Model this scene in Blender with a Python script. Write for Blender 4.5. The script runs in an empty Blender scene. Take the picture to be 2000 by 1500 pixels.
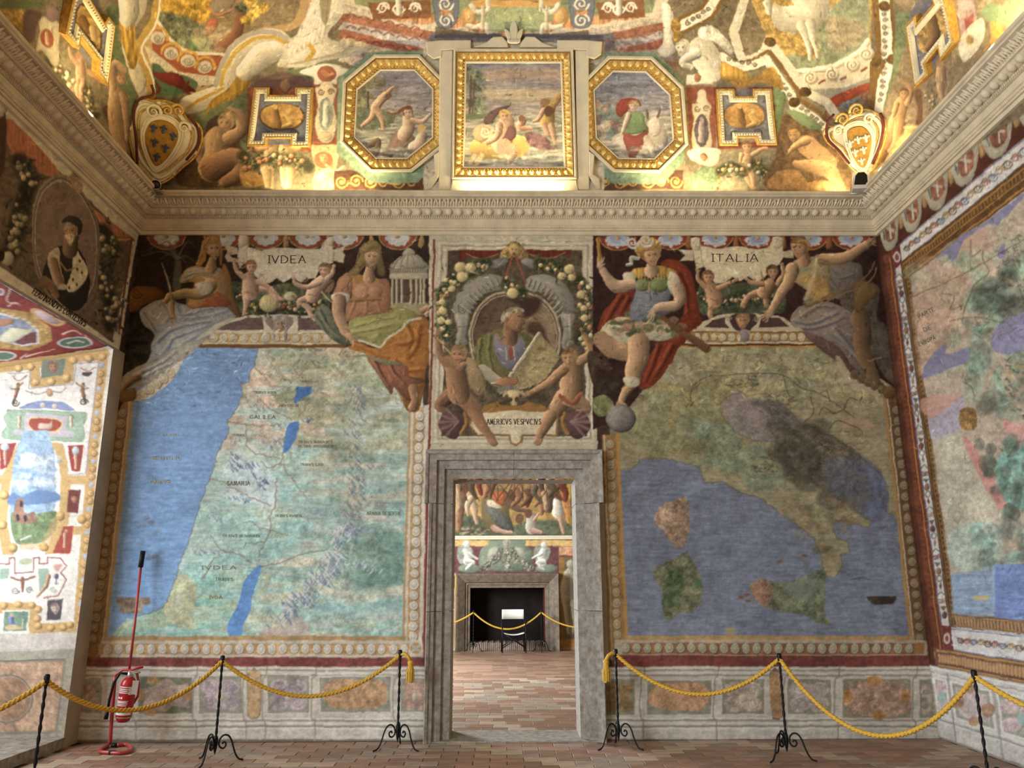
import bpy,bmesh,math,random
import numpy as np
from mathutils import Vector,Matrix,Euler
scene=bpy.context.scene
COL=scene.collection
random.seed(3)
# ---------------------------------------------------------------- camera
FPX=1523.0
_p,_yw,_rl=.24679,.01031,.00303
CAM=np.array([-.0734,0.0,1.55])
_a=np.array([math.cos(_yw),-math.sin(_yw),0]);_b=np.array([-math.sin(_p)*math.sin(_yw),-math.sin(_p)*math.cos(_yw),math.cos(_p)])
CAM_C=np.array([math.cos(_p)*math.sin(_yw),math.cos(_p)*math.cos(_yw),math.sin(_p)])
CAM_R=math.cos(_rl)*_a-math.sin(_rl)*_b
CAM_U=math.sin(_rl)*_a+math.cos(_rl)*_b
cd=bpy.data.cameras.new('camera');cd.sensor_width=36;cd.lens=FPX/2000*36;cd.clip_end=200;cd.clip_start=.05
cam=bpy.data.objects.new('camera',cd);COL.objects.link(cam)
M=Matrix.Identity(4)
for i in range(3):M[i][0],M[i][1],M[i][2],M[i][3]=CAM_R[i],CAM_U[i],-CAM_C[i],CAM[i]
cam.matrix_world=M
scene.camera=cam
# ---------------------------------------------------------------- room dimensions (metres)
XL,XR,YB,ZC=-4.3128,4.3128,8.4155,5.455      # side walls, end wall, underside of the cornice
YF=-5.0                                            # wall behind the viewer
ZV,RV_=5.874,2.0                                 # springing and radius of the vault cove
NJ=8.155                                           # jamb of the window niche
YFAR=18.8                                          # end of the far room
# ---------------------------------------------------------------- light and exposure
vs=scene.view_settings
vs.view_transform='Standard';vs.look='None';vs.gamma=1.0;vs.exposure=0.1
try:vs.use_curve_mapping=False
except Exception:pass
w=bpy.data.worlds.new('overcast_sky');scene.world=w;w.use_nodes=True
w.node_tree.nodes['Background'].inputs[0].default_value=(.72,.82,1.0,1);w.node_tree.nodes['Background'].inputs[1].default_value=.3
def area(name,loc,target,sx,sy,power,col,spread=180):
    l=bpy.data.lights.new(name,'AREA');l.shape='RECTANGLE';l.size=sx;l.size_y=sy;l.energy=power;l.color=col;l.spread=math.radians(spread)
    o=bpy.data.objects.new(name,l);COL.objects.link(o);o.location=loc
    d=Vector(target)-Vector(loc);o.rotation_euler=d.to_track_quat('-Z','Y').to_euler();return o
DAY=(.88,.95,1.0)
# daylight standing in the left-hand windows of this room and of the far room
area('daylight_window_near',(-6.35,6.55,2.45),(0,6.55,2.0),1.7,2.7,170,DAY)
area('daylight_window_middle',(-4.5,1.6,2.45),(0,1.6,2.0),1.9,2.9,520,DAY)
area('daylight_window_rear',(-4.5,-2.9,2.45),(0,-2.9,2.0),1.9,2.9,420,DAY)
area('daylight_far_room',(-4.3,14.0,2.6),(0,14.0,1.6),2.2,3.0,1100,DAY)
# ---------------------------------------------------------------- camera mathematics (frame taken as 2000 x 1500)
def proj(P):
    d=np.asarray(P,float)-CAM
    w=d@CAM_C
    return np.stack([1000+FPX*(d@CAM_R)/w,750-FPX*(d@CAM_U)/w],-1)
def ray(x,y):return CAM_C+CAM_R*(x-1000)/FPX+CAM_U*(750-y)/FPX
def on_y(x,y,Y):r=ray(x,y);return CAM+r*((Y-CAM[1])/r[1])
def on_x(x,y,X):r=ray(x,y);return CAM+r*((X-CAM[0])/r[0])
def on_z(x,y,Z=0.0):r=ray(x,y);return CAM+r*((Z-CAM[2])/r[2])
# ---------------------------------------------------------------- fresco painter: a cartoon of the wall paintings, later laid on the walls as pigment
rng=np.random.default_rng(7)
PAD=250
CW,CH=2000+2*PAD,1500+2*PAD
cv=np.full((CH,CW,3),0.5,np.float32)
lb=np.zeros((CH,CW),np.int16)
PARTS=['']
_lab=[0]
_tf=[0.0,0.0,1.0]
def use(ox=0,oy=0,s=1.0):_tf[0],_tf[1],_tf[2]=ox,oy,s
def part(name='',label=None):
    """following strokes belong to this painted piece"""
    if not name:_lab[0]=0;return
    PARTS.append((name,label));_lab[0]=len(PARTS)-1
def _noise(sx,sy,seed):
    r=np.random.default_rng(seed)
    h,w=int(CH/sy)+3,int(CW/sx)+3
    g=r.random((h,w),dtype=np.float32)
    yy=np.arange(CH,dtype=np.float32)/sy;xx=np.arange(CW,dtype=np.float32)/sx
    yi=yy.astype(int);xi=xx.astype(int);fy=(yy-yi)[:,None];fx=(xx-xi)[None,:]
    fy=fy*fy*(3-2*fy);fx=fx*fx*(3-2*fx)
    a=g[yi][:,xi];b=g[yi][:,xi+1];c=g[yi+1][:,xi];d=g[yi+1][:,xi+1]
    return(a*(1-fx)+b*fx)*(1-fy)+(c*(1-fx)+d*fx)*fy-0.5
N3=_noise(2.5,2.5,1);N8=_noise(8,8,2);N25=_noise(25,25,3);N70=_noise(70,70,4)
NST=_noise(34,3.2,5);NVT=_noise(3.0,26,6);NSF=_noise(12,2.2,8)
def C(c):return np.array(c,np.float32)/255.0
def tp(pts):p=np.asarray(pts,np.float32).reshape(-1,2);return p*_tf[2]+np.array([_tf[0],_tf[1]],np.float32)
def crom(P,closed=False,n=6):
    P=np.asarray(P,np.float32)
    if len(P)<3:return P
    Q=np.vstack([P[-1:],P,P[:2]])if closed else np.vstack([2*P[:1]-P[1:2],P,2*P[-1:]-P[-2:-1]])
    out=[]
    t=np.linspace(0,1,n,endpoint=False)[:,None]
    for i in range(1,len(Q)-2):
        a,b,c,d=Q[i-1],Q[i],Q[i+1],Q[i+2]
        out.append(.5*((2*b)+(c-a)*t+(2*a-5*b+4*c-d)*t**2+(3*b-a-3*c+d)*t**3))
    if not closed:out.append(P[-1:])
    return np.vstack(out).astype(np.float32)
def _win(P,m):
    x0=max(0,int(P[:,0].min()-m)+PAD);x1=min(CW,int(P[:,0].max()+m)+PAD+2)
    y0=max(0,int(P[:,1].min()-m)+PAD);y1=min(CH,int(P[:,1].max()+m)+PAD+2)
    if x1<=x0 or y1<=y0:return None
    X=np.arange(x0-PAD,x1-PAD,dtype=np.float32)[None,:];Y=np.arange(y0-PAD,y1-PAD,dtype=np.float32)[:,None]
    return(slice(y0,y1),slice(x0,x1)),X,Y
def _blend(sl,al,col):
    cv[sl]+=(col-cv[sl])*al[...,None]
    if _lab[0]:
        m=al>.5
        l=lb[sl];l[m]=_lab[0]
def _sdist(P,X,Y):
    ins=np.zeros((Y.shape[0],X.shape[1]),bool);d2=np.full(ins.shape,1e9,np.float32)
    n=len(P)
    for i in range(n):
        ax,ay=P[i];bx,by=P[(i+1)%n]
        ex,ey=bx-ax,by-ay;L=ex*ex+ey*ey
        if L<1e-9:continue
        t=np.clip(((X-ax)*ex+(Y-ay)*ey)/L,0,1)
        dd=(X-ax-t*ex)**2+(Y-ay-t*ey)**2
        np.minimum(d2,dd,out=d2)
        if ay!=by:
            c=((ay>Y)!=(by>Y))&(X<(Y-ay)*ex/ey+ax)
            ins^=c
    d=np.sqrt(d2)
    return np.where(ins,d,-d)
def fill(pts,col,soft=1.0,sm=True,vol=0.0,alpha=1.0,grad=None,tex=0.0,streak=0.0,vstreak=0.0,rim=0.0,raw=False,n=5):
    """a patch of pigment. vol models it round (painted modelling), grad=(colour, dx, dy) blends across, tex/streak give brush grain"""
    P=np.asarray(pts,np.float32).reshape(-1,2)if raw else tp(pts)
    if sm and len(P)>2:P=crom(P,True,n)
    w=_win(P,soft+1)
    if w is None:return
    sl,X,Y=w
    sd=_sdist(P,X,Y)
    al=np.clip(.5+sd/soft,0,1)*alpha
    if not al.any():return
    c=np.broadcast_to(C(col),al.shape+(3,)).astype(np.float32).copy()
    lo=P.min(0);hi=P.max(0);ce=(lo+hi)/2;hf=np.maximum((hi-lo)/2,1)
    if grad is not None:
        g,dx,dy=grad
        t=np.clip(.5+.5*((X-ce[0])/hf[0]*dx+(Y-ce[1])/hf[1]*dy),0,1)
        c=c*(1-t[...,None])+C(g)*t[...,None]
    f=1.0
    if vol:
        R=max(2.0,.45*min(hf[0],hf[1]))
        f=f-vol*((X-ce[0])/hf[0]*.45+(Y-ce[1])/hf[1]*.35)-vol*.5*np.clip(1-sd/R,0,1)**2
    if tex:f=f+tex*(.7*N8[sl]+.55*N25[sl]+.6*N3[sl])
    if streak:f=f+streak*(NST[sl]+.6*NSF[sl])
    if vstreak:f=f+vstreak*NVT[sl]
    if rim:f=f-rim*np.clip(1-np.abs(sd)/1.6,0,1)
    if not np.isscalar(f):c=c*np.clip(f,.15,2.2)[...,None]
    _blend(sl,al,c)
def rect(x0,y0,x1,y1,col,**k):fill([(x0,y0),(x1,y0),(x1,y1),(x0,y1)],col,sm=False,**k)
def ell(cx,cy,rx,ry,col,rot=0.0,**k):
    n=10 if max(rx,ry)*_tf[2]<6 else 22
    a=np.linspace(0,2*math.pi,n,endpoint=False);c,s=math.cos(rot),math.sin(rot)
    x=rx*np.cos(a);y=ry*np.sin(a)
    fill(np.stack([cx+x*c-y*s,cy+x*s+y*c],1),col,sm=False,**k)
def line(pts,w,col,w1=None,soft=1.0,sm=True,alpha=1.0,vol=0.0,raw=False,n=5):
    """a brush stroke, or with vol a rounded limb; w may be a list of widths"""
    P=np.asarray(pts,np.float32).reshape(-1,2)if raw else tp(pts)
    sc=1.0 if raw else _tf[2]
    k=len(P)
    ws=np.linspace(w,w if w1 is None else w1,k)if np.isscalar(w)else np.asarray(w,float)
    ws=ws*sc*.5
    Q=np.column_stack([P,ws]).astype(np.float32)
    if sm and k>2:
        Q=np.column_stack([crom(P,False,n),np.interp(np.linspace(0,1,(k-1)*n+1),np.linspace(0,1,k),ws)]).astype(np.float32)
    win=_win(P,float(ws.max())+soft+3)
    if win is None:return
    sl,X,Y=win
    best=np.full((Y.shape[0],X.shape[1]),-1e9,np.float32);sg=np.zeros_like(best)
    for i in range(len(Q)-1):
        ax,ay,aw=Q[i];bx,by,bw=Q[i+1]
        ex,ey=bx-ax,by-ay;L=max(ex*ex+ey*ey,1e-6)
        t=np.clip(((X-ax)*ex+(Y-ay)*ey)/L,0,1)
        qx=X-ax-t*ex;qy=Y-ay-t*ey
        ww=aw+(bw-aw)*t
        v=ww-np.sqrt(qx*qx+qy*qy)
        m=v>best
        best=np.where(m,v,best)
        if vol:
            nx,ny=-ey/math.sqrt(L),ex/math.sqrt(L)
            sg=np.where(m,(qx*nx+qy*ny)*(nx*-.75+ny*-.66)/np.maximum(ww,.5),sg)
    al=np.clip(.5+best/soft,0,1)*alpha
    c=np.broadcast_to(C(col),al.shape+(3,)).astype(np.float32)
    if vol:c=c*np.clip(1+vol*sg-vol*.16,.2,1.6)[...,None]
    _blend(sl,al,c)
def ring(cx,cy,rx,ry,w,col,a0=0,a1=360,rot=0.0,**k):
    a=np.radians(np.linspace(a0,a1,28));c,s=math.cos(rot),math.sin(rot)
    x=rx*np.cos(a);y=ry*np.sin(a)
    line(np.stack([cx+x*c-y*s,cy+x*s+y*c],1),w,col,sm=False,**k)
def spiral(cx,cy,r,w,col,turns=1.6,d=1,a0=0.0,**k):
    a=np.linspace(0,turns*2*math.pi,22)
    rr=r*(1-a/a[-1]*.85)
    line(np.stack([cx+rr*np.cos(a0+d*a),cy+rr*np.sin(a0+d*a)],1),w,col,w1=w*.6,sm=False,**k)
def mul(c,f):return tuple(min(255,max(0,v*f))for v in c)
def mix(a,b,t):return tuple(x*(1-t)+y*t for x,y in zip(a,b))
SKIN=(196,160,122)
def folds(lines,dark,light,w=6,soft=3.0,alpha=.88):
    """drapery folds: each a dark valley with a lit ridge beside it"""
    for l in lines:
        P=np.asarray(l,np.float32)
        line(P,w,dark,w1=w*.4,soft=soft,alpha=alpha)
        line(P+np.array([-w*.9,-w*.5]),w*.7,light,w1=w*.3,soft=soft,alpha=alpha*.8)
def head(cx,cy,r,skin=SKIN,hair=(110,80,50),look=0.0,tilt=0.0,veil=None,beard=None,eyes=True):
    """a generic painted head; look -1 left .. 1 right"""
    c,s=math.cos(tilt),math.sin(tilt)
    def q(x,y):return(cx+(x*c-y*s)*r,cy+(x*s+y*c)*r)
    ell(*q(-.12*look,-.26),r*.96,r*.98,hair,rot=tilt,soft=1.2)
    fill([q(-.62+look*.1,-.45),q(.62+look*.1,-.45),q(.66+look*.14,.1),q(.45+look*.2,.72),q(look*.22,1.08),q(-.42+look*.18,.72),q(-.66+look*.08,.1)],skin,vol=.35,soft=1.2)
    fill([q(.25+look*.1,-.4),q(.62+look*.12,-.3),q(.62+look*.14,.2),q(.4+look*.2,.75),q(.2+look*.2,.5)],mul(skin,.72),soft=2.5,alpha=.5)
    fill([q(-.75,-.5),q(-.5,-1),q(0,-1.18),q(.5,-1),q(.75,-.5),q(.3+look*.1,-.62),q(-.3+look*.1,-.6)],hair,soft=1.4,tex=.5)
    if r*_tf[2]>4 and eyes:
        dk=mul(skin,.36);k=look*.3
        for sgn in(-1,1):
            ex=sgn*.3+k
            ell(*q(ex,-.06),r*.15,r*.09,mul(skin,1.2),soft=.8,alpha=.6);ell(*q(ex+look*.05,-.06),r*.085,r*.09,dk,soft=.8,alpha=.9)
            line([q(ex-.17,-.1),q(ex,-.16),q(ex+.17,-.09)],r*.07,dk,sm=False,soft=1.0,alpha=.7)
            line([q(ex-.2,-.26),q(ex+.18,-.28)],r*.07,dk,sm=False,soft=1.1,alpha=.4)
            ell(*q(ex,.22),r*.2,r*.16,mix(skin,(214,110,84),.5),soft=2,alpha=.35)
        line([q(k+.04,-.2),q(k+.1+look*.14,.22),q(k,.3)],r*.1,mul(skin,.6),sm=False,soft=1,alpha=.7)
        line([q(k-.04,-.15),q(k+.02+look*.1,.2)],r*.12,mul(skin,1.18),sm=False,soft=1,alpha=.6)
        line([q(k-.2,.52),q(k,.56),q(k+.2,.51)],r*.12,mix(skin,(140,50,40),.62),sm=False,soft=.9,alpha=.85)
        line([q(k-.12,.7),q(k+.12,.7)],r*.1,mul(skin,.7),sm=False,soft=1.2,alpha=.5)
    if beard is not None:
        fill([q(-.5+look*.2,.4),q(.5+look*.2,.4),q(.4+look*.25,1.2),q(look*.3,1.75),q(-.35+look*.2,1.2)],beard,soft=1.6,tex=.5,vol=.2)
    if veil is not None:
        fill([q(-.5,-1.2),q(.4,-1.2),q(.8,-.7),q(.62,-.5),q(0,-.85),q(-.55,-.4),q(-.62,.5),q(-.55,1.3),q(-1.15,1.5),q(-1.05,0)],veil,vol=.3,soft=1.3)
def hand(x,y,ang,r,skin=SKIN):
    c,s=math.cos(ang),math.sin(ang)
    ell(x,y,r,r*.75,skin,rot=ang,vol=.3)
    for i,o in enumerate((-.5,-.15,.2,.5)):
        px,py=x+c*r*.6-s*o*r,y+s*r*.6+c*o*r
        line([(px,py),(px+c*r*.9-s*o*r*.4,py+s*r*.9+c*o*r*.4),(px+c*r*1.35-s*(o+.3)*r*.3,py+s*r*1.35+c*(o+.3)*r*.3)],r*.34,skin,w1=r*.2,vol=.4,soft=.8)
    line([(x-s*r*.6,y+c*r*.6),(x+c*r*.5-s*r*1.1,y+s*r*.5+c*r*1.1)],r*.36,skin,w1=r*.22,vol=.3,soft=.8)
def limb(pts,ws,col=SKIN,vol=.5,**k):line(pts,ws,col,vol=vol,**k)
def putto(H,torso,arms,legs,r,skin=(206,164,128),hair=(120,84,52),look=0,tw=None):
    """a chubby painted child: head centre, torso line, arm lines, leg lines"""
    tw=tw or r*2.1
    for l in legs:limb(l,[r*1.25]+[r*.95]*(len(l)-2)+[r*.55],skin)
    fill_torso=[tw*.82,tw,tw*.95][:len(torso)]if len(torso)==3 else[tw*.85,tw*.95]
    limb(torso,fill_torso,skin,vol=.55)
    x,y=torso[-1]
    line([(x-tw*.3,y-r*.1),(x+tw*.2,y+r*.1)],r*.18,mul(skin,.6),soft=1.5,alpha=.6)
    for l in arms:limb(l,[r*.9]+[r*.72]*(len(l)-2)+[r*.45],skin);ell(l[-1][0],l[-1][1],r*.32,r*.28,skin,vol=.3)
    for l in legs:ell(l[-1][0]+r*.15,l[-1][1],r*.45,r*.26,mul(skin,.92),vol=.3)
    head(H[0],H[1],r,skin,hair,look)
def garland(pts,w,leaf=(70,84,52),fruit=((200,176,120),(206,160,84),(150,80,54),(170,160,110),(190,150,120)),dens=1.0,seed=0):
    r=np.random.default_rng(seed)
    P=crom(tp(pts),False,8);L=np.r_[0,np.cumsum(np.hypot(*np.diff(P,axis=0).T))]
    W=w*_tf[2]
    line(P[::4],W*.8,mul(leaf,.55),raw=True,soft=W*.3,alpha=.9)
    n=int(L[-1]/W*22*dens)
    for k in range(n):
        t=r.uniform(0,L[-1]);x=np.interp(t,L,P[:,0])+r.normal(0,W*.36);y=np.interp(t,L,P[:,1])+r.normal(0,W*.36)
        a=r.uniform(0,6.28);q=W*r.uniform(.22,.4)
        line([(x,y),(x+q*math.cos(a)*.6+q*.1,y+q*math.sin(a)*.6),(x+q*math.cos(a),y+q*math.sin(a)*1.0)],W*.13,mul(leaf,r.uniform(.6,1.35)),w1=.5,raw=True,soft=.9)
    ot=list(_tf);use()
    for k in range(int(L[-1]/W*6*dens)):
        t=r.uniform(0,L[-1]);x=np.interp(t,L,P[:,0])+r.normal(0,W*.2);y=np.interp(t,L,P[:,1])+r.normal(0,W*.2)
        q=W*r.uniform(.08,.2);f=fruit[r.integers(len(fruit))]
        ell(x+q*.15,y+q*.2,q*1.08,q*1.05,mul(f,.42),soft=1.4,alpha=.8)
        ell(x,y,q,q*r.uniform(.8,1.15),mul(f,r.uniform(.85,1.1)),vol=.6,soft=1)
        ell(x-q*.3,y-q*.35,q*.28,q*.24,mul(f,1.35),soft=1.3,alpha=.7)
    use(*ot)
def eggs(p0,p1,n,rx,ry,ground=None,hi=(214,206,188),mid=(176,164,140),dk=(110,92,66),w=None,bar=None,rot=None):
    """a painted egg border between two points"""
    p0=np.array(p0,float);p1=np.array(p1,float);d=(p1-p0)/n
    rot=math.atan2(d[1],d[0])if rot is None else rot
    if ground is not None:line([p0,p1],w,ground,sm=False,soft=1)
    for i in range(n):
        c=p0+d*(i+.5);j=rng.uniform(.94,1.05)
        if bar is not None:
            b=p0+d*i;line([b+np.array([-d[1],d[0]])/np.hypot(*d)*ry*.9,b-np.array([-d[1],d[0]])/np.hypot(*d)*ry*.9],np.hypot(*d)*.2,bar,sm=False,soft=1.2,alpha=.8)
        ell(c[0]+rx*.12,c[1]+ry*.1,rx*1.12,ry*1.1,dk,rot=rot,soft=1.3,alpha=.75)
        ell(c[0],c[1],rx*j,ry*j,hi,rot=rot,soft=1.1)
        ell(c[0]+rx*.06,c[1]+ry*.06,rx*.72,ry*.76,mid,rot=rot,soft=1.3)
        ell(c[0]-rx*.05,c[1]-ry*.1,rx*.42,ry*.46,mul(hi,.97),rot=rot,soft=2)
def mottled(pts,cols,n,r0,r1,seed=0,soft=4,alpha=.5,sq=.45,within=True):
    """blotches of several pigments scattered in a polygon"""
    P=tp(pts);r=np.random.default_rng(seed);lo,hi=P.min(0),P.max(0)
    ot=list(_tf);use();k=0
    pp=P
    def inside(x,y):
        c=False
        for i in range(len(pp)):
            ax,ay=pp[i];bx,by=pp[i-1]
            if(ay>y)!=(by>y)and x<(by-ay and(bx-ax)*(y-ay)/(by-ay))+ax:c=not c
        return c
    while k<n:
        x,y=r.uniform(lo[0],hi[0]),r.uniform(lo[1],hi[1])
        k+=1
        if not inside(x,y):continue
        q=r.uniform(r0,r1)
        ell(x,y,q,q*sq*r.uniform(.6,1.3),cols[r.integers(len(cols))],soft=soft,alpha=alpha*r.uniform(.5,1),tex=.3)
    use(*ot)
def rough(pts,amp,seed=0,k=6):
    """hand drawn coast: subdivide a polyline and jitter it"""
    r=np.random.default_rng(seed);P=np.asarray(pts,float);out=[]
    for a,b in zip(P[:-1],P[1:]):
        n=max(1,int(np.hypot(*(b-a))/(amp*2.2)));n=min(n,40)
        for i in range(n):out.append(a+(b-a)*i/n+(r.normal(0,amp*.55,2)if i else 0))
    out.append(P[-1]);return[tuple(v)for v in out]
def scrollwork(x0,y0,x1,y1,n,r,w,col,alpha=1.0):
    """a running vine: alternating spirals along a line"""
    for i in range(n):
        t=(i+.5)/n;x=x0+(x1-x0)*t;y=y0+(y1-y0)*t;d=1 if i%2 else-1
        spiral(x,y+d*r*.15,r,w,col,d=d,a0=math.pi*(i%2),alpha=alpha)
        line([(x-r,y),(x-r*.3,y+d*r*.9),(x+r,y)],w,col,alpha=alpha)
# ================================================================ fresco on the end wall, left of the doorway
use()
rect(120,430,860,1480,(74,56,40),tex=.3)
CREAM=(206,196,174);GOLDB=(176,128,62);OCHRE=(186,150,98)
# --- the map field: sea, land, lakes
part('map_sea')
fill([(250,660),(520,660),(520,1260),(190,1260),(205,1250)],(112,150,206),sm=False,grad=((124,168,226),0,1),streak=.16,tex=.06)
part('map_land','blue green land of the painted map with pale mountain ridges')
use(200,650,.33)
land=[(920,60),(920,90),(905,190),(880,220),(868,290),(815,300),(826,350),(805,430),(786,478),(740,520),(748,590),(722,640),(690,700),(665,790),(635,860),(612,900),(592,970),(572,1020),(552,1110),(530,1180),(500,1260),(470,1340),(440,1420),(415,1500),(395,1560),(360,1625),(270,1668),(150,1688),(80,1720),(20,1830),(1900,1840),(1900,60)]
land=land[:1]+rough(land[1:28],7,3)+land[28:];NLC=len(land)-4
fill(land,(190,196,178),sm=False,grad=((168,212,204),0,1),streak=.12,tex=.1,soft=1.2)
mottled([(930,90),(1440,90),(1440,500),(1100,760),(700,700),(830,330)],[(212,178,150),(216,188,158),(200,174,142),(164,190,172)],130,12,34,1,alpha=.7)
mottled([(1000,90),(1820,90),(1820,760),(1200,760)],[(150,156,118),(160,164,128),(136,152,122),(178,170,134)],210,14,44,2,soft=6,alpha=.55,sq=.22)
mottled([(1250,700),(1820,700),(1790,1500),(1100,1500)],[(124,170,158),(148,184,162),(184,190,166),(130,166,170),(200,182,158)],260,14,46,3,soft=6,alpha=.5,sq=.2)
mottled([(700,700),(1250,700),(1100,1500),(480,1500)],[(150,208,200),(168,212,204),(184,206,180),(140,198,196)],150,12,40,4,soft=6,alpha=.5,sq=.35)
fill([(850,730),(1030,860),(1026,1030),(850,1000),(700,960),(760,890),(700,850),(760,720)],(200,214,222),soft=9,alpha=.6,tex=.2)
use(150,1000,.34)
mottled([(500,420),(900,350),(860,720),(200,720)],[(150,200,180),(170,206,176),(196,206,160),(120,190,184)],130,12,40,5,soft=6,alpha=.5,sq=.3)
fill([(570,360),(650,370),(690,470),(650,600),(700,660),(620,670),(510,610),(500,530),(550,440)],(206,202,156),soft=6,alpha=.75,tex=.25)
mottled([(1050,300),(1900,250),(1880,720),(900,720)],[(152,200,186),(176,206,184),(212,204,164),(144,190,188),(206,192,176)],260,14,50,6,soft=6,alpha=.5,sq=.22)
mottled([(1640,120),(1890,100),(1880,420),(1600,420)],[(110,152,140),(128,164,144)],50,20,50,7,soft=8,alpha=.5,sq=.4)
fill([(1050,715),(1200,600),(1300,610),(1330,716)],(196,164,150),soft=8,alpha=.6,tex=.2)
part('map_sea')
use(200,650,.33)
fill([(100,60)]+land[1:NLC]+[(20,1830),(-60,1830)],(118,152,198),sm=False,grad=((128,176,236),0,1),streak=.1,tex=.06,soft=1.5)  # sea greyer towards the top: weaker light and grime painted into the blue
part('map_land','blue green land of the painted map with pale mountain ridges')
# mountain ranges: little peaks with a lit and a dark flank
def peaks(pts,n,h,spread,seed,dk=(84,112,150),lt=(214,220,216)):
    r=np.random.default_rng(seed);P=crom(np.asarray(pts,np.float32),False,10)
    for k in sorted(range(n)):
        t=r.uniform(0,len(P)-1.01);i=int(t);p=P[i]+(P[i+1]-P[i])*(t-i)
        x,y=p[0]+r.normal(0,spread),p[1]+r.normal(0,spread*.35);q=h*r.uniform(.5,1.1)
        line([(x-q*1.1,y+q*.9),(x,y-q*.5),(x+q*.5,y+q*.1)],q*.34,lt,soft=1.3,alpha=.85)
        line([(x,y-q*.5),(x+q*.45,y+q*.2),(x+q*1.2,y+q*.9)],q*.36,dk,soft=1.2,alpha=.72)
use(200,650,.33)
peaks([(1490,300),(1510,460),(1500,640),(1510,800),(1490,960),(1480,1100)],150,20,30,11,(96,120,134),(196,186,160))
peaks([(990,130),(1030,220),(1110,300)],28,16,16,12,(120,120,104),(216,200,168))
peaks([(1170,170),(1280,180),(1400,220)],24,14,16,13,(132,132,104),(200,192,150))
peaks([(760,720),(780,800),(860,780),(900,850)],34,17,22,14,(52,78,126));peaks([(940,850),(935,920)],18,17,16,15,(56,86,136))
peaks([(770,960),(830,990),(850,980)],20,14,20,16,(66,110,156));peaks([(870,380),(930,460),(1030,400)],16,13,24,17,(72,92,108))
peaks([(930,590),(960,680),(1040,640),(1055,530)],24,14,22,18,(76,110,160));peaks([(1190,520),(1245,510)],14,15,14,19,(62,82,100))
peaks([(670,1030),(665,1090),(700,1120),(930,1060)],22,14,20,20,(100,140,176));peaks([(800,590),(800,640)],10,13,14,21)
use(150,1000,.34)
peaks([(1560,60),(1520,180),(1440,320),(1380,400),(1300,480),(1220,570),(1120,660)],150,24,34,22,(104,126,158),(216,216,212))
peaks([(1440,330),(1600,300),(1760,340)],34,20,24,23,(104,136,158));peaks([(1110,330),(1060,480)],22,15,10,24,(150,170,130),(224,220,180))
peaks([(660,220),(760,230),(900,210)],24,15,18,25,(92,130,168));peaks([(590,480),(600,580)],12,14,12,26,(150,180,150))
# rivers and roads
RV=(150,116,96)
use(200,650,.33)
for l in([(1165,165),(1130,200),(1150,240),(1200,270),(1210,320)],[(905,205),(960,250),(1000,310),(1080,325)],[(930,390),(990,450),(1060,480),(1120,520)],[(740,525),(850,540),(930,555),(1060,540)],
          [(1070,710),(1060,770),(990,800),(940,760)],[(850,540),(860,680),(910,720),(1050,740)],[(1030,860),(1025,1030),(990,1090),(1000,1150),(960,1240),(920,1330)],[(630,865),(720,880),(830,950),(1000,1025)],
          [(870,1120),(990,1170),(1100,1200)],[(640,1200),(700,1280),(800,1310),(890,1360)],[(840,1270),(850,1245),(960,1240)],[(940,1385),(1080,1350),(1200,1300),(1320,1290)],[(1060,780),(1150,900),(1210,980)],[(1215,380),(1200,450),(1160,500)],[(660,1330),(620,1420),(590,1460)]):
    line(rough(l,6,len(l)),6,RV,sm=False,soft=1,alpha=.8)
line(land[1:NLC-1],6,(120,110,100),sm=False,soft=1,alpha=.6)
rr_=np.random.default_rng(77)
for k in range(420):
    x,y=rr_.uniform(560,1810),rr_.uniform(110,1480)
    if x<900-(y-100)*.3:continue
    q=rr_.uniform(5,12)
    if k%3==0:line([(x-q,y+q*.5),(x,y-q*.4),(x+q*1.2,y+q*.6)],3,(112,126,124),soft=1,alpha=.5)
    elif k%3==1:line([(x-q*2.4,y),(x+q*2,y+rr_.normal(0,3))],4,(206,206,184)if k%2 else(120,160,156),soft=1.6,alpha=.5)
    else:ell(x,y,4,3,(110,92,76),soft=1,alpha=.7)
LK=(84,134,206)
part('map_lake','deep blue lake on the painted map')
fill([(1150,320),(1240,318),(1235,360),(1190,385),(1150,420),(1132,415),(1145,370)],(76,122,190),sm=False,tex=.1)
fill([(1100,545),(1160,528),(1155,580),(1130,650),(1095,705),(1070,710),(1075,640)],LK,tex=.1)
use(150,1000,.34)
fill([(1000,345),(1055,305),(1045,380),(1010,470),(1000,560),(955,650),(950,700),(910,722),(870,700),(870,640),(930,520),(950,420)],(100,154,226),tex=.12)
part('map_cartouche','small brown inscribed tablet painted in the sea')
fill([(225,490),(420,490),(425,530),(380,545),(380,580),(250,582),(245,540),(228,530)],(146,128,112),sm=False,tex=.5,soft=2)
part()
for x,y in((400,30),(430,60),(375,80),(460,120),(410,258),(445,250)):fill([(x-20,y+8),(x,y-16),(x+24,y),(x+8,y+14)],(120,130,150),soft=3,alpha=.7,tex=.5)
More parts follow.
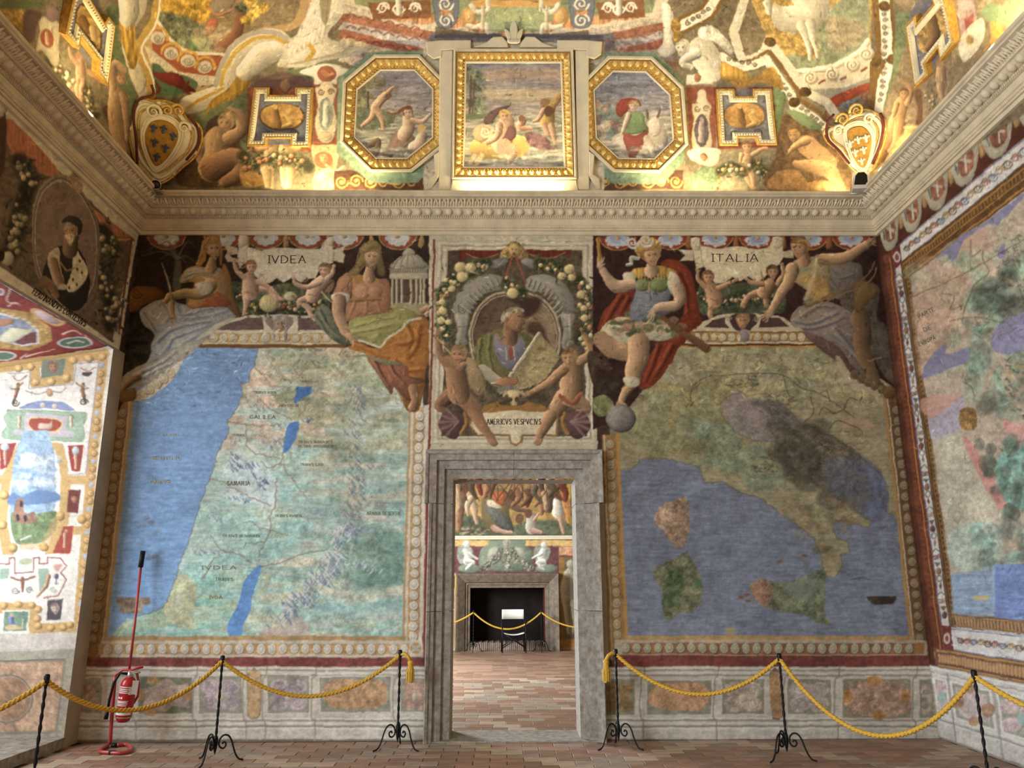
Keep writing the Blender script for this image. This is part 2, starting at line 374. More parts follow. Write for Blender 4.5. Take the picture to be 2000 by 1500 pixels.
# --- painted frame round the map
use()
part('painted_border','ochre and cream egg pattern border painted around the map')
fill([(190,770),(260,782),(207,1248),(207,1286),(120,1286)],(150,112,66),sm=False,tex=.15)
fill([(254,782),(261,782),(209,1248),(202,1248)],OCHRE,sm=False)
line([(253,784),(201,1250)],2.4,(206,186,150),sm=False)
eggs((241,795),(181,1258),22,8.2,7.4,hi=(186,168,134),mid=(150,124,86),dk=(96,68,38),rot=1.45)
fill([(800,795),(842,790),(829,1288),(785,1288)],CREAM,sm=False,tex=.1)
fill([(799,795),(803,795),(790,1250),(785,1250)],OCHRE,sm=False)
fill([(808,795),(829,795),(818,1256),(795,1256)],OCHRE,sm=False,tex=.2)
eggs((820,802),(806,1254),22,9.2,8.2,hi=(222,214,196),mid=(186,176,156),dk=(120,96,60),rot=1.54)
fill([(836,850),(843,850),(829,1284),(824,1284)],(146,62,54),sm=False)
rect(206,1242,792,1251,OCHRE,tex=.15)
rect(196,1251,826,1286,CREAM,tex=.12)
rect(192,1257,800,1278,(196,156,100),tex=.25)
eggs((199,1267.5),(800,1267.5),28,7.6,9.6,hi=(226,220,206),mid=(190,182,164),dk=(138,112,78))
ell(812,1267,11,11,(188,146,84));line([(805,1262),(819,1273)],4,(170,178,190));line([(805,1273),(819,1262)],4,(170,178,190))
part('painted_red_band')
rect(155,1284,830,1303,(142,72,66),tex=.28)
part()
# --- top ornament: valance of shells, scroll frame, egg course
use(420,440,.22)
fill([(-900,90),(1950,90),(1950,900),(1500,1100),(1150,1080),(-500,1080),(-900,1700)],(58,42,32),sm=False,tex=.3)
part('painted_border')
rect(-60,940,1160,960,(200,182,148));rect(-100,960,1160,1040,(188,156,96),tex=.2);rect(-110,1040,1150,1060,(196,180,146));rect(-130,1060,1160,1090,(118,76,34))
eggs((-60,1000),(1040,1000),12,34,36,hi=(206,196,170),mid=(176,160,126),dk=(120,92,50))
fill([(-60,950),(100,850),(250,808),(430,795),(740,795),(900,820),(1000,900),(1040,950)],(206,192,160),soft=1.2)
fill([(10,930),(130,860),(300,822),(420,818),(430,930)],(112,88,78),sm=False,tex=.15);fill([(740,820),(860,830),(920,870),(960,930),(735,930)],(112,88,78),sm=False,tex=.15)
fill([(440,815),(710,815),(690,900),(640,930),(500,930),(450,890)],(136,120,108),soft=2)
for x,d in((430,-1),(715,1)):
    line([(x,810),(x-d*10,870),(x-d*60,930)],30,(212,200,172),w1=16);spiral(x-d*10,830,26,9,(166,150,122),d=d)
# shell valance under the cornice
part('painted_valance','scalloped red valance with pale shell flowers painted under the cornice')
for cx in(-432,70,450,820,1150,1620):
    fill([(cx-165,85),(cx+165,85),(cx+130,160),(cx+60,205),(cx,216),(cx-60,205),(cx-130,160)],(146,74,46),tex=.15,rim=.3)
    for a in range(5):
        t=math.pi*(a+.5)/5;ell(cx+82*math.cos(t),95+62*math.sin(t),34,30,(188,192,186),soft=1.5)
    ell(cx,100,70,52,(196,198,190),soft=3);ell(cx,100,22,18,(186,146,78),vol=.4)
    ring(cx,90,165,124,8,(196,160,108),5,175)
for x in(285,630,1000,1385,1830):fill([(x-10,85),(x+10,85),(x+26,180),(x-26,190)],(170,136,76),vol=.4)
# inscribed scroll
part('painted_scroll','pale painted scroll tablet above the map')
fill([(215,90),(290,92),(295,190),(420,220),(520,205),(640,195),(700,205),(820,218),(930,205),(985,120),(1045,110),(1048,330),(1010,340),(930,400),(890,470),(800,480),(770,510),(690,460),(610,515),(550,465),(480,512),(400,500),(350,440),(330,330),(250,340),(215,390),(198,340)],(214,202,170),sm=False,tex=.07,rim=.25)
fill([(215,90),(290,92),(290,160),(270,182),(220,180)],(206,192,160),vol=.3);fill([(990,112),(1045,105),(1042,180),(985,170)],(206,192,160),vol=.3)
line([(292,110),(285,300)],6,(170,156,124));line([(1000,200),(1005,330)],6,(176,160,128));spiral(230,350,34,8,(160,144,112));spiral(420,470,38,8,(170,152,120));spiral(800,475,30,8,(170,152,120))
fill([(95,165),(200,200),(205,250),(130,260),(160,290),(200,295),(200,330),(110,320),(85,270),(110,235),(90,195)],(196,182,150),sm=False);fill([(1048,215),(1160,185),(1130,230),(1160,255),(1140,330),(1050,310)],(196,182,150),sm=False)
# mask
part('painted_mask','small painted grotesque mask on the frame')
ell(575,830,70,46,(176,166,150),vol=.3);head(575,880,62,(176,138,106),(168,158,142),0)
fill([(520,880),(535,960),(530,1020),(512,1010)],(160,150,140),vol=.3);fill([(612,960),(634,880),(640,1010),(618,1030)],(150,140,132),vol=.3)
# fruit and leaves behind the children
part()
fill([(150,500),(420,560),(560,520),(760,520),(1000,560),(1000,760),(850,790),(620,770),(300,790),(170,740)],(96,100,66),soft=4,tex=.5)
garland([(180,620),(400,740),(640,720),(760,760),(940,700)],110,seed=3)
ell(480,690,88,78,(196,182,120),vol=.5)
for o in(-50,-18,16,50):line([(480+o*.3,618),(480+o,690),(480+o*.4,765)],7,(150,140,84),alpha=.7)
ell(670,630,60,44,(186,184,140),vol=.4);ell(690,632,18,16,(190,110,70))
part('painted_child','naked painted child with one arm raised, left of the scroll lettering')
PS=(208,166,132)
putto((322,372),[(300,470),(310,540),(315,600)],[[(250,460),(190,400),(165,300)],[(380,500),(450,530),(500,560)]],[[(280,610),(275,700),(255,785)],[(370,570),(480,570),(545,640),(585,655)]],58,PS,(140,96,60),.3,150)
part('painted_child','naked painted child with small wings, right of the scroll lettering')
fill([(1000,500),(1050,490),(1050,560),(1000,600),(960,560)],(150,110,80),vol=.3)
putto((970,400),[(960,500),(900,560),(870,620)],[[(930,510),(820,550),(720,520),(700,470)],[(1000,470),(1040,420),(1050,360)]],[[(880,630),(790,680),(830,740),(850,800)],[(850,640),(760,670),(740,700)]],60,PS,(130,100,66),-.6,150)
# seated woman at the left, veiled, with a long reed
part('painted_figure','seated painted woman in a golden veil and pale blue skirt at the left end')
use(220,440,.16)
for l in([(780,760),(790,560),(800,420)],):line(l,110,(96,94,74),w1=70,soft=3)
for e in((350,380),(420,300),(560,260),(560,420),(1000,260),(980,430),(900,460)):line([(800,400),((800+e[0])/2,e[1]-60),e],30,(104,102,80),w1=6,soft=3,alpha=.85)
fill([(215,900),(260,760),(450,745),(600,800),(610,900),(400,960),(300,1050),(210,1060)],(124,78,34),vol=.4,soft=2);spiral(290,830,70,14,(84,50,24))
fill([(200,1120),(330,1060),(480,1260),(480,1500),(330,1700),(150,1900),(100,1700),(170,1350)],(52,46,36),soft=4,tex=.8)
fill([(330,1060),(440,960),(600,910),(700,900),(900,980),(1250,970),(1420,1010),(1520,1110),(1300,1180),(1180,1290),(1060,1440),(900,1560),(760,1660),(600,1740),(420,1800),(240,1900),(150,1860),(320,1760),(450,1600),(480,1450),(500,1330),(380,1220)],(164,164,158),vol=.25,soft=1.5,tex=.1)
folds([[(600,960),(700,1100),(640,1200)],[(800,1000),(860,1110),(1100,1040),(1300,1020)],[(830,1150),(1050,1130),(1400,1060)],[(560,1420),(700,1300),(900,1230),(1200,1170)],[(650,1600),(740,1400),(900,1330),(1150,1240)],[(500,1740),(620,1560),(700,1450)],[(780,1560),(900,1440),(1040,1360)],[(380,1080),(470,1200),(520,1300)]],(104,116,140),(206,200,180),34,4)
fill([(1130,1290),(1300,1180),(1500,1120),(1300,1260),(1080,1450),(960,1560),(1000,1430)],(196,184,156),soft=2,vol=.2)
fill([(1350,470),(1430,600),(1460,820),(1560,1110),(1480,1080),(1380,960),(1330,700)],(134,94,52),vol=.35)
fill([(820,700),(870,560),(1000,500),(1180,510),(1330,540),(1400,700),(1400,860),(1440,1000),(1250,1000),(1000,1010),(920,1000),(900,900),(1000,700)],(176,138,84),vol=.35)
fill([(850,690),(880,560),(1010,500),(1160,540),(1330,540),(1250,600),(1050,620),(900,690)],(170,160,130),vol=.3);folds([[(880,640),(1040,580),(1250,580)],[(870,690),(1000,640)]],(120,108,84),(200,190,160),22)
fill([(910,920),(1000,880),(1150,880),(1230,820),(1330,830),(1440,960),(1300,1000),(1100,1000),(960,1020)],(160,86,50),vol=.3,tex=.15);fill([(930,910),(1080,870),(1160,890),(1060,1000),(940,1000)],(188,128,62),soft=3,vol=.3)
limb([(1190,730),(1080,830),(860,840),(690,870)],[170,140,120,100],(186,154,98));fill([(1010,720),(1150,690),(1230,760),(1180,830),(1080,850)],(200,190,160),vol=.4)
limb([(690,860),(640,930)],[90,60],(192,156,110));limb([(720,950),(720,1060),(735,1120)],[80,66,60],(186,150,106));hand(728,1120,1.4,40,(186,150,108))
line([(600,460),(680,700),(720,960),(740,1120)],[10,26,14,8],(170,156,124),soft=1.5)
limb([(1210,430),(1200,520)],[92,140],(176,140,96));head(1225,290,118,(190,152,106),(150,112,58),.35)
fill([(1100,190),(1200,120),(1290,140),(1330,250),(1300,260),(1250,190),(1180,230),(1140,330),(1130,430),(1060,510),(1020,480),(1060,330)],(182,136,66),vol=.35);fill([(1300,200),(1340,300),(1330,460),(1350,480),(1300,480)],(150,108,56),vol=.3)
folds([[(1110,220),(1080,380),(1050,480)],[(1180,160),(1120,260),(1110,360)]],(120,80,36),(214,176,104),16)
use(200,650,.33)   # foot of the left figure, curved end of the frame
fill([(90,330),(130,250),(230,190),(400,100),(560,40),(640,20),(560,90),(460,180),(330,270),(210,330),(150,400)],(168,160,142),soft=1.5,vol=.25,tex=.1);folds([[(200,260),(330,190),(450,110)],[(160,320),(260,260),(420,180)]],(112,112,116),(204,198,176),18)
limb([(210,260),(150,300),(120,340)],[44,36,30],(150,116,80));part('painted_border');fill([(190,400),(205,350),(330,270),(470,160),(455,210),(400,290),(300,370),(230,400)],(204,194,170));eggs((215,378),(420,222),5,24,30,hi=(206,196,166),mid=(176,158,120),dk=(130,98,50),rot=-.65)
fill([(100,400),(110,350),(190,330),(200,390),(150,410)],(132,96,50),vol=.3)
# woman on the right of the scroll holding a round temple
part('painted_temple','small domed round temple held by the painted woman')
use(420,440,.22)
fill([(1540,690),(1880,690),(1890,770),(1800,800),(1540,730)],(150,138,96),tex=.15)
rect(1556,470,1870,690,(92,70,56))
for x in(1575,1615,1660,1740,1790,1830,1860):line([(x,475),(x,690)],24,(178,166,132),sm=False,vol=.5)
fill([(1548,425),(1892,425),(1895,475),(1548,475)],(182,170,138),sm=False,vol=.2);fill([(1545,380),(1890,375),(1880,425),(1550,425)],(160,148,120),sm=False)
for x in range(1560,1880,22):line([(x,385),(x,420)],6,(112,100,80),sm=False)
fill([(1565,378),(1600,310),(1660,262),(1720,250),(1790,262),(1850,310),(1885,378)],(176,168,142),vol=.4)
for t in(-.8,-.45,-.1,.3,.7):line([(1722+t*60,262),(1722+t*130,310),(1722+t*170,376)],9,(134,126,104))
fill([(1670,262),(1675,225),(1720,200),(1765,225),(1775,262)],(172,162,134),vol=.3)
part('painted_figure','painted woman in rose dress and green and orange mantle beside the temple')
fill([(1450,820),(1600,740),(1790,790),(1880,840),(1940,960),(1920,1150),(1870,1300),(1850,1500),(1800,1650),(1700,1640),(1640,1500),(1560,1400),(1500,1250),(1350,1150),(1180,1090),(1250,1040),(1480,1090)],(178,112,48),vol=.3,tex=.12)
folds([[(1700,880),(1760,1000),(1700,1150)],[(1830,900),(1800,1080),(1720,1180)],[(1560,1020),(1680,1060),(1780,1020)],[(1600,1200),(1700,1290),(1850,1290)],[(1250,1060),(1400,1120),(1560,1180)],[(1680,1320),(1760,1420),(1800,1560)]],(122,62,24),(214,150,66),40,6)
fill([(1350,1170),(1480,1210),(1700,1250),(1720,1330),(1860,1380),(1760,1440),(1720,1560),(1600,1440),(1560,1500),(1450,1330)],(142,88,62),vol=.35,tex=.15);folds([[(1430,1200),(1480,1320),(1560,1440)],[(1560,1230),(1620,1340),(1700,1420)]],(86,50,38),(180,130,96),30,4)
fill([(1160,1170),(1340,1150),(1560,1200),(1700,1240),(1500,1230),(1360,1170)],(130,128,92),soft=2,vol=.2)
fill([(880,790),(950,700),(1040,780),(1100,930),(1180,1000),(1210,1060),(1090,1050),(990,960),(930,900)],(112,114,86),vol=.35,tex=.15);folds([[(940,760),(1010,900),(1130,1010)],[(900,810),(980,930)]],(70,74,58),(150,150,116),26,4)
fill([(1110,480),(1200,430),(1270,430),(1450,470),(1530,480),(1560,620),(1550,760),(1500,790),(1330,800),(1170,850),(1160,700),(1210,640),(1200,560)],(186,128,88),vol=.35)
fill([(1250,440),(1440,470),(1430,520),(1330,500),(1260,520),(1210,480)],(176,132,66));ell(1300,590,78,70,(196,142,100),vol=.35,soft=2);ell(1420,590,64,66,(182,128,90),vol=.4,soft=2)
line([(1190,670),(1330,665),(1470,650)],26,(150,108,56),vol=.3);folds([[(1250,690),(1220,760),(1190,830)],[(1360,690),(1340,780)],[(1450,680),(1480,770)]],(140,86,56),(212,158,116),20,4)
fill([(1190,850),(1330,800),(1560,770),(1600,730),(1760,760),(1780,830),(1660,930),(1530,1010),(1470,1090),(1410,1070),(1260,1010),(1200,950)],(148,144,78),vol=.3,tex=.12);folds([[(1260,900),(1420,850),(1620,820)],[(1230,960),(1420,930),(1600,880)],[(1400,1050),(1460,980)]],(108,112,62),(190,182,116),26,5)
line([(1260,1020),(1400,1060),(1470,1080),(1530,1000),(1650,930),(1720,850),(1820,830)],22,(196,184,150),soft=2);
fill([(1100,470),(1190,420),(1220,560),(1190,640),(1060,620),(1070,540)],(190,134,94),vol=.4);fill([(1030,620),(1110,590),(1190,620),(1180,690),(1100,670),(1050,680)],(212,202,176),vol=.4)
limb([(1100,660),(1090,770),(1140,900),(1180,960)],[120,110,90,70],(190,148,108));hand(1195,980,.9,38,(190,148,108));line([(945,590),(1010,660),(1090,740)],16,(196,172,110),w1=8)
limb([(1840,760),(1890,740),(1880,800)],[60,60,40],(176,134,96))
limb([(1372,370),(1365,460)],[66,112],(190,148,108));fill([(1270,240),(1320,160),(1400,130),(1470,180),(1490,300),(1510,430),(1450,440),(1430,330),(1420,400),(1330,360),(1260,440),(1170,440),(1240,350)],(146,122,72),vol=.3,tex=.2);head(1385,280,84,(196,156,116),(150,120,68),.35)
fill([(1310,215),(1340,150),(1400,130),(1460,165),(1440,210),(1390,195),(1340,230)],(150,126,74),vol=.3)
part()
line([(1955,105),(1955,900)],10,(120,52,40),sm=False)
use(200,650,.33)
part('painted_figure',None);limb([(1840,330),(1850,400),(1835,440)],[60,46,56],(166,120,84));part()
# ================================================================ painted portrait panel over the doorway
use()
rect(838,440,1180,900,(196,184,152),tex=.06)
part('painted_moulding','cream moulded frame painted around the portrait')
for k,(i,c)in enumerate(((0,(186,174,144)),(4,(206,196,166)),(9,(168,154,124)),(13,(204,192,160)),(19,(176,162,130)))):
    fill([(852+i,470+i*.9),(1158-i,470+i*.9),(1164-i,868-i),(844+i,868-i)],c,sm=False)
part()
fill([(874,489),(1136,489),(1146,852),(862,852)],(90,76,56),sm=False,tex=.4)
line([(849,470),(838,876)],4,(128,56,44),sm=False);line([(1161,470),(1172,876)],4,(128,56,44),sm=False)
use(820,450,.19)
part('painted_drape','dark red painted hanging behind the garland')
fill([(400,200),(860,200),(760,265),(620,280),(500,250),(440,300),(400,300)],(112,46,34),sm=False,vstreak=.4);fill([(1060,200),(1560,200),(1540,300),(1480,240),(1360,275),(1200,265)],(112,46,34),sm=False,vstreak=.4)
line([(470,235),(560,270),(660,280),(800,240)],10,(168,118,56));line([(1110,240),(1260,280),(1390,270),(1490,225)],10,(168,118,56))
part('painted_frame','grey scrolled stone frame painted around the portrait')
G1=(146,138,120);G2=(106,98,84)
fill([(340,800),(400,640),(520,510),(660,455),(800,460),(870,510),(860,590),(800,620),(650,660),(540,780),(500,860),(420,860),(350,840)],G1,vol=.25)
fill([(1600,800),(1560,660),(1440,510),(1300,455),(1150,460),(1085,510),(1090,590),(1150,620),(1300,650),(1410,760),(1470,860),(1560,860)],G1,vol=.25)
for sgn,cx in((-1,965),(1,965)):
    for a in np.linspace(.32,1.2,10):
        r0,r1=480,560
        x=math.sin(a)*620;y=1010-math.cos(a)*560
        line([(cx+sgn*x*.8,y+92),(cx+sgn*x*.92,y+28)],26,G2,sm=False,soft=2);line([(cx+sgn*x*.8-10,y+84),(cx+sgn*x*.92-10,y+22)],12,(176,168,146),sm=False,soft=2)
for x in(430,1520):
    fill([(x-70,860),(x+70,860),(x+55,1000),(x+50,1150),(x+40,1200),(x-60,1200),(x-50,1000)],G1,vol=.4,vstreak=.3);spiral(x,815,44,12,G2);ell(x,1150,70,40,mul(G1,.95),vol=.4);spiral(x,1150,40,10,G2)
    line([(x-60,990),(x+60,990)],10,G2)
oval=[(965,620),(1180,650),(1360,790),(1440,1000),(1430,1250),(1330,1480),(1150,1600),(965,1640),(780,1600),(620,1480),(520,1250),(510,1000),(590,790),(760,650)]
fill(oval,(178,160,120));oc=np.array(oval,float)*.95+np.array([965,1130])*.05;fill(oc,(84,64,50));oc=np.array(oval,float)*.93+np.array([968,1134])*.07;fill(oc,(166,142,118));oc=np.array(oval,float)*.9+np.array([970,1138])*.1
part('painted_portrait','bust of a grey haired man in profile holding an unrolled map')
fill(oc,(88,68,52),tex=.2,grad=((150,126,92),.9,.3))
fill([(900,690),(1230,690),(1200,830),(1080,900),(1020,780)],(70,48,40),soft=8);fill([(1120,960),(1230,950),(1290,1060),(1330,1200),(1200,1090),(1110,1060)],(84,58,44),soft=6)
fill([(590,1500),(560,1300),(600,1130),(730,1050),(810,1010),(1000,1050),(1130,1090),(1180,1250),(1100,1560),(900,1620),(700,1560)],(110,104,58),vol=.3,tex=.12)
folds([[(640,1130),(620,1300),(640,1480)],[(740,1080),(720,1260),(760,1460)]],(70,68,38),(150,142,86),26,4)
fill([(780,1060),(900,1160),(1010,1100),(1080,1160),(1060,1300),(960,1420),(840,1400),(760,1200)],(126,120,128),vol=.25);line([(795,1060),(820,1140),(930,1180),(1000,1130)],22,(168,112,82));fill([(910,1210),(960,1210),(950,1320),(920,1320)],(150,74,54))
for x in(880,965):line([(x,1200),(x+8,1340)],9,(196,180,140))
limb([(930,930),(930,1120)],[130,150],(136,98,68))
fill([(850,880),(900,800),(1000,790),(1060,830),(1060,900),(1085,960),(1050,980),(1040,1040),(980,1050),(900,1000)],(160,116,80),vol=.45)
fill([(830,900),(860,830),(940,795),(1040,800),(1075,840),(980,830),(920,870),(890,920),(850,930)],(172,156,118),tex=.5);line([(1010,880),(1060,890)],10,(70,46,34));line([(1010,1005),(1040,1010)],8,(100,50,40));ell(895,910,18,26,(150,106,74),vol=.4)
fill([(1220,1040),(1240,1070),(1440,1300),(1330,1480),(1200,1590),(1000,1620),(930,1520)],(156,138,90),sm=False,tex=.3);mottled([(1200,1100),(1420,1300),(1180,1580),(980,1560)],[(118,98,56),(172,154,110)],40,3,8,5,soft=3)
line([(1220,1060),(930,1500)],40,(196,180,142),sm=False,vol=.4)
use(820,640,.19)
limb([(640,440),(760,520),(830,550)],[130,100,70],(176,164,132));ell(890,560,110,46,(170,116,78),vol=.4)
for i in range(4):line([(900+i*20,520+i*22),(1000-i*12,530+i*20)],20,(172,120,82),vol=.4)
use(820,450,.19)
part('painted_lion_mask','golden lion mask at the top of the painted frame')
fill([(820,260),(900,150),(965,110),(1040,150),(1130,260),(1060,340),(1000,280),(940,280),(880,330)],(176,142,78),tex=.7,vol=.3);ell(965,200,60,70,(196,160,94),vol=.4);line([(940,190),(950,196)],10,(80,54,28));line([(980,196),(992,190)],10,(80,54,28));ell(966,240,22,14,(110,76,40))
part()
fill([(700,330),(860,280),(900,330),(760,400)],(130,126,114),vol=.4);fill([(1080,280),(1250,320),(1200,400),(1040,330)],(130,126,114),vol=.4)
line([(945,270),(860,540)],22,(150,80,58),sm=False);line([(985,270),(1085,540)],22,(150,80,58),sm=False)
part('painted_garland','painted garland of pale fruit and leaves framing the portrait')
FR=((206,180,116),(214,190,136),(190,158,100),(176,120,78),(196,184,140))
garland([(690,340),(560,400),(420,460),(320,560),(230,640),(230,800),(240,950),(270,1080)],150,(82,92,56),FR,1.0,11)
garland([(1230,340),(1400,400),(1560,470),(1660,560),(1720,700),(1720,850),(1720,1000),(1660,1120)],150,(82,92,56),FR,1.0,12)
garland([(880,540),(960,620),(1060,640)],120,(82,92,56),FR,1.2,13)
for x,y,r_ in((420,380,66),(520,385,62),(440,480,66),(1540,400,62),(1460,470,50),(1560,490,46),(330,605,44),(240,830,52),(230,740,42),(960,645,66),(1660,660,50),(1690,800,38),(1700,900,44),(220,930,46),(300,940,40)):
    ell(x,y,r_,r_*.9,(200,176,116),vol=.6,rim=.2)
part('painted_child','naked painted child blowing a pipe at the left of the portrait')
use(820,640,.19);K1=(158,114,78)
fill([(480,320),(560,330),(650,480),(680,640),(600,700),(500,560)],(150,124,86),vol=.3)
limb([(300,700),(210,790),(230,830)],[150,120,80],mul(K1,.85));limb([(430,700),(540,830),(600,930),(690,1080),(770,1190)],[190,170,130,90,60],K1);fill([(690,1150),(760,1150),(810,1190),(740,1210)],K1,vol=.3)
limb([(350,400),(380,560),(400,680)],[200,220,230],K1,vol=.6);limb([(280,360),(210,280),(190,170),(180,90)],[110,90,70,50],K1);limb([(290,330),(400,400),(460,380)],[100,90,60],mul(K1,1.05));hand(185,60,-1.4,30,K1)
head(400,280,92,mul(K1,1.1),(150,118,74),-.4);line([(180,100),(320,270)],14,(190,150,90),sm=False)
part('painted_child','naked painted child with a long trumpet at the right of the portrait')
K2=(170,128,88)
limb([(1600,740),(1700,830),(1640,890)],[170,140,100],mul(K2,.9));limb([(1480,720),(1380,860),(1300,980),(1240,1100),(1210,1180)],[190,160,130,90,60],K2);fill([(1180,1180),(1240,1140),(1270,1160),(1230,1210),(1180,1205)],K2,vol=.3)
limb([(1560,420),(1560,580),(1550,690)],[220,240,230],K2,vol=.6);limb([(1480,430),(1330,560),(1200,640),(1120,680)],[110,90,70,46],K2);limb([(1650,350),(1760,250),(1720,130),(1690,70)],[100,90,70,50],K2);hand(1110,680,2.8,34,K2)
head(1530,320,96,mul(K2,1.1),(150,110,64),-.3);line([(1650,20),(1720,180),(1780,400)],[12,20,60],(190,150,74),sm=False,vol=.4);line([(1440,700),(1560,770),(1660,680)],40,(160,90,58),vol=.3)
part('painted_skull','painted ox skull under the portrait')
ell(910,640,120,50,(124,116,100),soft=3,tex=.4);fill([(900,650),(1030,650),(1010,740),(985,860),(950,860),(930,740)],(196,172,120),vol=.4);ell(935,740,22,26,(90,66,40));ell(995,740,22,26,(90,66,40));line([(900,660),(860,700),(880,650)],18,(186,160,110));line([(1030,660),(1070,690),(1050,650)],18,(186,160,110))
part('painted_tablet','pale painted name tablet above the doorway')
fill([(600,830),(720,780),(800,760),(830,790),(930,800),(1030,800),(1110,760),(1200,780),(1330,830),(1420,900),(1420,1110),(1060,1110),(1050,1180),(990,1215),(930,1190),(920,1110),(600,1110),(500,1000)],(150,106,50),sm=False)
fill([(600,880),(940,850),(1010,850),(1330,875),(1400,930),(1400,1095),(1040,1095),(1030,1170),(990,1195),(945,1175),(935,1095),(600,1095),(520,1000)],(206,190,152),sm=False,tex=.06)
part('painted_child')
limb([(560,860),(600,930),(690,1080),(770,1190)],[150,130,90,60],K1);limb([(1340,910),(1300,980),(1240,1100),(1210,1180)],[140,130,90,60],K2);fill([(690,1150),(760,1150),(810,1190),(740,1210)],K1,vol=.3);fill([(1180,1180),(1240,1140),(1270,1160),(1230,1210),(1180,1205)],K2,vol=.3)
part('painted_shell','purple brown painted scallop shell beside the tablet')
for cx,d in((330,1),(1620,-1)):
    fill([(cx+d*120,880),(cx-d*60,860),(cx-d*130,960),(cx-d*120,1060),(cx-d*20,1140),(cx+d*60,1120),(cx+d*110,1000)],(96,66,62),vol=.3)
    for a in(-.9,-.45,0,.45,.9):line([(cx+d*60,960),(cx+d*60-d*190*math.cos(a),970+170*math.sin(a))],20,(150,116,104),sm=False,w1=30,soft=3,alpha=.7)
    line([(cx+d*130,880),(cx+d*150,980),(cx+d*100,1080)],40,(156,112,52),vol=.4)
part()
# ================================================================ fresco on the end wall, right of the doorway
use()
rect(1166,430,1880,1480,(72,52,38),tex=.3)
part('map_sea')
fill([(1190,660),(1760,660),(1800,1260),(1195,1260)],(116,124,142),sm=False,streak=.12,tex=.12)
part('map_land','olive and green land of the painted peninsula map')
use(1170,650,.33)
north=[(80,60),(1720,60),(1780,1110),(1700,1060),(1660,940),(1680,850),(1580,770),(1500,690),(1400,640),(1300,570),(1210,560),(1150,480),(1060,400),(960,360),(880,380),(840,350),(760,380),(700,430),(750,520),(830,600),(930,640),(1040,640),(1100,760),(1250,880),(1380,960),(1520,1050),(1610,1110),(1600,1150),(1480,1120),(1400,1110),(1380,1160),(1410,1220),(1480,1240),(1490,1290),(1430,1310),(1440,1370),(1400,1450),(1340,1440),(1320,1330),(1270,1210),(1160,1130),(1060,1060),(940,970),(850,950),(720,880),(620,880),(590,790),(480,760),(340,740),(240,750),(200,800),(90,820)]
north=north[:2]+rough(north[2:-1],7,5)+north[-1:]
fill(north,(150,140,104),sm=False,streak=.12,tex=.14,soft=2.5)
fill([(700,430),(840,350),(960,360),(1060,400),(1150,480),(1300,570),(1500,690),(1680,850),(1700,1060),(1610,1110),(1380,960),(1250,880),(1100,760),(1040,640),(930,640),(830,600)],(104,98,92),soft=8,tex=.25)
fill([(1540,780),(1680,850),(1700,1060),(1610,1110),(1560,960)],(98,106,132),soft=8,tex=.2)
mottled([(100,80),(1700,80),(1700,400),(100,400)],[(156,150,114),(164,150,98),(144,142,108),(170,156,108)],200,16,50,31,soft=8,alpha=.5,sq=.3)
mottled([(110,300),(800,250),(800,720),(110,720)],[(136,124,78),(152,140,86),(124,120,80),(132,136,98)],180,10,30,32,soft=6,alpha=.55,sq=.5)
mottled([(460,480),(760,520),(1000,680),(1120,860),(1000,960),(640,850)],[(120,136,108),(132,148,118),(112,124,94)],130,8,26,33,soft=6,alpha=.6,sq=.6)
mottled([(1030,640),(1280,560),(1540,760),(1560,1000),(1380,1000),(1150,860)],[(80,74,58),(92,84,64),(72,68,58),(104,94,70)],170,10,34,34,soft=7,alpha=.6,sq=.6)
fill([(740,420),(830,350),(900,420),(1000,470),(1080,580),(1040,640),(930,640),(830,600),(760,520)],(136,124,116),soft=7,tex=.2);fill([(1000,520),(1250,560),(1540,740),(1560,900),(1500,960),(1300,900),(1130,760),(1040,650)],(92,84,68),soft=12,alpha=.7,tex=.5);fill([(1330,760),(1560,740),(1660,860),(1700,1060),(1600,1090),(1500,1000),(1380,950)],(94,100,122),soft=14,alpha=.55,tex=.2)
fill([(1440,500),(1560,510),(1650,550),(1560,560),(1450,550)],(184,142,112),soft=8,alpha=.7)
mottled([(1060,1000),(1300,960),(1500,1060),(1380,1440),(1300,1300)],[(126,112,80),(110,100,70),(146,124,92)],90,6,18,35,soft=4,alpha=.6,sq=.7)
def crinkle(pts,n,q,cols,seed,w=3):
    r=np.random.default_rng(seed);P=np.asarray(pts,np.float32);lo,hi=P.min(0),P.max(0)
    for k in range(n):
        x,y=r.uniform(lo[0],hi[0]),r.uniform(lo[1],hi[1]);a=r.uniform(-.5,.9)
        line([(x,y),(x+q*math.cos(a)*.5,y+q*math.sin(a)*.5+r.normal(0,q*.2)),(x+q*math.cos(a),y+q*math.sin(a))],w,cols[r.integers(len(cols))],alpha=.55,soft=1)
crinkle([(150,300),(760,720)],200,26,[(96,88,50),(110,100,60)],36);crinkle([(620,560),(1060,950)],160,24,[(74,78,60),(100,96,66)],37);crinkle([(940,360),(1160,500)],60,26,[(96,72,36),(70,58,38)],38,5);crinkle([(1280,580),(1560,740)],60,26,[(176,140,96),(80,66,44)],39,5);crinkle([(1060,980),(1540,1120)],80,22,[(86,78,56),(150,130,96)],40)
crinkle([(740,250),(930,330)],40,18,[(62,66,58)],41,6);crinkle([(900,730),(1060,860)],40,14,[(58,64,56)],42,6)
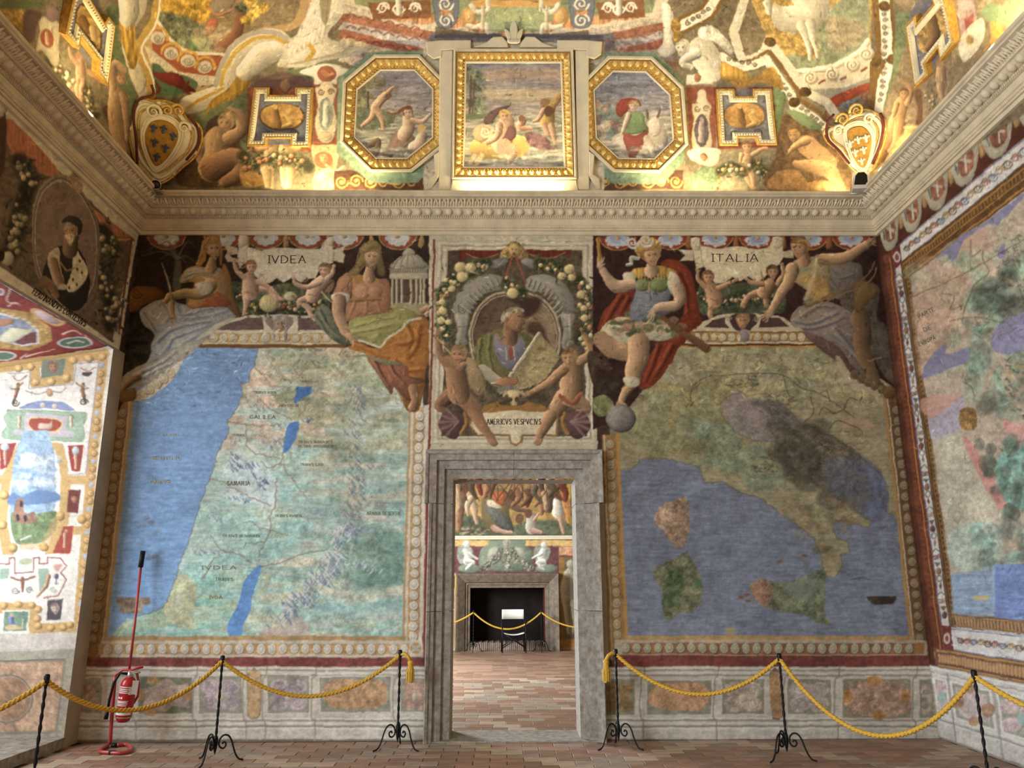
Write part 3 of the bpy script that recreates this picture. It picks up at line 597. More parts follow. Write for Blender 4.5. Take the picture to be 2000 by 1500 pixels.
for l in([(560,310),(640,260),(760,250),(900,240),(1080,250),(1150,290),(1200,330),(1310,360),(1400,420),(1450,460),(1510,495)],[(1090,250),(1110,330),(1130,390)],[(1310,360),(1350,340),(1370,410)],[(1160,260),(1190,300)],[(1250,380),(1270,470),(1210,530)],[(1440,460),(1390,480),(1330,440),(1300,490)],[(1450,450),(1480,390),(1530,400)],[(1360,570),(1420,520),(1540,570),(1560,600)],[(550,420),(545,350),(600,300)],[(1240,600),(1350,600),(1420,640),(1470,680)]):
    line(l,6,(84,66,40),soft=1,alpha=.7)
line(north[5:-1],6,(90,78,56),soft=2,sm=False,alpha=.55)
part('map_island','brown and green island on the painted peninsula map')
use(1170,1000,.34)
fill(rough([(330,0),(380,-60),(440,-70),(500,-90),(520,0),(515,100),(490,180),(470,210),(420,180),(370,120),(320,60),(330,0)],8,6),(160,130,102),tex=.5,soft=2,sm=False)
fill(rough([(470,240),(500,225),(540,280),(590,370),(600,430),(590,520),(530,580),(470,580),(410,620),(370,600),(360,530),(370,450),(310,370),(320,320),(400,280),(470,240)],7,7),(114,116,84),tex=.5,soft=2,sm=False);fill([(400,350),(470,330),(480,500),(390,560),(365,500)],(70,92,56),soft=8,alpha=.7,tex=.5);fill([(540,380),(590,390),(570,440)],(80,112,74),soft=6)
fill([(870,420),(940,390),(1060,410),(1180,370),(1290,335),(1300,480),(1300,580),(1330,650),(1240,630),(1180,590),(1060,575),(940,540),(880,470)],(108,114,86),tex=.5,soft=3);fill([(870,420),(940,390),(1000,440),(960,540),(890,490)],(166,116,92),soft=7,alpha=.8,tex=.5);fill([(1060,420),(1190,380),(1280,400),(1200,500),(1100,480)],(124,140,122),soft=8,alpha=.7)
for x,y in((820,490),(850,475),(860,508),(1180,250),(1040,285)):ell(x,y,18,8,(122,84,62),soft=2)
part('map_cartouche','small dark tablet painted in the sea of the peninsula map')
fill([(1540,485),(1710,482),(1712,505),(1690,530),(1580,532),(1548,505)],(64,52,46),sm=False,tex=.5,soft=2);fill([(735,665),(780,665),(780,712),(735,712)],(150,136,110),soft=4)
line([(1445,385),(1500,378),(1560,388)],7,(70,66,64),soft=2,alpha=.7)
rr_=np.random.default_rng(78);use(1170,650,.33)
for k in range(300):
    x,y=rr_.uniform(120,1650),rr_.uniform(120,900)
    if y>700 and x<640:continue
    q=rr_.uniform(5,12)
    line([(x-q,y+q*.4),(x,y-q*.4),(x+q*1.3,y+q*.5)],3,(104,94,60)if k%2 else(176,164,120),soft=1,alpha=.5)
# --- frame, lower borders darker than the left map's: weaker light put into the colour
use()
part('painted_border','brown and cream egg pattern border painted around the peninsula map')
fill([(1176,850),(1209,845),(1226,1288),(1186,1288)],(150,112,62),sm=False,tex=.15);line([(1206,845),(1224,1248)],6,(176,128,62),sm=False);line([(1180,850),(1196,1288)],3,(198,176,134),sm=False)
eggs((1191,856),(1206,1250),19,8.4,7.6,hi=(176,162,128),mid=(146,124,84),dk=(104,76,42),rot=1.53)
fill([(1728,770),(1760,760),(1812,1288),(1780,1288)],(112,82,50),sm=False,tex=.2);line([(1727,772),(1779,1248)],6,(172,130,70),sm=False);line([(1733,772),(1784,1248)],3,(196,176,140),sm=False)
eggs((1749,790),(1798,1256),22,8,7.4,hi=(160,142,110),mid=(128,106,72),dk=(78,56,34),rot=1.47)
rect(1222,1242,1786,1250,(174,134,76),tex=.15);rect(1200,1250,1812,1287,(168,156,128),tex=.12);rect(1216,1256,1806,1278,(142,96,60),tex=.25)
eggs((1212,1266),(1786,1266),27,7.6,9.4,hi=(178,170,146),mid=(150,138,112),dk=(92,66,42));ell(1797,1266,10,11,(156,104,52))
part('painted_red_band');rect(1196,1280,1820,1303,(124,62,54),tex=.28)
part()
# --- top band
use(1150,440,.2)
fill([(40,100),(3000,100),(3080,1650),(2850,1500),(2300,1190),(850,1190),(300,1900),(40,2000)],(56,34,28),sm=False,tex=.3)
part('painted_border')
rect(900,1005,2300,1040,(190,172,134));rect(880,1045,2300,1135,(164,122,62),tex=.2);rect(860,1135,2300,1160,(196,178,138));rect(860,1160,2300,1176,(70,40,26));rect(860,1176,2300,1192,(176,124,48))
eggs((1010,1092),(2120,1092),13,34,36,hi=(206,192,158),mid=(176,156,116),dk=(110,78,40))
fill([(1080,1010),(1180,910),(1300,870),(1420,860),(1620,860),(1720,870),(1900,900),(1980,960),(2080,1010)],(190,174,138))
fill([(1120,1000),(1220,920),(1340,890),(1370,1000)],(84,58,52),sm=False,tex=.15);fill([(1660,1000),(1690,890),(1860,910),(1960,990)],(84,58,52),sm=False,tex=.15);fill([(1390,880),(1640,880),(1600,1020),(1430,1020)],(70,50,48))
for x,d in((1360,-1),(1650,1)):line([(x,880),(x+d*10,950),(x-d*60,1020)],30,(196,182,150),w1=14);spiral(x-d*12,915,28,10,(150,134,104),d=d)
part('painted_valance','scalloped red valance with blue and white flowers painted at the right')
for cx in(280,800,1230,1650,2160,2560):
    fill([(cx-180,110),(cx+180,110),(cx+150,180),(cx+70,225),(cx,236),(cx-70,225),(cx-150,180)],(140,58,34),tex=.15,rim=.3)
    for a in range(5):
        t=math.pi*(a+.5)/5;ell(cx+90*math.cos(t),118+64*math.sin(t),36,32,(178,182,186),soft=1.5)
    ell(cx,122,76,52,(150,160,184),soft=3);ell(cx,125,22,18,(186,146,90),vol=.4);ring(cx,105,178,134,9,(190,140,74),5,175)
    for a in(.25,.5,.75):ell(cx+130*math.cos(a*math.pi),118+92*math.sin(a*math.pi),12,12,(206,196,176))
for x in(980,1440,1900,2350):fill([(x-14,110),(x+14,110),(x+30,215),(x-30,225)],(150,90,48),vol=.4)
part('painted_scroll','pale painted scroll tablet above the peninsula map')
fill([(1000,130),(1085,125),(1095,200),(1250,230),(1420,210),(1500,205),(1640,235),(1760,215),(1800,120),(1890,125),(1900,300),(1860,380),(1790,430),(1720,500),(1640,560),(1560,500),(1470,548),(1400,500),(1330,560),(1240,570),(1160,480),(1120,400),(1040,430),(1030,300)],(208,192,150),sm=False,tex=.07,rim=.25)
fill([(1000,130),(1085,125),(1088,225),(1050,245),(1010,225)],(204,188,150),vol=.3);fill([(1795,120),(1890,120),(1880,215),(1810,215)],(204,188,150),vol=.3);line([(1095,220),(1115,400)],6,(150,132,98));spiral(1060,420,30,8,(150,132,98));spiral(1340,530,34,8,(150,132,98))
fill([(865,235),(1020,240),(1030,340),(880,350),(940,295)],(186,170,134),sm=False);fill([(1890,250),(1990,240),(2000,320),(1890,310)],(186,170,134),sm=False)
part('painted_mask','painted woman face mask on the right frame')
head(1505,940,74,(178,134,92),(150,112,76),0);fill([(1480,1030),(1560,1030),(1560,1130),(1490,1130)],(136,122,116),vol=.3)
part()
fill([(1080,600),(1400,560),(1700,560),(1900,600),(1900,840),(1650,860),(1300,860),(1100,860)],(76,84,56),soft=4,tex=.5);garland([(1120,700),(1300,760),(1500,700),(1700,720),(1850,700)],120,(76,84,54),seed=23)
part('painted_child','painted child holding up the scroll, left of the mask');K3=(186,140,98)
putto((1165,510),[(1200,620),(1230,690),(1235,730)],[[(1130,590),(1065,530),(1060,440)],[(1270,610),(1360,570),(1440,525)]],[[(1210,750),(1200,830),(1180,890)],[(1270,740),(1240,790)]],66,K3,(120,84,50),.2,160)
part('painted_child','painted child with one arm up at the right end of the scroll')
putto((1790,460),[(1760,580),(1720,650)],[[(1850,560),(1900,470),(1880,380)],[(1680,570),(1590,560),(1540,525)]],[[(1690,650),(1570,690),(1510,770),(1490,800)],[(1730,680),(1730,780)]],64,K3,(110,78,48),.2,150);line([(1685,460),(1750,800)],12,(150,112,56),sm=False)
# armoured woman
part('painted_figure','painted woman in green and blue breastplate seated with a club and helmet plume')
RD=(136,54,30)
fill([(430,620),(330,650),(200,780),(110,900),(100,1080),(300,1000),(480,800)],RD,vol=.3,tex=.12);fill([(700,400),(760,330),(900,360),(1000,480),(1060,720),(1080,860),(1100,960),(960,1060),(940,1140),(870,1200),(800,1340),(680,1520),(560,1600),(480,1560),(560,1300),(700,1150),(900,900),(930,700),(860,500)],RD,vol=.3,tex=.12)
folds([[(880,480),(960,640),(980,860)],[(700,1180),(640,1350),(560,1540)],[(820,1180),(740,1350),(660,1480)],[(330,700),(240,840),(160,1000)],[(400,720),(330,860)]],(78,26,18),(176,84,46),36,5)
fill([(90,1100),(160,960),(300,900),(500,900),(720,900),(860,980),(840,1080),(700,1130),(600,1120),(400,1170),(260,1130)],(196,182,142),vol=.3,tex=.1);folds([[(200,1010),(300,1100),(400,1160)],[(480,980),(500,1080),(640,1110)],[(640,950),(680,1060)]],(140,124,88),(222,210,172),22,4)
mottled([(200,880),(480,850),(800,900),(980,960),(860,1080),(640,1020),(420,1080),(250,1050)],[(92,100,60),(150,110,80),(70,78,46),(176,130,104)],130,4,11,61,soft=2,alpha=.9,sq=.6)
BL=(122,126,132)
fill([(400,820),(450,650),(470,560),(780,560),(800,680),(760,780),(790,860),(640,900),(440,930)],BL,vol=.4,tex=.08);folds([[(480,770),(620,790),(760,770)],[(600,640),(600,740)]],(76,82,96),(166,166,164),14,4)
ell(525,580,74,66,(122,130,78),vol=.5);ell(690,575,98,72,(118,128,74),vol=.5);line([(590,540),(580,640)],16,(186,138,66))
fill([(420,450),(520,410),(700,400),(850,450),(780,520),(690,500),(560,490),(480,520)],(186,142,56),vol=.3,vstreak=.5)
for i in range(14):x=440+i*29;line([(x,440+abs(i-7)*4),(x+(i-7)*3,520)],14,(206,164,80),soft=1.2,alpha=.7)
fill([(330,480),(430,460),(460,560),(420,620),(360,600)],(200,186,150),vol=.3);limb([(400,580),(280,600),(200,540),(140,440)],[120,130,100,70]);hand(110,390,-1.4,44);line([(85,130),(110,330)],36,(180,132,56),sm=False,vol=.4)
fill([(790,450),(870,500),(900,640),(840,700),(770,600)],(196,182,146),vol=.35);limb([(870,620),(890,720),(840,780),(700,800),(640,850)],[110,120,110,90,66]);hand(625,850,2.0,44)
line([(720,900),(900,1040),(1150,1200)],[40,60,84],(112,76,46),sm=False,vol=.4)
limb([(120,1110),(220,1200),(360,1250),(390,1280)],[160,190,150,90],(180,138,96));limb([(490,1160),(480,1300),(440,1420),(430,1520),(350,1640),(310,1740)],[220,200,170,120,80,60],(188,146,102));fill([(280,1730),(350,1730),(380,1800),(330,1850),(270,1840)],(186,146,96),vol=.3);fill([(350,1480),(480,1490),(480,1560),(400,1580),(350,1540)],(196,182,146),vol=.3)
limb([(612,370),(610,440)],[84,140]);ell(580,230,130,120,(176,136,66),tex=.6);head(610,300,100,(196,150,106),(150,112,58),.25)
fill([(470,260),(500,190),(600,150),(700,190),(710,240),(600,215),(520,260)],(178,136,62),vol=.3);spiral(430,170,60,26,(196,190,176));spiral(560,150,70,26,(186,182,172));line([(480,330),(420,320),(420,380),(380,390)],36,(180,172,156),vol=.4)
part('painted_animal','dark painted beast head beneath the armoured woman')
fill([(-20,1260),(60,1230),(140,1260),(180,1320),(240,1400),(180,1430),(100,1400),(60,1480),(200,1500),(340,1540),(240,1640),(80,1640),(20,1500)],(70,54,38),vol=.3,tex=.4);ell(120,1290,16,12,(24,18,14));ell(215,1395,20,14,(90,70,60))
part('painted_globe','grey painted globe under the foot of the armoured woman')
fill([(40,1700),(160,1660),(250,1760),(200,1840),(80,1860)],(112,116,70),soft=2,tex=.4);ell(315,1890,150,136,(124,116,106),vol=.6,tex=.15)
# figure at the right end
part('painted_figure','painted figure in green and ochre tunic leaning with outstretched arm at the right end')
use(1400,440,.2)
fill([(1080,400),(1300,360),(1480,560),(1580,640),(1560,900),(1660,1000),(1700,1300),(1760,1550),(1640,1480),(1500,1250),(1300,1000),(1200,700)],(88,78,64),soft=3,tex=.3)
fill([(1060,390),(1380,370),(1400,520),(1220,720),(1120,640)],(112,100,88),vol=.3);folds([[(1120,440),(1220,520),(1340,480)],[(1100,520),(1180,620),(1260,640)]],(70,66,66),(150,136,118),24,5)
fill([(720,900),(800,800),(980,750),(1150,760),(1320,860),(1380,1000),(1340,1200),(1420,1330),(1560,1480),(1720,1650),(1600,1640),(1400,1500),(1300,1400),(1160,1260),(1040,1230),(920,1120),(840,1020),(740,980)],(130,114,100),vol=.3,tex=.12)
folds([[(780,940),(960,960),(1180,860)],[(840,1010),(1060,990),(1240,900)],[(1080,1080),(1260,1180),(1380,1280)],[(1160,1020),(1300,1180),(1460,1380)],[(1000,1110),(1140,1200),(1240,1300)],[(860,880),(1000,800),(1150,800)]],(82,80,92),(176,158,132),34,5)
fill([(850,1040),(1000,1080),(1200,1200),(1330,1380),(1500,1540),(1600,1650),(1420,1560),(1200,1350),(1040,1240),(920,1140)],(104,76,64),soft=3,vol=.3,tex=.15)
limb([(1400,880),(1420,1050),(1420,1200),(1500,1420),(1580,1600)],[170,190,160,120,90],(122,92,58));line([(1480,1320),(1600,1290)],16,(150,120,76))
fill([(1350,560),(1520,560),(1600,640),(1540,720),(1450,760),(1400,860),(1340,800)],(112,86,46),vol=.4)
fill([(700,440),(760,340),(860,320),(980,300),(1080,380),(1120,480),(1100,600),(1150,700),(1040,740),(880,800),(840,760),(880,640),(780,560)],(164,142,92),vol=.35,tex=.15);fill([(800,470),(940,480),(1080,560),(1080,700),(960,720),(900,600)],(176,132,62),soft=10,alpha=.7,tex=.3);fill([(760,380),(880,350),(900,440),(800,480)],(134,140,96),soft=8,alpha=.7);line([(980,300),(940,460),(900,640),(860,720)],40,(190,168,128),soft=3,alpha=.7)
limb([(740,430),(700,560),(620,680),(540,830)],[140,120,100,70],(192,150,104));hand(510,860,2.3,50,(192,150,104));limb([(1040,330),(1200,330),(1330,280),(1440,210),(1500,170)],[120,120,100,80,60],(186,142,98));hand(1510,160,-.4,46,(170,128,88))
line([(900,790),(1150,660),(1400,540),(1510,440),(1540,360)],16,(120,88,50));line([(820,900),(1100,730),(1400,600),(1530,500),(1560,420)],14,(130,98,58));line([(1480,190),(1560,110)],14,(130,94,56))
limb([(850,250),(850,340)],[80,134],(176,132,92));head(800,220,96,(196,150,106),(120,82,48),-.5);fill([(720,150),(800,120),(880,140),(920,200),(880,260),(850,190),(760,180)],(130,92,52),tex=.4);line([(800,160),(870,150),(900,190)],20,(176,136,62))
part('painted_border')
use(1170,650,.33)
fill([(1395,145),(1430,150),(1480,230),(1560,300),(1680,350),(1690,380),(1560,350),(1450,270)],(172,156,122));eggs((1490,235),(1690,345),5,22,26,hi=(120,100,70),mid=(96,74,46),dk=(60,42,26),rot=.5);ell(1722,355,42,40,(112,80,46),vol=.4)
part()
# ================================================================ painted dado of the end wall
use()
def dado(x0,x1,bright):
    W0=mul((206,198,182),bright);sh=mul((150,138,118),bright);lt=mul((226,220,206),bright)
    part('painted_dado','painted stone dado with feigned mouldings')
    fill([(x0,1302),(x1,1302),(x1,1475),(x0,1475)],W0,sm=False,tex=.1,streak=.06)
    for y,h,c in((1304,3,lt),(1308,2,sh),(1313,3,lt),(1318,2.5,sh),(1402,3,lt),(1406,2.5,sh),(1411,3,lt),(1417,3.4,sh),(1421,3,lt)):rect(x0,y,x1,y+h,c,soft=1.5)
    rect(x0,1444,x1,1452,mul(sh,.8),soft=3)
def panel(x0,y0,x1,y1,ground,frame=(214,206,190)):
    rect(x0-5,y0-5,x1+5,y1+5,frame,soft=1.2);rect(x0-1.5,y0-1.5,x1+1.5,y1+1.5,mul(frame,.72),soft=1);rect(x0,y0,x1,y1,ground,tex=.18)
def quatre(x0,y0,x1,y1,col,eye):
    cx,cy=(x0+x1)/2,(y0+y1)/2;w,h=(x1-x0)/2,(y1-y0)/2
    for sx in(-1,1):
        for s2 in(-1,1):ell(cx+sx*w*.47,cy+s2*h*.46,w*.5,h*.5,col,soft=1.5,tex=.35)
    ell(cx,cy,w*.5,h*.6,col,soft=2,tex=.3)
    for sx in(-1,1):
        for s2 in(-1,1):spiral(cx+sx*w*.5,cy+s2*h*.45,w*.3,1.6,mul(col,.78),d=sx*s2,alpha=.7)
    ell(cx,cy+h*.1,w*.22,h*.28,eye,soft=1.5,vol=.3)
def joint(x,c=(150,140,122)):line([(x+6,1303),(x+4,1322),(x-2,1330),(x-4,1398),(x+2,1408),(x+3,1446)],2.6,c,soft=1.4,alpha=.8)
GRN=(158,158,138);OB=(192,150,108)
dado(60,838,1.0)
part('painted_panel','panel of feigned marble painted on the dado')
panel(150,1326,197,1391,GRN);quatre(150,1330,194,1388,(180,154,136),(190,170,140))
panel(272,1323,374,1392,(126,132,108));fill([(282,1345),(300,1340),(318,1326),(330,1326),(350,1338),(368,1334),(364,1360),(368,1384),(340,1380),(318,1390),(296,1380),(280,1384),(284,1362)],(184,164,150),tex=.3)
for x,y,a,b in((299,1329,14,8),(366,1358,8,12),(293,1391,13,8),(276,1356,7,12)):ell(x,y,a,b,(188,148,92),tex=.3)
panel(390,1322,471,1391,GRN);quatre(392,1326,469,1388,(182,166,170),(204,190,158))
fill([(483,1318),(496,1303),(512,1318),(509,1396),(503,1404),(490,1404),(482,1396)],(150,134,112),sm=False);fill([(486,1318),(497,1310),(509,1320),(506,1392),(497,1400),(485,1392)],(202,164,118),tex=.25)
panel(524,1321,602,1390,GRN);quatre(526,1326,600,1388,(188,172,176),(204,190,158))
panel(627,1324,761,1389,GRN);fill([(640,1332),(664,1328),(728,1328),(752,1334),(758,1356),(750,1378),(720,1384),(660,1384),(638,1374),(630,1352)],OB,tex=.35)
panel(784,1326,838,1389,GRN);quatre(786,1328,834,1388,(194,156,136),(206,190,170))
part('painted_dado')
for x in(262,380,478,516,612,772):joint(x)
dado(1170,1880,.9)  # right dado painted dimmer, the weaker daylight there put into its colours
G2=(134,134,112)
part('painted_panel')
panel(1180,1328,1238,1396,G2,(190,180,160));quatre(1182,1330,1236,1394,(146,116,74),(160,130,90))
panel(1266,1331,1388,1394,G2,(196,184,164));fill([(1276,1340),(1300,1334),(1360,1334),(1380,1342),(1386,1360),(1378,1382),(1350,1388),(1296,1386),(1272,1376),(1266,1358)],(184,138,98),tex=.35)
panel(1412,1328,1491,1393,G2,(196,184,164));quatre(1413,1330,1490,1392,(176,160,142),(196,180,156))
fill([(1502,1314),(1512,1303),(1528,1314),(1530,1396),(1520,1406),(1508,1404)],(112,92,70),sm=False);fill([(1504,1318),(1514,1312),(1526,1320),(1528,1394),(1516,1402),(1506,1392)],(172,130,88),tex=.3)
panel(1540,1328,1622,1393,G2,(196,184,164));quatre(1541,1330,1621,1392,(170,158,144),(176,166,150))
panel(1648,1328,1778,1401,(140,132,104),(196,184,164));fill([(1660,1338),(1765,1336),(1770,1392),(1664,1394)],(176,140,116),tex=.4)
for x,y,a,b in((1707,1331,15,10),(1716,1397,15,9),(1656,1360,9,13),(1768,1360,9,13)):ell(x,y,a,b,(180,126,70),tex=.3)
panel(1798,1328,1836,1400,(130,128,104),(190,178,158));quatre(1799,1332,1838,1398,(156,142,122),(166,150,128))
part('painted_dado')
for x in(1254,1398,1534,1634,1786):joint(x,(128,116,98))
part()
# ================================================================ fresco on the right wall (laid out in metres from the corner and height)
def RW(d,z):return tuple(proj([XR,YB-d,z]))
def rwp(*pts):return[RW(*p)for p in pts]
def rwr(d0,z0,d1,z1,c,**k):fill(rwp((d0,z0),(d1,z0),(d1,z1),(d0,z1)),c,sm=False,**k)
use()
fill(rwp((-.05,-.2),(3.6,-.2),(3.6,5.7),(-.05,5.7)),(96,54,36),sm=False,tex=.2)
part('painted_valance','row of pale half round shields painted under the right cornice')
rwr(-.05,5.1,3.6,5.7,(92,46,32),tex=.15)
for i in range(7):
    d=.28+i*.5
    fill(rwp((d-.21,5.55),(d+.21,5.55),(d+.19,5.32),(d+.1,5.2),(d-.02,5.17),(d-.14,5.22),(d-.2,5.34)),(186,176,146),vol=.2)
    fill(rwp((d-.1,5.5),(d+.12,5.5),(d+.12,5.3),(d,5.26),(d-.1,5.32)),(150,92,66),tex=.4);line(rwp((d-.06,5.46),(d+.08,5.36)),6,(190,170,140));line(rwp((d+.02,5.48),(d,5.3)),4,(200,190,170));line(rwp((d-.15,5.46),(d-.13,5.34)),3,(96,110,100))
    fill(rwp((d+.24,5.5),(d+.27,5.5),(d+.3,5.32),(d+.22,5.32)),(186,140,84),vol=.4)
part('painted_border','white band of fine scrollwork painted around the right wall map')
rwr(.07,.68,.27,5.16,(124,62,40),tex=.2);line(rwp((.2,.7),(.2,5.1)),2,(196,130,60),sm=False)
WB=(214,206,194)
rwr(.27,.86,.43,5.16,WB,tex=.08);rwr(.27,4.93,3.6,5.16,WB,tex=.08);rwr(.27,.86,3.6,1.1,(216,212,206),tex=.08)
for d0,z0,d1,z1 in((.28,1.1,.28,4.93),(.42,1.1,.42,4.93),(.27,5.15,3.6,5.15),(.43,4.95,3.6,4.95),(.43,1.08,3.6,1.08),(.27,.875,3.6,.875)):line(rwp((d0,z0),(d1,z1)),2,(112,116,150),sm=False)
for z0,z1 in((4.93,5.16),(.86,1.1)):
    rwr(.27,z0,.44,z1,(130,58,50),tex=.15);x,y=RW(.35,(z0+z1)/2);ell(x,y,7,11,(206,190,180));ell(x,y,4,6,(150,80,70))
rg=np.random.default_rng(5)
for i in range(52):     # candelabrum ornament down the upright band
    z=1.2+i*.071;x,y=RW(.35,z);c=[(120,74,66),(112,100,80),(150,108,84),(104,106,104)][i%4]
    k=i%6
    if k==0:ell(x,y,5,7,c,vol=.3)
    elif k==1:fill([(x-6,y-4),(x+6,y-3),(x,y+6)],c,sm=False)
    elif k==2:spiral(x-3,y,5,1.8,c);spiral(x+3,y,5,1.8,c,d=-1)
    elif k==3:line([(x-6,y+3),(x,y-3),(x+6,y+3)],2,c)
    elif k==4:ell(x,y,3,4,mul(c,1.2));line([(x,y-6),(x,y+6)],1.6,c)
    else:ring(x,y,4.5,5.5,1.8,c)
for i in range(28):
    for z,s in((5.05,1),(.98,-1)):
        d=.58+i*.11;x,y=RW(d,z);q=5+d*2.2;c=[(112,92,70),(150,96,76),(104,110,130),(160,130,84)][i%4]
        spiral(x,y,q,2.4,c,d=(-1)**i);line([(x-q,y+s*3),(x,y-q*.5),(x+q,y-s*4)],2.2,mul(c,.9));ell(x+q*.5,y-q*.4,3,3,mul(c,1.2))
part('painted_frame','brown gilded frame painted around the right wall map')
rwr(.42,1.1,.56,4.95,(98,66,38),tex=.2);rwr(.42,4.72,3.6,4.95,(102,68,36),tex=.2);rwr(.42,1.1,3.6,1.24,(120,88,70),tex=.2);rwr(.07,.68,3.6,.87,(120,84,66),tex=.2)
for a,b in((.44,.45),(.485,.495),(.535,.55)):rwr(a,1.1,b,4.9,(166,116,50))
for a,b in((4.74,4.76),(4.82,4.835),(4.9,4.92)):rwr(.45,a,3.6,b,(170,120,50))
for a,b in((1.22,1.235),(1.19,1.2),(.84,.86),(.7,.715),(1.11,1.12)):rwr(.12 if a<1 else .5,a,3.6,b,(196,144,74))
for i in range(70):
    d=.16+i*.05
    if d>.52:line(rwp((d,1.13),(d,1.18)),4,(186,146,92),sm=False,soft=1.5)
    line(rwp((d,.75),(d+.01,.81)),5+i*.05,(196,148,96),sm=False,soft=1.5);
    z=1.25+i*.052;line(rwp((.51,z),(.53,z)),3,(160,116,58),sm=False);line(rwp((.6+i*.05,4.85),(.6+i*.05,4.89)),3,(150,104,46),sm=False)
    line(rwp((.12,1+i*.06),(.16,1+i*.06)),3,(150,86,48),sm=False,alpha=.6)
part('map_land','pink and sea green lands of the painted map on the right wall')
fill(rwp((.56,1.24),(3.6,1.24),(3.6,4.72),(.56,4.72)),(186,166,142),sm=False,tex=.18)
use(1600,300,.4)
mottled([(450,560),(1000,300),(1400,300),(1400,1100),(520,1100)],[(196,172,140),(168,176,140),(190,150,122),(150,166,134)],220,8,30,51,soft=7,alpha=.55,sq=.8)
mottled([(740,640),(1000,500),(1400,500),(1400,1300),(760,1250),(720,950)],[(134,176,146),(118,166,140),(112,112,92),(150,180,150),(92,96,84)],230,6,24,52,soft=5,alpha=.6,sq=1.1)
fill([(560,600),(660,560),(720,640),(640,900),(620,960),(500,1080),(470,900),(450,700)],(200,158,128),soft=12,alpha=.6,tex=.2);fill([(540,1240),(690,1170),(690,1340),(560,1400)],(172,162,176),soft=3,tex=.15);fill([(500,1200),(690,1170),(640,1230),(540,1290)],(206,150,128),soft=5,alpha=.8)
fill([(890,1290),(1000,1330),(1400,1400),(1400,1480),(1000,1420),(940,1400)],(206,148,134),soft=4,tex=.15);fill([(690,1250),(760,1250),(765,1340),(695,1340)],(150,112,62),tex=.5)
use(1600,800,.4667)
fill([(480,150),(620,110),(730,320),(770,430),(740,660),(560,670),(520,420)],(196,190,164),soft=10,alpha=.7,tex=.2);fill([(600,120),(640,140),(700,240),(775,380),(770,425),(740,400),(660,260)],(206,142,128),soft=2.5,tex=.12)
fill([(740,220),(830,160),(1100,120),(1100,420),(860,420),(780,380)],(128,182,166),soft=5,tex=.25);mottled([(660,130),(860,120),(860,420),(780,460),(700,300)],[(82,88,76),(96,100,84),(120,150,130)],70,4,14,53,soft=4,alpha=.7,sq=1.3)
fill([(560,500),(740,480),(740,660),(560,660)],(172,196,176),soft=10,alpha=.7,tex=.25);mottled([(640,480),(860,480),(860,640),(700,680)],[(104,116,104),(150,196,176),(120,132,120)],50,5,16,54,soft=5,alpha=.6,sq=1)
part('map_sea','blue water at the foot of the painted map on the right wall')
fill([(550,690),(740,660),(1200,640),(1200,900),(560,856)],(148,172,200),sm=False,soft=6,tex=.12,streak=.15);fill([(735,650),(1200,630),(1200,910),(735,870)],(122,146,206),sm=False,soft=2,tex=.12,streak=.12);fill([(650,780),(705,780),(705,795),(650,795)],(206,180,120),soft=2)
use(1600,300,.4)
LKB=(132,128,158)
fill([(560,520),(690,400),(800,340),(1000,190),(1300,60),(1300,260),(1010,200),(930,290),(870,350),(820,340),(740,420),(650,530),(620,490)],LKB,sm=False,soft=1.6,tex=.12);fill([(700,430),(740,400),(800,360),(830,440),(800,420),(740,480),(700,470),(665,530)],(192,158,132),soft=2)
fill([(505,1090),(530,1010),(610,930),(625,980),(720,950),(725,1010),(640,1050),(540,1090)],LKB,soft=2,tex=.1);fill([(840,900),(880,830),(960,790),(1100,740),(1300,760),(1300,920),(1000,960),(920,980),(850,960)],(136,132,164),soft=2,tex=.12);fill([(875,480),(900,440),(910,500),(880,510)],LKB)
part('map_land')
mottled([(760,640),(950,560),(980,780),(760,800)],[(84,84,70),(70,74,64)],40,8,22,55,soft=8,alpha=.5,sq=.6)
crinkle([(860,400),(1000,760)],70,16,[(60,60,50),(80,74,56)],56,6);crinkle([(740,760),(1000,900)],50,30,[(100,78,56)],57,4);crinkle([(900,1000),(1000,1300)],40,24,[(66,64,58),(170,140,90)],58,9)
for l in([(450,700),(700,590),(1000,420),(1300,260)],[(600,680),(660,700),(640,760),(700,740)],[(800,470),(800,520),(830,580),(760,640),(710,760),(700,830)],[(740,420),(745,500),(790,470)],[(690,1110),(740,1140),(760,1190)],[(640,820),(760,800),(900,830)],[(900,600),(960,620),(990,700)]):line(l,4,(96,74,54),alpha=.75)
for y0,y1 in((900,760),):line([(470,y0),(1200,y1-320)],2,(150,130,106),alpha=.4)
part('painted_dado','bright painted stone dado with marble panels on the right wall')
use()
rwr(-.05,-.2,3.6,.69,(206,202,192),tex=.1)
for z,h,c in((.66,.02,(226,222,214)),(.62,.012,(160,156,146)),(.6,.02,(222,218,210)),(.2,.02,(228,224,216)),(.17,.015,(156,150,142)),(.15,.02,(222,216,210))):rwr(-.05,z,3.6,z+h,c)
rwr(-.05,-.05,3.6,.02,(150,140,130))
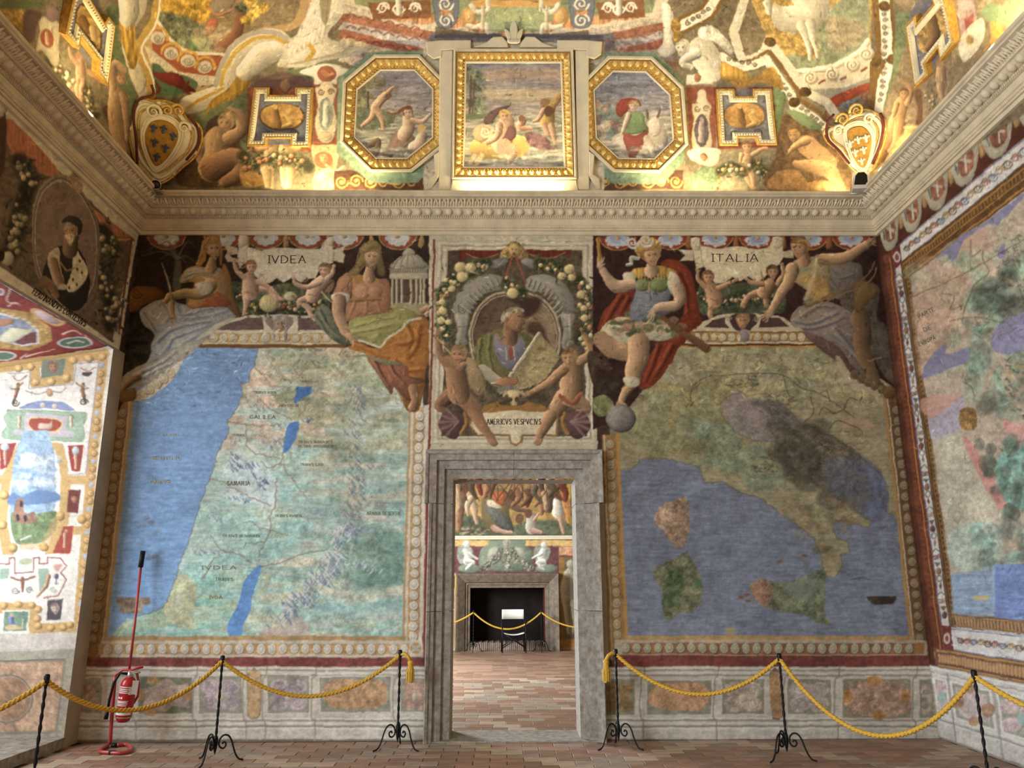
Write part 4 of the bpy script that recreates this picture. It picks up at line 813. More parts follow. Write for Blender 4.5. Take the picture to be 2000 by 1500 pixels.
for d0,d1,kind in((.02,.2,0),(.33,.93,1),(1.07,1.62,0),(1.75,2.35,1),(2.5,3.0,0)):
    rwr(d0-.03,.23,d1+.03,.58,(226,222,214));rwr(d0,.25,d1,.56,(164,166,150),tex=.15)
    m=(d0+d1)/2
    if kind:
        rwr(d0+.05,.28,d1-.05,.53,(206,186,180),tex=.2)
        for d,z in((m,.55),(m,.26),(d0+.05,.4),(d1-.05,.4)):x,y=RW(d,z);ell(x,y,13 if d!=m else 11,10 if d==m else 14,(186,146,112),tex=.3)
    else:
        for sd in(-1,1):
            for sz in(-1,1):x,y=RW(m+sd*(d1-d0)*.25,.405+sz*.075);ell(x,y,(d1-d0)*36,15,(206,180,178),soft=2,tex=.25)
        x,y=RW(m,.4);ell(x,y,7,12,(164,190,184),soft=1.5)
    for e in(d0-.06,d1+.06):line(rwp((e,.64),(e,.0)),2,(150,144,136),soft=1.4,alpha=.7)
part()
# ================================================================ left wall: portrait over the window niche, niche soffit and jamb
use()
fill([(300,430),(268,440),(225,690),(225,700),(130,1500),(-250,1700),(-250,-250),(60,-250)],(96,78,60),sm=False,tex=.3)
part('painted_moulding','cream painted fillet framing the portrait')
fill([(0,192),(272,452),(262,500),(232,690),(214,690),(255,500),(258,472),(-250,-20),(-250,-60)],(178,168,142),sm=False,tex=.06)
part('painted_drape','salmon coloured drape painted at the top of the portrait')
use(0,330,.25)
fill([(660,260),(1040,540),(990,556),(900,540),(820,480),(760,400),(720,300)],(172,104,70),vol=.2,vstreak=.25);line([(740,330),(830,490),(930,550),(1020,545)],14,(176,132,70))
use();fill([(12,230),(60,270),(120,345),(60,330),(20,290)],(160,96,66),vstreak=.25);fill([(-10,215),(12,222),(8,330),(-10,340)],(70,50,36));ell(0,212,14,16,(176,166,140),vol=.4);use(0,330,.25)
line([(1030,545),(930,1290)],14,(110,48,36),sm=False)
part('painted_garland','hanging garland of pale fruit painted beside the portrait')
FRL=((150,134,96),(138,124,92),(120,108,80),(164,140,100))
garland([(160,-60),(230,60),(220,150)],170,(62,58,44),FRL,1.2,71);garland([(190,250),(150,400),(110,560),(70,660)],170,(62,58,44),FRL,1.2,72);garland([(800,480),(860,640),(820,820),(860,1020),(870,1220)],140,(66,60,46),FRL,1.2,73)
ell(60,700,50,60,(160,150,126),vol=.4);ell(10,680,30,44,(40,30,24))
part('painted_frame','oval stone frame painted around the bearded man')
ov=lambda k:[(510+k*(x-510),610+k*(y-610))for x,y in((450,50),(560,90),(680,240),(760,440),(775,640),(760,850),(700,1030),(600,1120),(500,1110),(360,960),(280,780),(255,540),(265,330),(330,140))]
fill(ov(1.02),(126,114,96),vol=.2);fill(ov(.97),(84,66,54));fill(ov(.945),(150,136,116));fill([(540,60),(600,30),(650,150),(590,190)],(150,120,90),tex=.4)
part('painted_portrait','bearded man in black cap and fur trimmed coat in an oval frame')
fill(ov(.91),(108,88,76),tex=.15,grad=((120,98,84),1,0));fill([(330,350),(400,260),(420,420),(480,600),(400,620),(330,560)],(130,108,88),soft=8,alpha=.6)
fill([(400,640),(480,600),(600,610),(690,790),(690,1000),(600,1110),(490,1060),(330,900),(330,820)],(44,38,30),vol=.2);fill([(400,640),(460,620),(470,760),(500,900),(430,940),(390,800),(370,720)],(166,150,122),tex=.2);fill([(580,620),(640,700),(690,800),(640,900),(560,960),(520,930),(560,780)],(192,176,142),tex=.15)
for x,y in((620,720),(600,780),(640,810),(570,860),(600,900),(430,700),(420,780),(540,930)):ell(x,y,8,14,(60,48,36))
limb([(420,720),(450,830),(480,900)],[60,56,50],(140,106,76));limb([(340,880),(400,920),(440,990)],[90,70,50],(128,94,66));ell(490,920,34,24,(170,156,130));line([(470,730),(520,790),(580,770)],14,(150,112,56))
limb([(560,540),(545,640)],[110,120],(110,84,62));head(555,490,66,(156,118,86),(130,112,88),-.5,beard=(164,148,120));fill([(485,420),(510,380),(570,366),(630,400),(640,480),(610,515),(600,450),(540,420)],(50,48,40),vol=.3)
part('painted_ledge','lettered cream ledge beneath the portrait')
use();fill([(-250,362),(0,520),(232,676),(226,690),(0,545),(-250,400)],(194,182,154),sm=False,tex=.06)
part()
# niche soffit
part('painted_soffit','red grotesque ground on the sloping niche soffit');use(0,500,.3333)
fill([(-750,-300),(0,130),(670,530),(690,560),(0,660),(-750,740)],(206,198,190),sm=False)
fill([(-750,-250),(0,165),(628,525),(0,640),(-750,730)],(146,58,50),sm=False,tex=.12);line([(-300,-10),(0,160),(628,525),(0,636)],8,(96,40,40),sm=False);line([(-300,-30),(0,143),(650,527)],10,(186,182,190),sm=False)
fill([(-300,220),(0,300),(170,330),(300,420),(305,500),(170,555),(0,545),(-300,560)],(184,142,76),sm=False,tex=.3);fill([(-300,280),(0,330),(150,370),(225,430),(230,510),(130,530),(0,500),(-300,500)],(206,200,204),sm=False);fill([(-300,300),(0,345),(140,380),(212,435),(215,505),(120,520),(0,490),(-300,480)],(134,142,164),sm=False,tex=.2);fill([(40,480),(215,440),(215,505),(120,520)],(120,70,70),sm=False)
fill([(0,470),(60,420),(150,430),(200,420),(160,460),(60,510),(0,500)],(206,200,166),vol=.3);fill([(0,380),(60,370),(90,380),(40,410),(0,410)],(176,120,90),vol=.3)
for i in range(9):ell(20+i*32,322+i*14 if i<5 else 380+(i-4)*18,13,11,(206,168,104),vol=.4)
fill([(180,310),(230,310),(330,360),(385,390),(330,412),(230,370),(185,340)],(196,156,96));fill([(205,325),(240,322),(320,365),(350,390),(300,392),(230,360)],(196,166,168),vol=.3)
ell(440,508,106,34,(196,186,186),rot=-.03);ell(440,508,92,26,(90,116,92),rot=-.03,tex=.2);line([(390,512),(440,500),(490,506)],10,(190,196,176));ell(20,585,78,28,(196,190,186));ell(20,585,64,20,(96,120,100))
ell(0,210,26,22,(206,196,196));ell(0,210,16,14,(150,110,120))
for a in([(50,290),(90,270),(120,290)],[(370,460),(430,440),(480,465)],[(150,590),(220,570),(320,545)],[(60,180),(40,260),(100,280)],[(120,600),(160,570)],[(500,470),(540,520)]):line(a,10,(214,196,180),w1=4)
# niche jamb
part('painted_jamb','cream and ochre grotesque decoration on the bright niche jamb')
fill([(-300,830),(-300,700),(0,655),(660,555),(672,545),(600,1500),(470,2300),(-300,2300)],(222,214,200),sm=False)
OJ=(206,166,104)
fill([(-300,800),(0,655),(640,560),(520,1690),(455,2200),(-300,2240)],(228,222,212),sm=False,tex=.05)
line([(-300,690),(0,655),(612,572)],64,OJ,sm=False);line([(205,640),(205,745),(400,715),(405,600)],62,OJ,sm=False);line([(604,580),(540,1200),(462,2190)],62,OJ,sm=False);line([(462,2170),(200,2190),(190,2060),(-300,2070)],60,OJ,sm=False)
line([(132,1112),(340,1112),(385,1290),(372,1560),(270,1800),(60,1800),(10,1560),(40,1300),(132,1112)],62,OJ,sm=False);line([(380,1310),(500,1310)],50,OJ,sm=False);line([(370,1610),(480,1610)],50,OJ,sm=False);line([(-300,1310),(40,1310)],50,OJ,sm=False)
use()
def jmb(p,c,**k):fill(p,c,sm=False,**k)
WJ=(228,222,212)
use(0,500,.3333)
jmb([(45,690),(180,678),(168,778),(430,748),(445,632),(578,618),(512,1130),(500,1275),(400,1280),(385,1100),(120,1080),(105,1100),(0,1250),(0,980)],WJ,tex=.04)
line([(45,690),(180,678),(168,778),(430,748),(445,632),(578,618),(500,1275),(400,1280)],6,(146,152,178),sm=False,alpha=.8)
jmb([(250,612),(382,600),(370,700),(240,715)],(124,138,122));head(312,652,34,(180,136,106),(140,110,84));
for x,y in((110,656),(180,648),(430,612),(520,600),(600,590),(205,740),(300,738),(390,716)):ell(x,y,26,23,(214,170,104),vol=.5);ell(x,y,14,12,(226,190,130),vol=.3)
for i in range(34):
    t_=i/33.;x=594-130*t_;y=640+1540*t_
    ell(x,y,22,22,(196,148,88),vol=.4)if i%3 else ell(x,y,16,16,(176,184,202),vol=.2)
    if i%3:ell(x,y,14,14,(218,182,124),vol=.3);ell(x,y,6,6,(190,140,84))
BR=(120,92,76)
for x,y,d in((100,780,1),(480,780,-1)):
    limb([(x,y),(x-10*d,y+40)],[26,20],(170,120,90));head(x+6,y-22,12,(180,130,96));line([(x-10*d,y+40),(x-20*d,y+80)],14,BR);spiral(x-10*d,y+76,24,7,(70,66,64),d=d);line([(x,y-10),(x+34*d,y-36)],9,(150,120,90));line([(x,y),(x-40*d,y-6)],6,(120,110,90))
line([(150,790),(220,810),(290,790),(350,800),(390,770)],4,BR);ell(290,800,20,24,(190,150,110),vol=.3);line([(75,705),(110,730),(160,700)],6,(150,90,80));line([(470,655),(520,672),(560,650)],5,(150,90,80));fill([(480,680),(540,680),(520,705),(490,700)],(84,80,80))
fill([(110,890),(220,850),(300,850),(380,860),(440,905),(300,895)],(134,150,190));ell(250,876,18,18,(206,190,180),vol=.3);ell(322,880,18,18,(206,190,180),vol=.3)
fill([(40,920),(60,898),(240,905),(480,915),(508,950),(490,1000),(498,1060),(460,1090),(240,1080),(40,1075),(10,1040),(40,990),(22,950)],(150,176,150),tex=.1,rim=.3);fill([(150,915),(395,940),(385,1020),(440,1035),(430,1065),(80,1045),(90,1015),(140,1020)],(190,180,190),sm=False)
fill([(165,975),(200,945),(330,955),(366,985),(330,1035),(200,1030)],(214,186,130));fill([(172,978),(205,952),(325,962),(356,988),(320,1026),(205,1022)],(172,80,66));fill([(230,985),(290,980),(305,965),(300,1015),(235,1015)],(214,180,160),vol=.3)
for x in(115,420):limb([(x,945),(x,1000)],[22,18],(206,176,150));
jmb([(0,1100),(98,1096),(40,1240),(0,1252)],(170,70,62));jmb([(395,1112),(492,1106),(468,1262),(420,1260)],(170,70,62))
for x,y in((30,1150),(445,1170)):ell(x,y-30,24,24,(190,200,206),vol=.4);limb([(x,y),(x,y+70)],[22,16],(206,160,140))
jmb([(155,1142),(318,1140),(345,1240),(335,1500),(290,1580),(80,1600),(50,1400),(80,1250)],WJ)
use(0,960,.36);jmb([(130,-330),(262,-330),(296,-200),(305,60),(222,278),(90,284),(50,120),(72,-180)],(150,178,206),tex=.15);use(0,500,.3333)
mottled([(150,1160),(310,1150),(330,1360),(90,1390)],[(226,230,230),(206,214,222),(128,160,200)],60,8,20,81,soft=4,alpha=.7,sq=.4);fill([(70,1390),(130,1410),(220,1370),(330,1390),(330,1440),(60,1460)],(104,134,180),soft=3)
use(0,960,.36)
fill([(60,120),(150,130),(300,110),(300,200),(240,270),(90,280)],(118,140,96),soft=2,tex=.3);fill([(78,90),(100,40),(130,45),(132,100),(150,120),(190,110),(190,170),(80,160)],(150,112,92),tex=.2);
for x,y in((98,140),(140,145),(118,70)):ell(x,y,10,18,(70,60,66))
line([(110,260),(170,240)],8,(214,206,196));jmb([(370,-10),(440,-10),(420,116),(360,112)],(130,66,62));head(402,40,22,(190,130,100),(110,70,56))
for x,y in((325,135),(445,150),(70,305),(236,300),(12,180),(24,20)):ell(x,y,26,26,(206,160,92),vol=.5);ell(x,y,14,14,(220,182,116),vol=.3)
line([(120,300),(236,300),(300,160)],36,(206,160,94),sm=False,alpha=.5)
jmb([(345,190),(402,186),(380,335),(285,338)],(176,76,60));limb([(350,230),(348,300)],[20,14],(206,156,130));ell(358,212,9,9,(206,156,130))
jmb([(0,345),(280,340),(375,340),(350,560),(345,700),(225,715),(240,590),(0,590)],WJ)
line([(0,392),(50,390),(50,360),(80,360),(80,440),(180,440),(180,360),(210,358),(210,392),(255,390),(255,356),(330,362),(362,400),(330,440),(362,480),(320,560),(240,580)],6,(150,80,76),sm=False);jmb([(0,420),(50,416),(48,470),(0,480)],(150,176,156));jmb([(205,418),(265,418),(250,530),(215,560)],(150,176,156));ell(138,378,36,18,(176,186,150))
limb([(120,470),(120,540)],[20,12],(160,110,90));line([(60,466),(120,480),(186,464)],10,(150,96,84));spiral(84,535,20,6,(110,100,110));spiral(156,535,20,6,(110,100,110),d=-1);limb([(262,460),(248,520),(200,570)],[22,22,10],(190,140,110));ell(306,460,13,16,(90,100,124),vol=.4);line([(306,480),(306,500)],6,(90,100,124));spiral(292,530,18,6,(150,160,150));fill([(290,400),(340,396),(320,430),(300,430)],(190,120,110),soft=4,alpha=.7)
jmb([(15,645),(160,640),(150,765),(10,770)],WJ);jmb([(24,652),(152,648),(143,755),(18,760)],(120,152,128),tex=.15);limb([(60,680),(70,720),(110,742)],[26,30,18],(120,136,190));ell(62,668,10,10,(206,170,140));fill([(30,730),(80,722),(130,744),(40,750)],(206,180,130));limb([(124,695),(128,740)],[10,8],(196,186,170))
jmb([(262,590),(345,580),(325,694),(250,698)],(92,84,92));head(298,636,27,(200,176,160),(150,130,120));
for x,y in((20,620),(100,612),(170,616),(206,640),(200,690),(205,730),(275,742),(345,738),(380,720)):ell(x,y,22,20,(210,164,98),vol=.5);ell(x,y,12,11,(222,184,122),vol=.3)
part('painted_ledge','pale stone ledge below the jamb decoration')
jmb([(-700,790),(400,764),(420,760),(410,860),(0,870),(-700,890)],(206,196,186),tex=.08);jmb([(-700,890),(0,868),(412,855),(400,912),(0,922),(-700,940)],(170,164,146),tex=.1)
part('painted_panel','salmon marble panel with a ring painted low on the jamb')
jmb([(-700,940),(0,918),(412,900),(350,1345),(0,1370),(-700,1420)],(176,166,146),tex=.12);jmb([(-700,930),(356,912),(312,1305),(-700,1340)],(150,140,124));jmb([(-700,938),(344,922),(300,1296),(-700,1330)],(196,158,128),tex=.25,vstreak=.1)
line([(-300,915),(0,918),(356,910)],5,(104,96,98),sm=False);ell(40,1125,140,134,(168,156,138));ell(40,1125,126,120,(176,136,104),tex=.3);ring(40,1125,136,130,5,(112,100,90))
line([(0,1318),(330,1305)],8,(150,142,126),sm=False)
part()
# ================================================================ vault frescoes
use()
_lab[0]=0
fill([(-250,-250),(2250,-250),(2250,60),(1700,420),(1690,440),(300,440),(290,420),(-250,-40)],(120,104,74),sm=False,tex=.25)
GR=(112,122,82);RDV=(142,78,56);WHV=(226,216,186);GLD=(196,154,72);BRN=(110,82,58)
# --- ground of the far side
use(450,0,.25)
part('painted_ground','green and brown grotesque ground of the vault')
fill([(-700,300),(2600,300),(5000,700),(5000,1480),(-700,1480)],(130,116,84),sm=False,tex=.2)
fill([(-250,900),(0,760),(400,560),(700,500),(850,480),(600,620),(200,700),(120,900),(130,1180),(-200,1160)],GR,soft=3,tex=.2)
fill([(130,690),(640,660),(640,1180),(130,1180)],RDV,sm=False,tex=.2);fill([(200,640),(400,560),(620,620),(640,680),(200,690)],(112,84,76),soft=3)
ell(430,670,44,60,(150,116,80),vol=.4,tex=.3)
for x0,x1 in((640,830),(940-300+300,1180)):pass
# strip pilasters
def strip(x,y0,y1,w,ov,oc):
    fill([(x-w,y0),(x+w,y0),(x+w,y1),(x-w,y1)],RDV,sm=False,tex=.15)
    fill([(x-w*.9,y0+130),(x-w*.5,y0+110),(x-w*.3,y0+20),(x+w*.3,y0+20),(x+w*.6,y0+110),(x+w*.9,y0+140),(x+w*.7,y0+260),(x+w*.95,y0+400),(x+w*.6,y0+520),(x,y0+560),(x-w*.6,y0+520),(x-w*.95,y0+400),(x-w*.7,y0+260)],(206,186,146),vol=.2,rim=.4)
    ell(x,y0+330,w*.62,130,ov,tex=.2);limb([(x,y0+270),(x,y0+400)],[w*.5,w*.6],oc);ell(x,y0+245,w*.18,24,oc);spiral(x-w*.4,y0+160,26,9,BRN);spiral(x+w*.4,y0+160,26,9,BRN,d=-1);ell(x,y0+500,w*.5,40,(186,160,120),vol=.3)
strip(745,560,1140,95,(136,140,124),(186,186,162));
fill([(540,560),(640,520),(750,500),(860,520),(950,560),(840,600),(830,660),(760,640),(660,660),(640,600)],WHV,vol=.2);ell(752,578,76,60,(166,92,62),vol=.2);limb([(720,560),(760,590),(800,580)],[34,40,26],(196,130,90))
fill([(630,1150),(680,1130),(820,1130),(850,1170),(820,1330),(800,1470),(640,1470),(660,1330)],(206,176,120),tex=.2,soft=2);ell(728,1250,72,66,(196,106,62),soft=2);head(728,1245,36,(214,170,112),(196,140,84));line([(740,1290),(800,1340),(880,1300)],18,(226,196,140));fill([(690,1400),(770,1400),(760,1340),(700,1340)],(206,190,150),vol=.3)
# gold scroll frieze at the foot of the vault
part('painted_frieze','brown frieze with golden scrolls at the foot of the vault')
for x0,x1 in((810,1560),(2760,3900)):
    rect(x0,1330,x1,1480,(94,62,44),tex=.2)
    n_=int((x1-x0)/110)
    for i in range(n_):x=x0+60+i*110;spiral(x,1420,52,14,(196,150,66),d=(-1)**i);ell(x,1420,14,12,(214,170,84))
    xm=1280 if x0<1000 else 3090
    for a in np.linspace(-1.2,1.2,9):line([(xm,1440),(xm+66*math.sin(a),1440-56*math.cos(a))],16,(206,160,74),w1=22)
part('painted_figure','nude painted woman seated with raised arm at the left of the vault')
use(0,0,.25)
fill([(1420,1180),(1500,1080),(1700,1020),(1860,1080),(1900,1300),(1960,1440),(1400,1450)],(96,72,48),soft=3,tex=.3);fill([(1600,1000),(1700,900),(1850,1000),(1860,1150),(1700,1150)],(84,62,48),soft=4)
S2=(186,146,100)
limb([(1620,1100),(1560,1200),(1590,1290)],[80,80,60],S2);limb([(1700,1080),(1690,1220),(1660,1310)],[190,190,220],S2,vol=.5);limb([(1670,1310),(1800,1240),(1880,1260),(1860,1360),(1760,1430)],[210,170,130,120,90],(166,122,80));limb([(1790,1080),(1880,1020),(1880,920),(1790,860)],[110,100,90,60],S2);head(1760,965,70,(196,156,110),(186,150,96),-.3)
fill([(1880,1280),(1960,1310),(2040,1380),(2060,1450),(1900,1450)],(196,146,70),soft=3,tex=.2)
part('painted_child','pair of painted children carrying the small picture on the left');use(450,0,.25);S3=(214,176,118)
for x,d in((320,-1),(430,1)):
    limb([(x,1250),(x-10,1340),(x,1450)],[80,76,50],S3);limb([(x+50*d,1250),(x+40*d,1350),(x+30*d,1450)],[80,76,50],S3);limb([(x,1150),(x+10*d,1220),(x+15*d,1260)],[110,110,120],S3,vol=.4);limb([(x+40*d,1150),(x+100*d,1160),(x+130*d,1130)],[46,40,26],S3);ell(x+10*d,1110,42,40,(176,130,80),tex=.4)
garland([(100,1220),(180,1290),(250,1240),(500,1260),(600,1300)],120,(112,112,70),((206,140,90),(214,190,130)),.8,91)
# --- striped canopy and top band
part('painted_canopy','striped canopy painted above the pictures')
use(450,0,.25)
CN=((210,190,156),(176,110,78),(182,172,160),(166,98,70),(202,180,134),(146,130,122))
for i in range(7):
    y0=40+i*62;y1=60+i*75
    fill([(880,y0),(1600,y1+120),(1600,y1+190),(840,y0+66)]if True else[],CN[i%6],sm=False,tex=.3)
for i in range(7):
    y0=30+i*66
    fill([(3460,y0+60),(2800,y0+200),(2800,y0+270),(3460,y0+130)],mul(CN[i%6],.92),sm=False,tex=.3)
rect(1560,270,3000,400,(116,112,112),tex=.3);rect(1600,270,2900,300,(90,84,90));rect(1500,395,3400,450,(150,134,110),tex=.3);fill([(2800,400),(3500,480),(3500,560),(2800,470)],(150,110,80),sm=False,tex=.4)
for k in range(24):
    x=900+(k%6)*100;y=120+(k//6)*90+(k%6)*20;line([(x,y),(x+40,y-14),(x+80,y+6)],12,(120,56,40),soft=2,alpha=.7)
    x=2900+(k%6)*90;y=330+(k//6)*50-(k%6)*14;line([(x,y),(x+40,y-14),(x+70,y+6)],10,(150,70,50),soft=2,alpha=.6)
part('painted_band','band of grotesque cartouches at the top of the vault')
use(800,0,.25)
fill([(-600,-600),(2300,-600),(2000,60),(1950,130),(1450,225),(1200,255),(800,265),(500,255),(160,200),(-500,40),(-620,-20)],(214,196,158),sm=False)
fill([(-560,-600),(2000,-600),(1900,100),(1440,190),(1100,225),(800,232),(480,225),(170,160),(-420,40)],(140,146,98),sm=False,tex=.15)
for cx in(-60,110,330,560,800,1040,1260,1480,1700):fill([(cx-130,205-abs(cx-800)*.12),(cx+130,205-abs(cx-800)*.12),(cx+60,280-abs(cx-800)*.14),(cx-60,280-abs(cx-800)*.14)],(206,136,82),soft=2,alpha=.9,vstreak=.5)
fill([(600,60),(1020,50),(1060,130),(1020,240),(600,240),(560,150)],(156,164,112),tex=.1,rim=.3);scrollwork(640,160,980,160,3,44,16,(166,176,112));fill([(480,5),(560,0),(1140,0),(1180,5),(1160,50),(480,55)],(206,152,78),sm=False)
for d,cx in((1,460),(-1,1180)):
    ell(cx,130,60,76,(196,140,70),vol=.2);ell(cx+d*10,130,40,56,(214,166,96),vol=.3)
    line([(cx+d*150,10),(cx+d*150,80),(cx+d*60,90),(cx+d*20,40)],36,(226,212,176),vol=.3);line([(cx+d*150,250),(cx+d*130,190),(cx+d*60,210),(cx,200)],36,(226,212,176),vol=.3);line([(cx+d*110,60),(cx+d*110,220)],30,(206,190,150),vol=.3)
for d,cx in((1,280),(-1,1340)):
    fill([(cx-90,-20),(cx+90,-20),(cx+100,100),(cx+60,210),(cx-60,210),(cx-90,100)],(112,116,122),rim=.4);spiral(cx,30,60,18,(226,212,180));spiral(cx,160,60,18,(226,212,180),d=-1);ell(cx,95,50,24,(206,146,84),tex=.4)
for x0,x1 in((-330,160),(1450,1830)):
    fill([(x0,20),(x1,0),(x1+10,140),(x0+40,150)],(140,90,52),sm=False,tex=.1);scrollwork(x0+60,70,x1-60,70,3,46,14,(232,220,190));limb([((x0+x1)/2,10),((x0+x1)/2,100)],[50,40],(226,212,176))
part('painted_ground')
use(450,0,.25);fill([(1110,400),(1510,400),(1740,640),(1740,1200),(1460,1430),(1080,1425),(830,1190),(840,610)],(124,150,118),sm=False,tex=.12)
use(1100,0,.25);fill([(330,410),(720,410),(970,660),(1010,1190),(780,1440),(370,1430),(110,1180),(90,640)],(124,150,118),sm=False,tex=.12)
use(800,0,.25);rect(110,330,1520,1500,(196,184,150),tex=.1)
use(450,0,.25)
# pictures inside the relief frames
def seascape(P,sky0,sky1,sea):
    lo=np.min(P,0);hi=np.max(P,0);my=lo[1]+(hi[1]-lo[1])*.46
    fill(P,sky0,sm=False,grad=(sky1,0,1),streak=.3,tex=.1)
    fill([(lo[0],my),(hi[0],my)]+[p for p in P if p[1]>my]if False else[(max(lo[0],p[0]),max(my,p[1]))for p in P],sea,sm=False,streak=.45,tex=.1)
part('painted_picture','sea scene with running man and swimming sea people in the left octagon')
seascape([(1170,545),(1445,545),(1605,715),(1595,1130),(1405,1285),(1130,1285),(965,1120),(985,690)],(128,124,124),(190,166,130),(150,144,118))
for x,y in((1020,700),(1080,650),(1150,640),(1060,760),(1010,820)):ell(x,y,60,50,(116,110,76),soft=6,tex=.7,alpha=.9)
line([(1080,720),(1075,900)],16,(96,76,54));fill([(980,880),(1060,850),(1200,860),(1280,940),(1180,1000),(1000,1010)],(110,116,84),soft=5,tex=.3)
SK=(196,152,112)
limb([(1210,750),(1160,800),(1130,850)],[70,66,70],SK);limb([(1130,850),(1090,930),(1030,985)],[60,44,26],SK);limb([(1140,850),(1180,930),(1190,1000)],[60,44,26],SK);limb([(1200,750),(1250,700),(1275,680)],[34,28,20],SK);ell(1235,748,26,26,(120,84,56))
fill([(1230,1150),(1270,1060),(1340,1000),(1420,1050),(1440,1100),(1340,1170),(1230,1200)],(150,118,92),vol=.4);limb([(1390,920),(1390,1000),(1360,1050)],[90,100,110],(206,168,128));limb([(1420,940),(1500,950),(1560,890)],[44,40,24],(206,168,128));head(1385,880,44,(206,168,130),(120,74,48),.2);line([(1350,850),(1280,890),(1220,880)],30,(130,80,50),w1=8)
limb([(1500,1060),(1480,1120),(1440,1160)],[80,90,110],(206,170,132));ell(1495,1000,34,36,(206,166,96));line([(1240,1200),(1140,1220),(1150,1110),(1100,1130),(1040,1170)],[60,60,56,50,14],(112,92,66),vol=.5);mottled([(980,1130),(1560,1150),(1400,1280),(1130,1280)],[(206,200,176),(120,116,96)],70,4,11,92,soft=2,alpha=.7,sq=.35)
part('painted_picture','sea scene with riders on a golden ram and a figure on the shore in the central panel')
use(800,0,.25)
seascape([(435,490),(1195,490),(1205,1355),(425,1355)],(124,126,134),(214,176,122),(160,154,126))
fill([(600,540),(1190,530),(1190,640),(900,620),(620,640)],(206,160,112),soft=16,alpha=.6);fill([(600,690),(1190,700),(1190,780),(620,780)],(214,184,120),soft=16,alpha=.6)
for x,y,r_ in((480,560,60),(540,600,60),(460,640,60),(540,690,50),(540,780,60),(480,800,50),(550,850,50)):ell(x,y,r_,r_*.7,(112,118,84),soft=6,tex=.8,alpha=.85)
line([(480,600),(470,900)],16,(104,84,60));line([(500,640),(490,900)],10,(104,84,60));fill([(430,900),(520,880),(600,890),(600,930),(430,930)],(110,120,80),soft=4)
limb([(540,1180),(700,1150),(850,1150)],[150,200,150],(214,176,92),tex=.2)if False else line([(540,1160),(700,1140),(850,1140),(900,1210)],[150,210,170,30],(206,166,84),vol=.4)
line([(500,1220),(460,1310)],40,(206,170,100),w1=20);line([(560,1220),(510,1310)],40,(206,170,100),w1=20);ell(560,1040,66,70,(206,166,108),vol=.4);spiral(590,1030,46,20,(226,200,150));line([(590,980),(640,1000),(620,1060)],26,(214,186,130))
fill([(580,970),(600,900),(700,840),(780,825),(740,870),(690,900),(640,960)],(112,82,72),vol=.3);limb([(760,950),(740,1050),(720,1120)],[120,150,160],(206,158,118),vol=.4);fill([(780,980),(830,1000),(820,1080),(720,1120),(750,1040)],(124,84,76),vol=.3);limb([(700,980),(680,1070),(610,1110)],[60,54,36],(206,158,118));limb([(740,1140),(800,1190),(780,1270)],[110,80,36],(206,160,120));head(742,910,46,(206,160,118),(206,166,84),.2)
limb([(1090,830),(1080,900),(1080,960)],[100,110,110],(190,150,74));limb([(1060,980),(1080,1040)],[50,40],SK);limb([(1110,980),(1125,1060),(1135,1110)],[50,40,26],SK);limb([(1050,860),(1010,930),(970,950)],[40,34,22],SK);line([(1120,820),(1180,740)],70,(176,136,70),w1=40,vol=.3);ell(1060,800,36,34,(150,112,70));ell(1090,870,36,44,(104,70,48))
limb([(880,950),(860,990),(950,1000)],[60,50,26],(206,150,112));ell(878,925,26,26,(140,96,66));fill([(900,1050),(960,1030),(1080,1080),(1100,1130),(1160,1160),(1040,1170),(930,1130)],(140,100,92),soft=3,tex=.4);mottled([(430,1200),(1200,1200),(1200,1350),(430,1350)],[(206,200,176),(120,120,108)],110,5,13,93,soft=2.5,alpha=.6,sq=.3)
part('painted_picture','sea scene with woman in red mantle riding a white bull in the right octagon')
use(1100,0,.25)
seascape([(380,555),(640,555),(830,740),(860,1110),(690,1290),(405,1290),(240,1130),(210,720)],(120,122,130),(206,180,146),(166,156,128))
mottled([(230,820),(330,790),(440,960),(400,1060),(240,1060)],[(176,130,96),(112,96,90),(206,180,140),(120,140,120)],60,4,11,94,soft=2,alpha=.85,sq=1.1)
fill([(640,960),(700,900),(770,940),(810,1050),(810,1160),(720,1250),(560,1200),(420,1180),(380,1080),(480,1020)],(196,180,152),vol=.35);ell(710,990,56,80,(206,186,160),vol=.35);line([(660,920),(655,860)],16,(110,90,66));line([(740,910),(755,860)],16,(110,90,66))
fill([(410,860),(450,780),(560,770),(610,830),(560,820),(490,880),(440,920)],(150,66,46),vol=.3);fill([(470,1030),(560,1060),(660,1010),(640,1090),(600,1170),(540,1250),(500,1190)],(150,74,56),vol=.3);fill([(500,880),(620,880),(640,960),(660,1010),(560,1050),(480,1030),(510,960)],(120,142,90),vol=.35);limb([(510,900),(480,980),(460,1040)],[44,40,26],(214,180,140));head(548,830,42,(214,180,142),(176,136,84),-.2);limb([(650,1080),(690,1150),(700,1240)],[60,50,30],(206,180,150));mottled([(250,1130),(840,1150),(690,1280),(405,1280)],[(214,206,184),(120,116,100)],70,4,11,95,soft=2,alpha=.6,sq=.35)
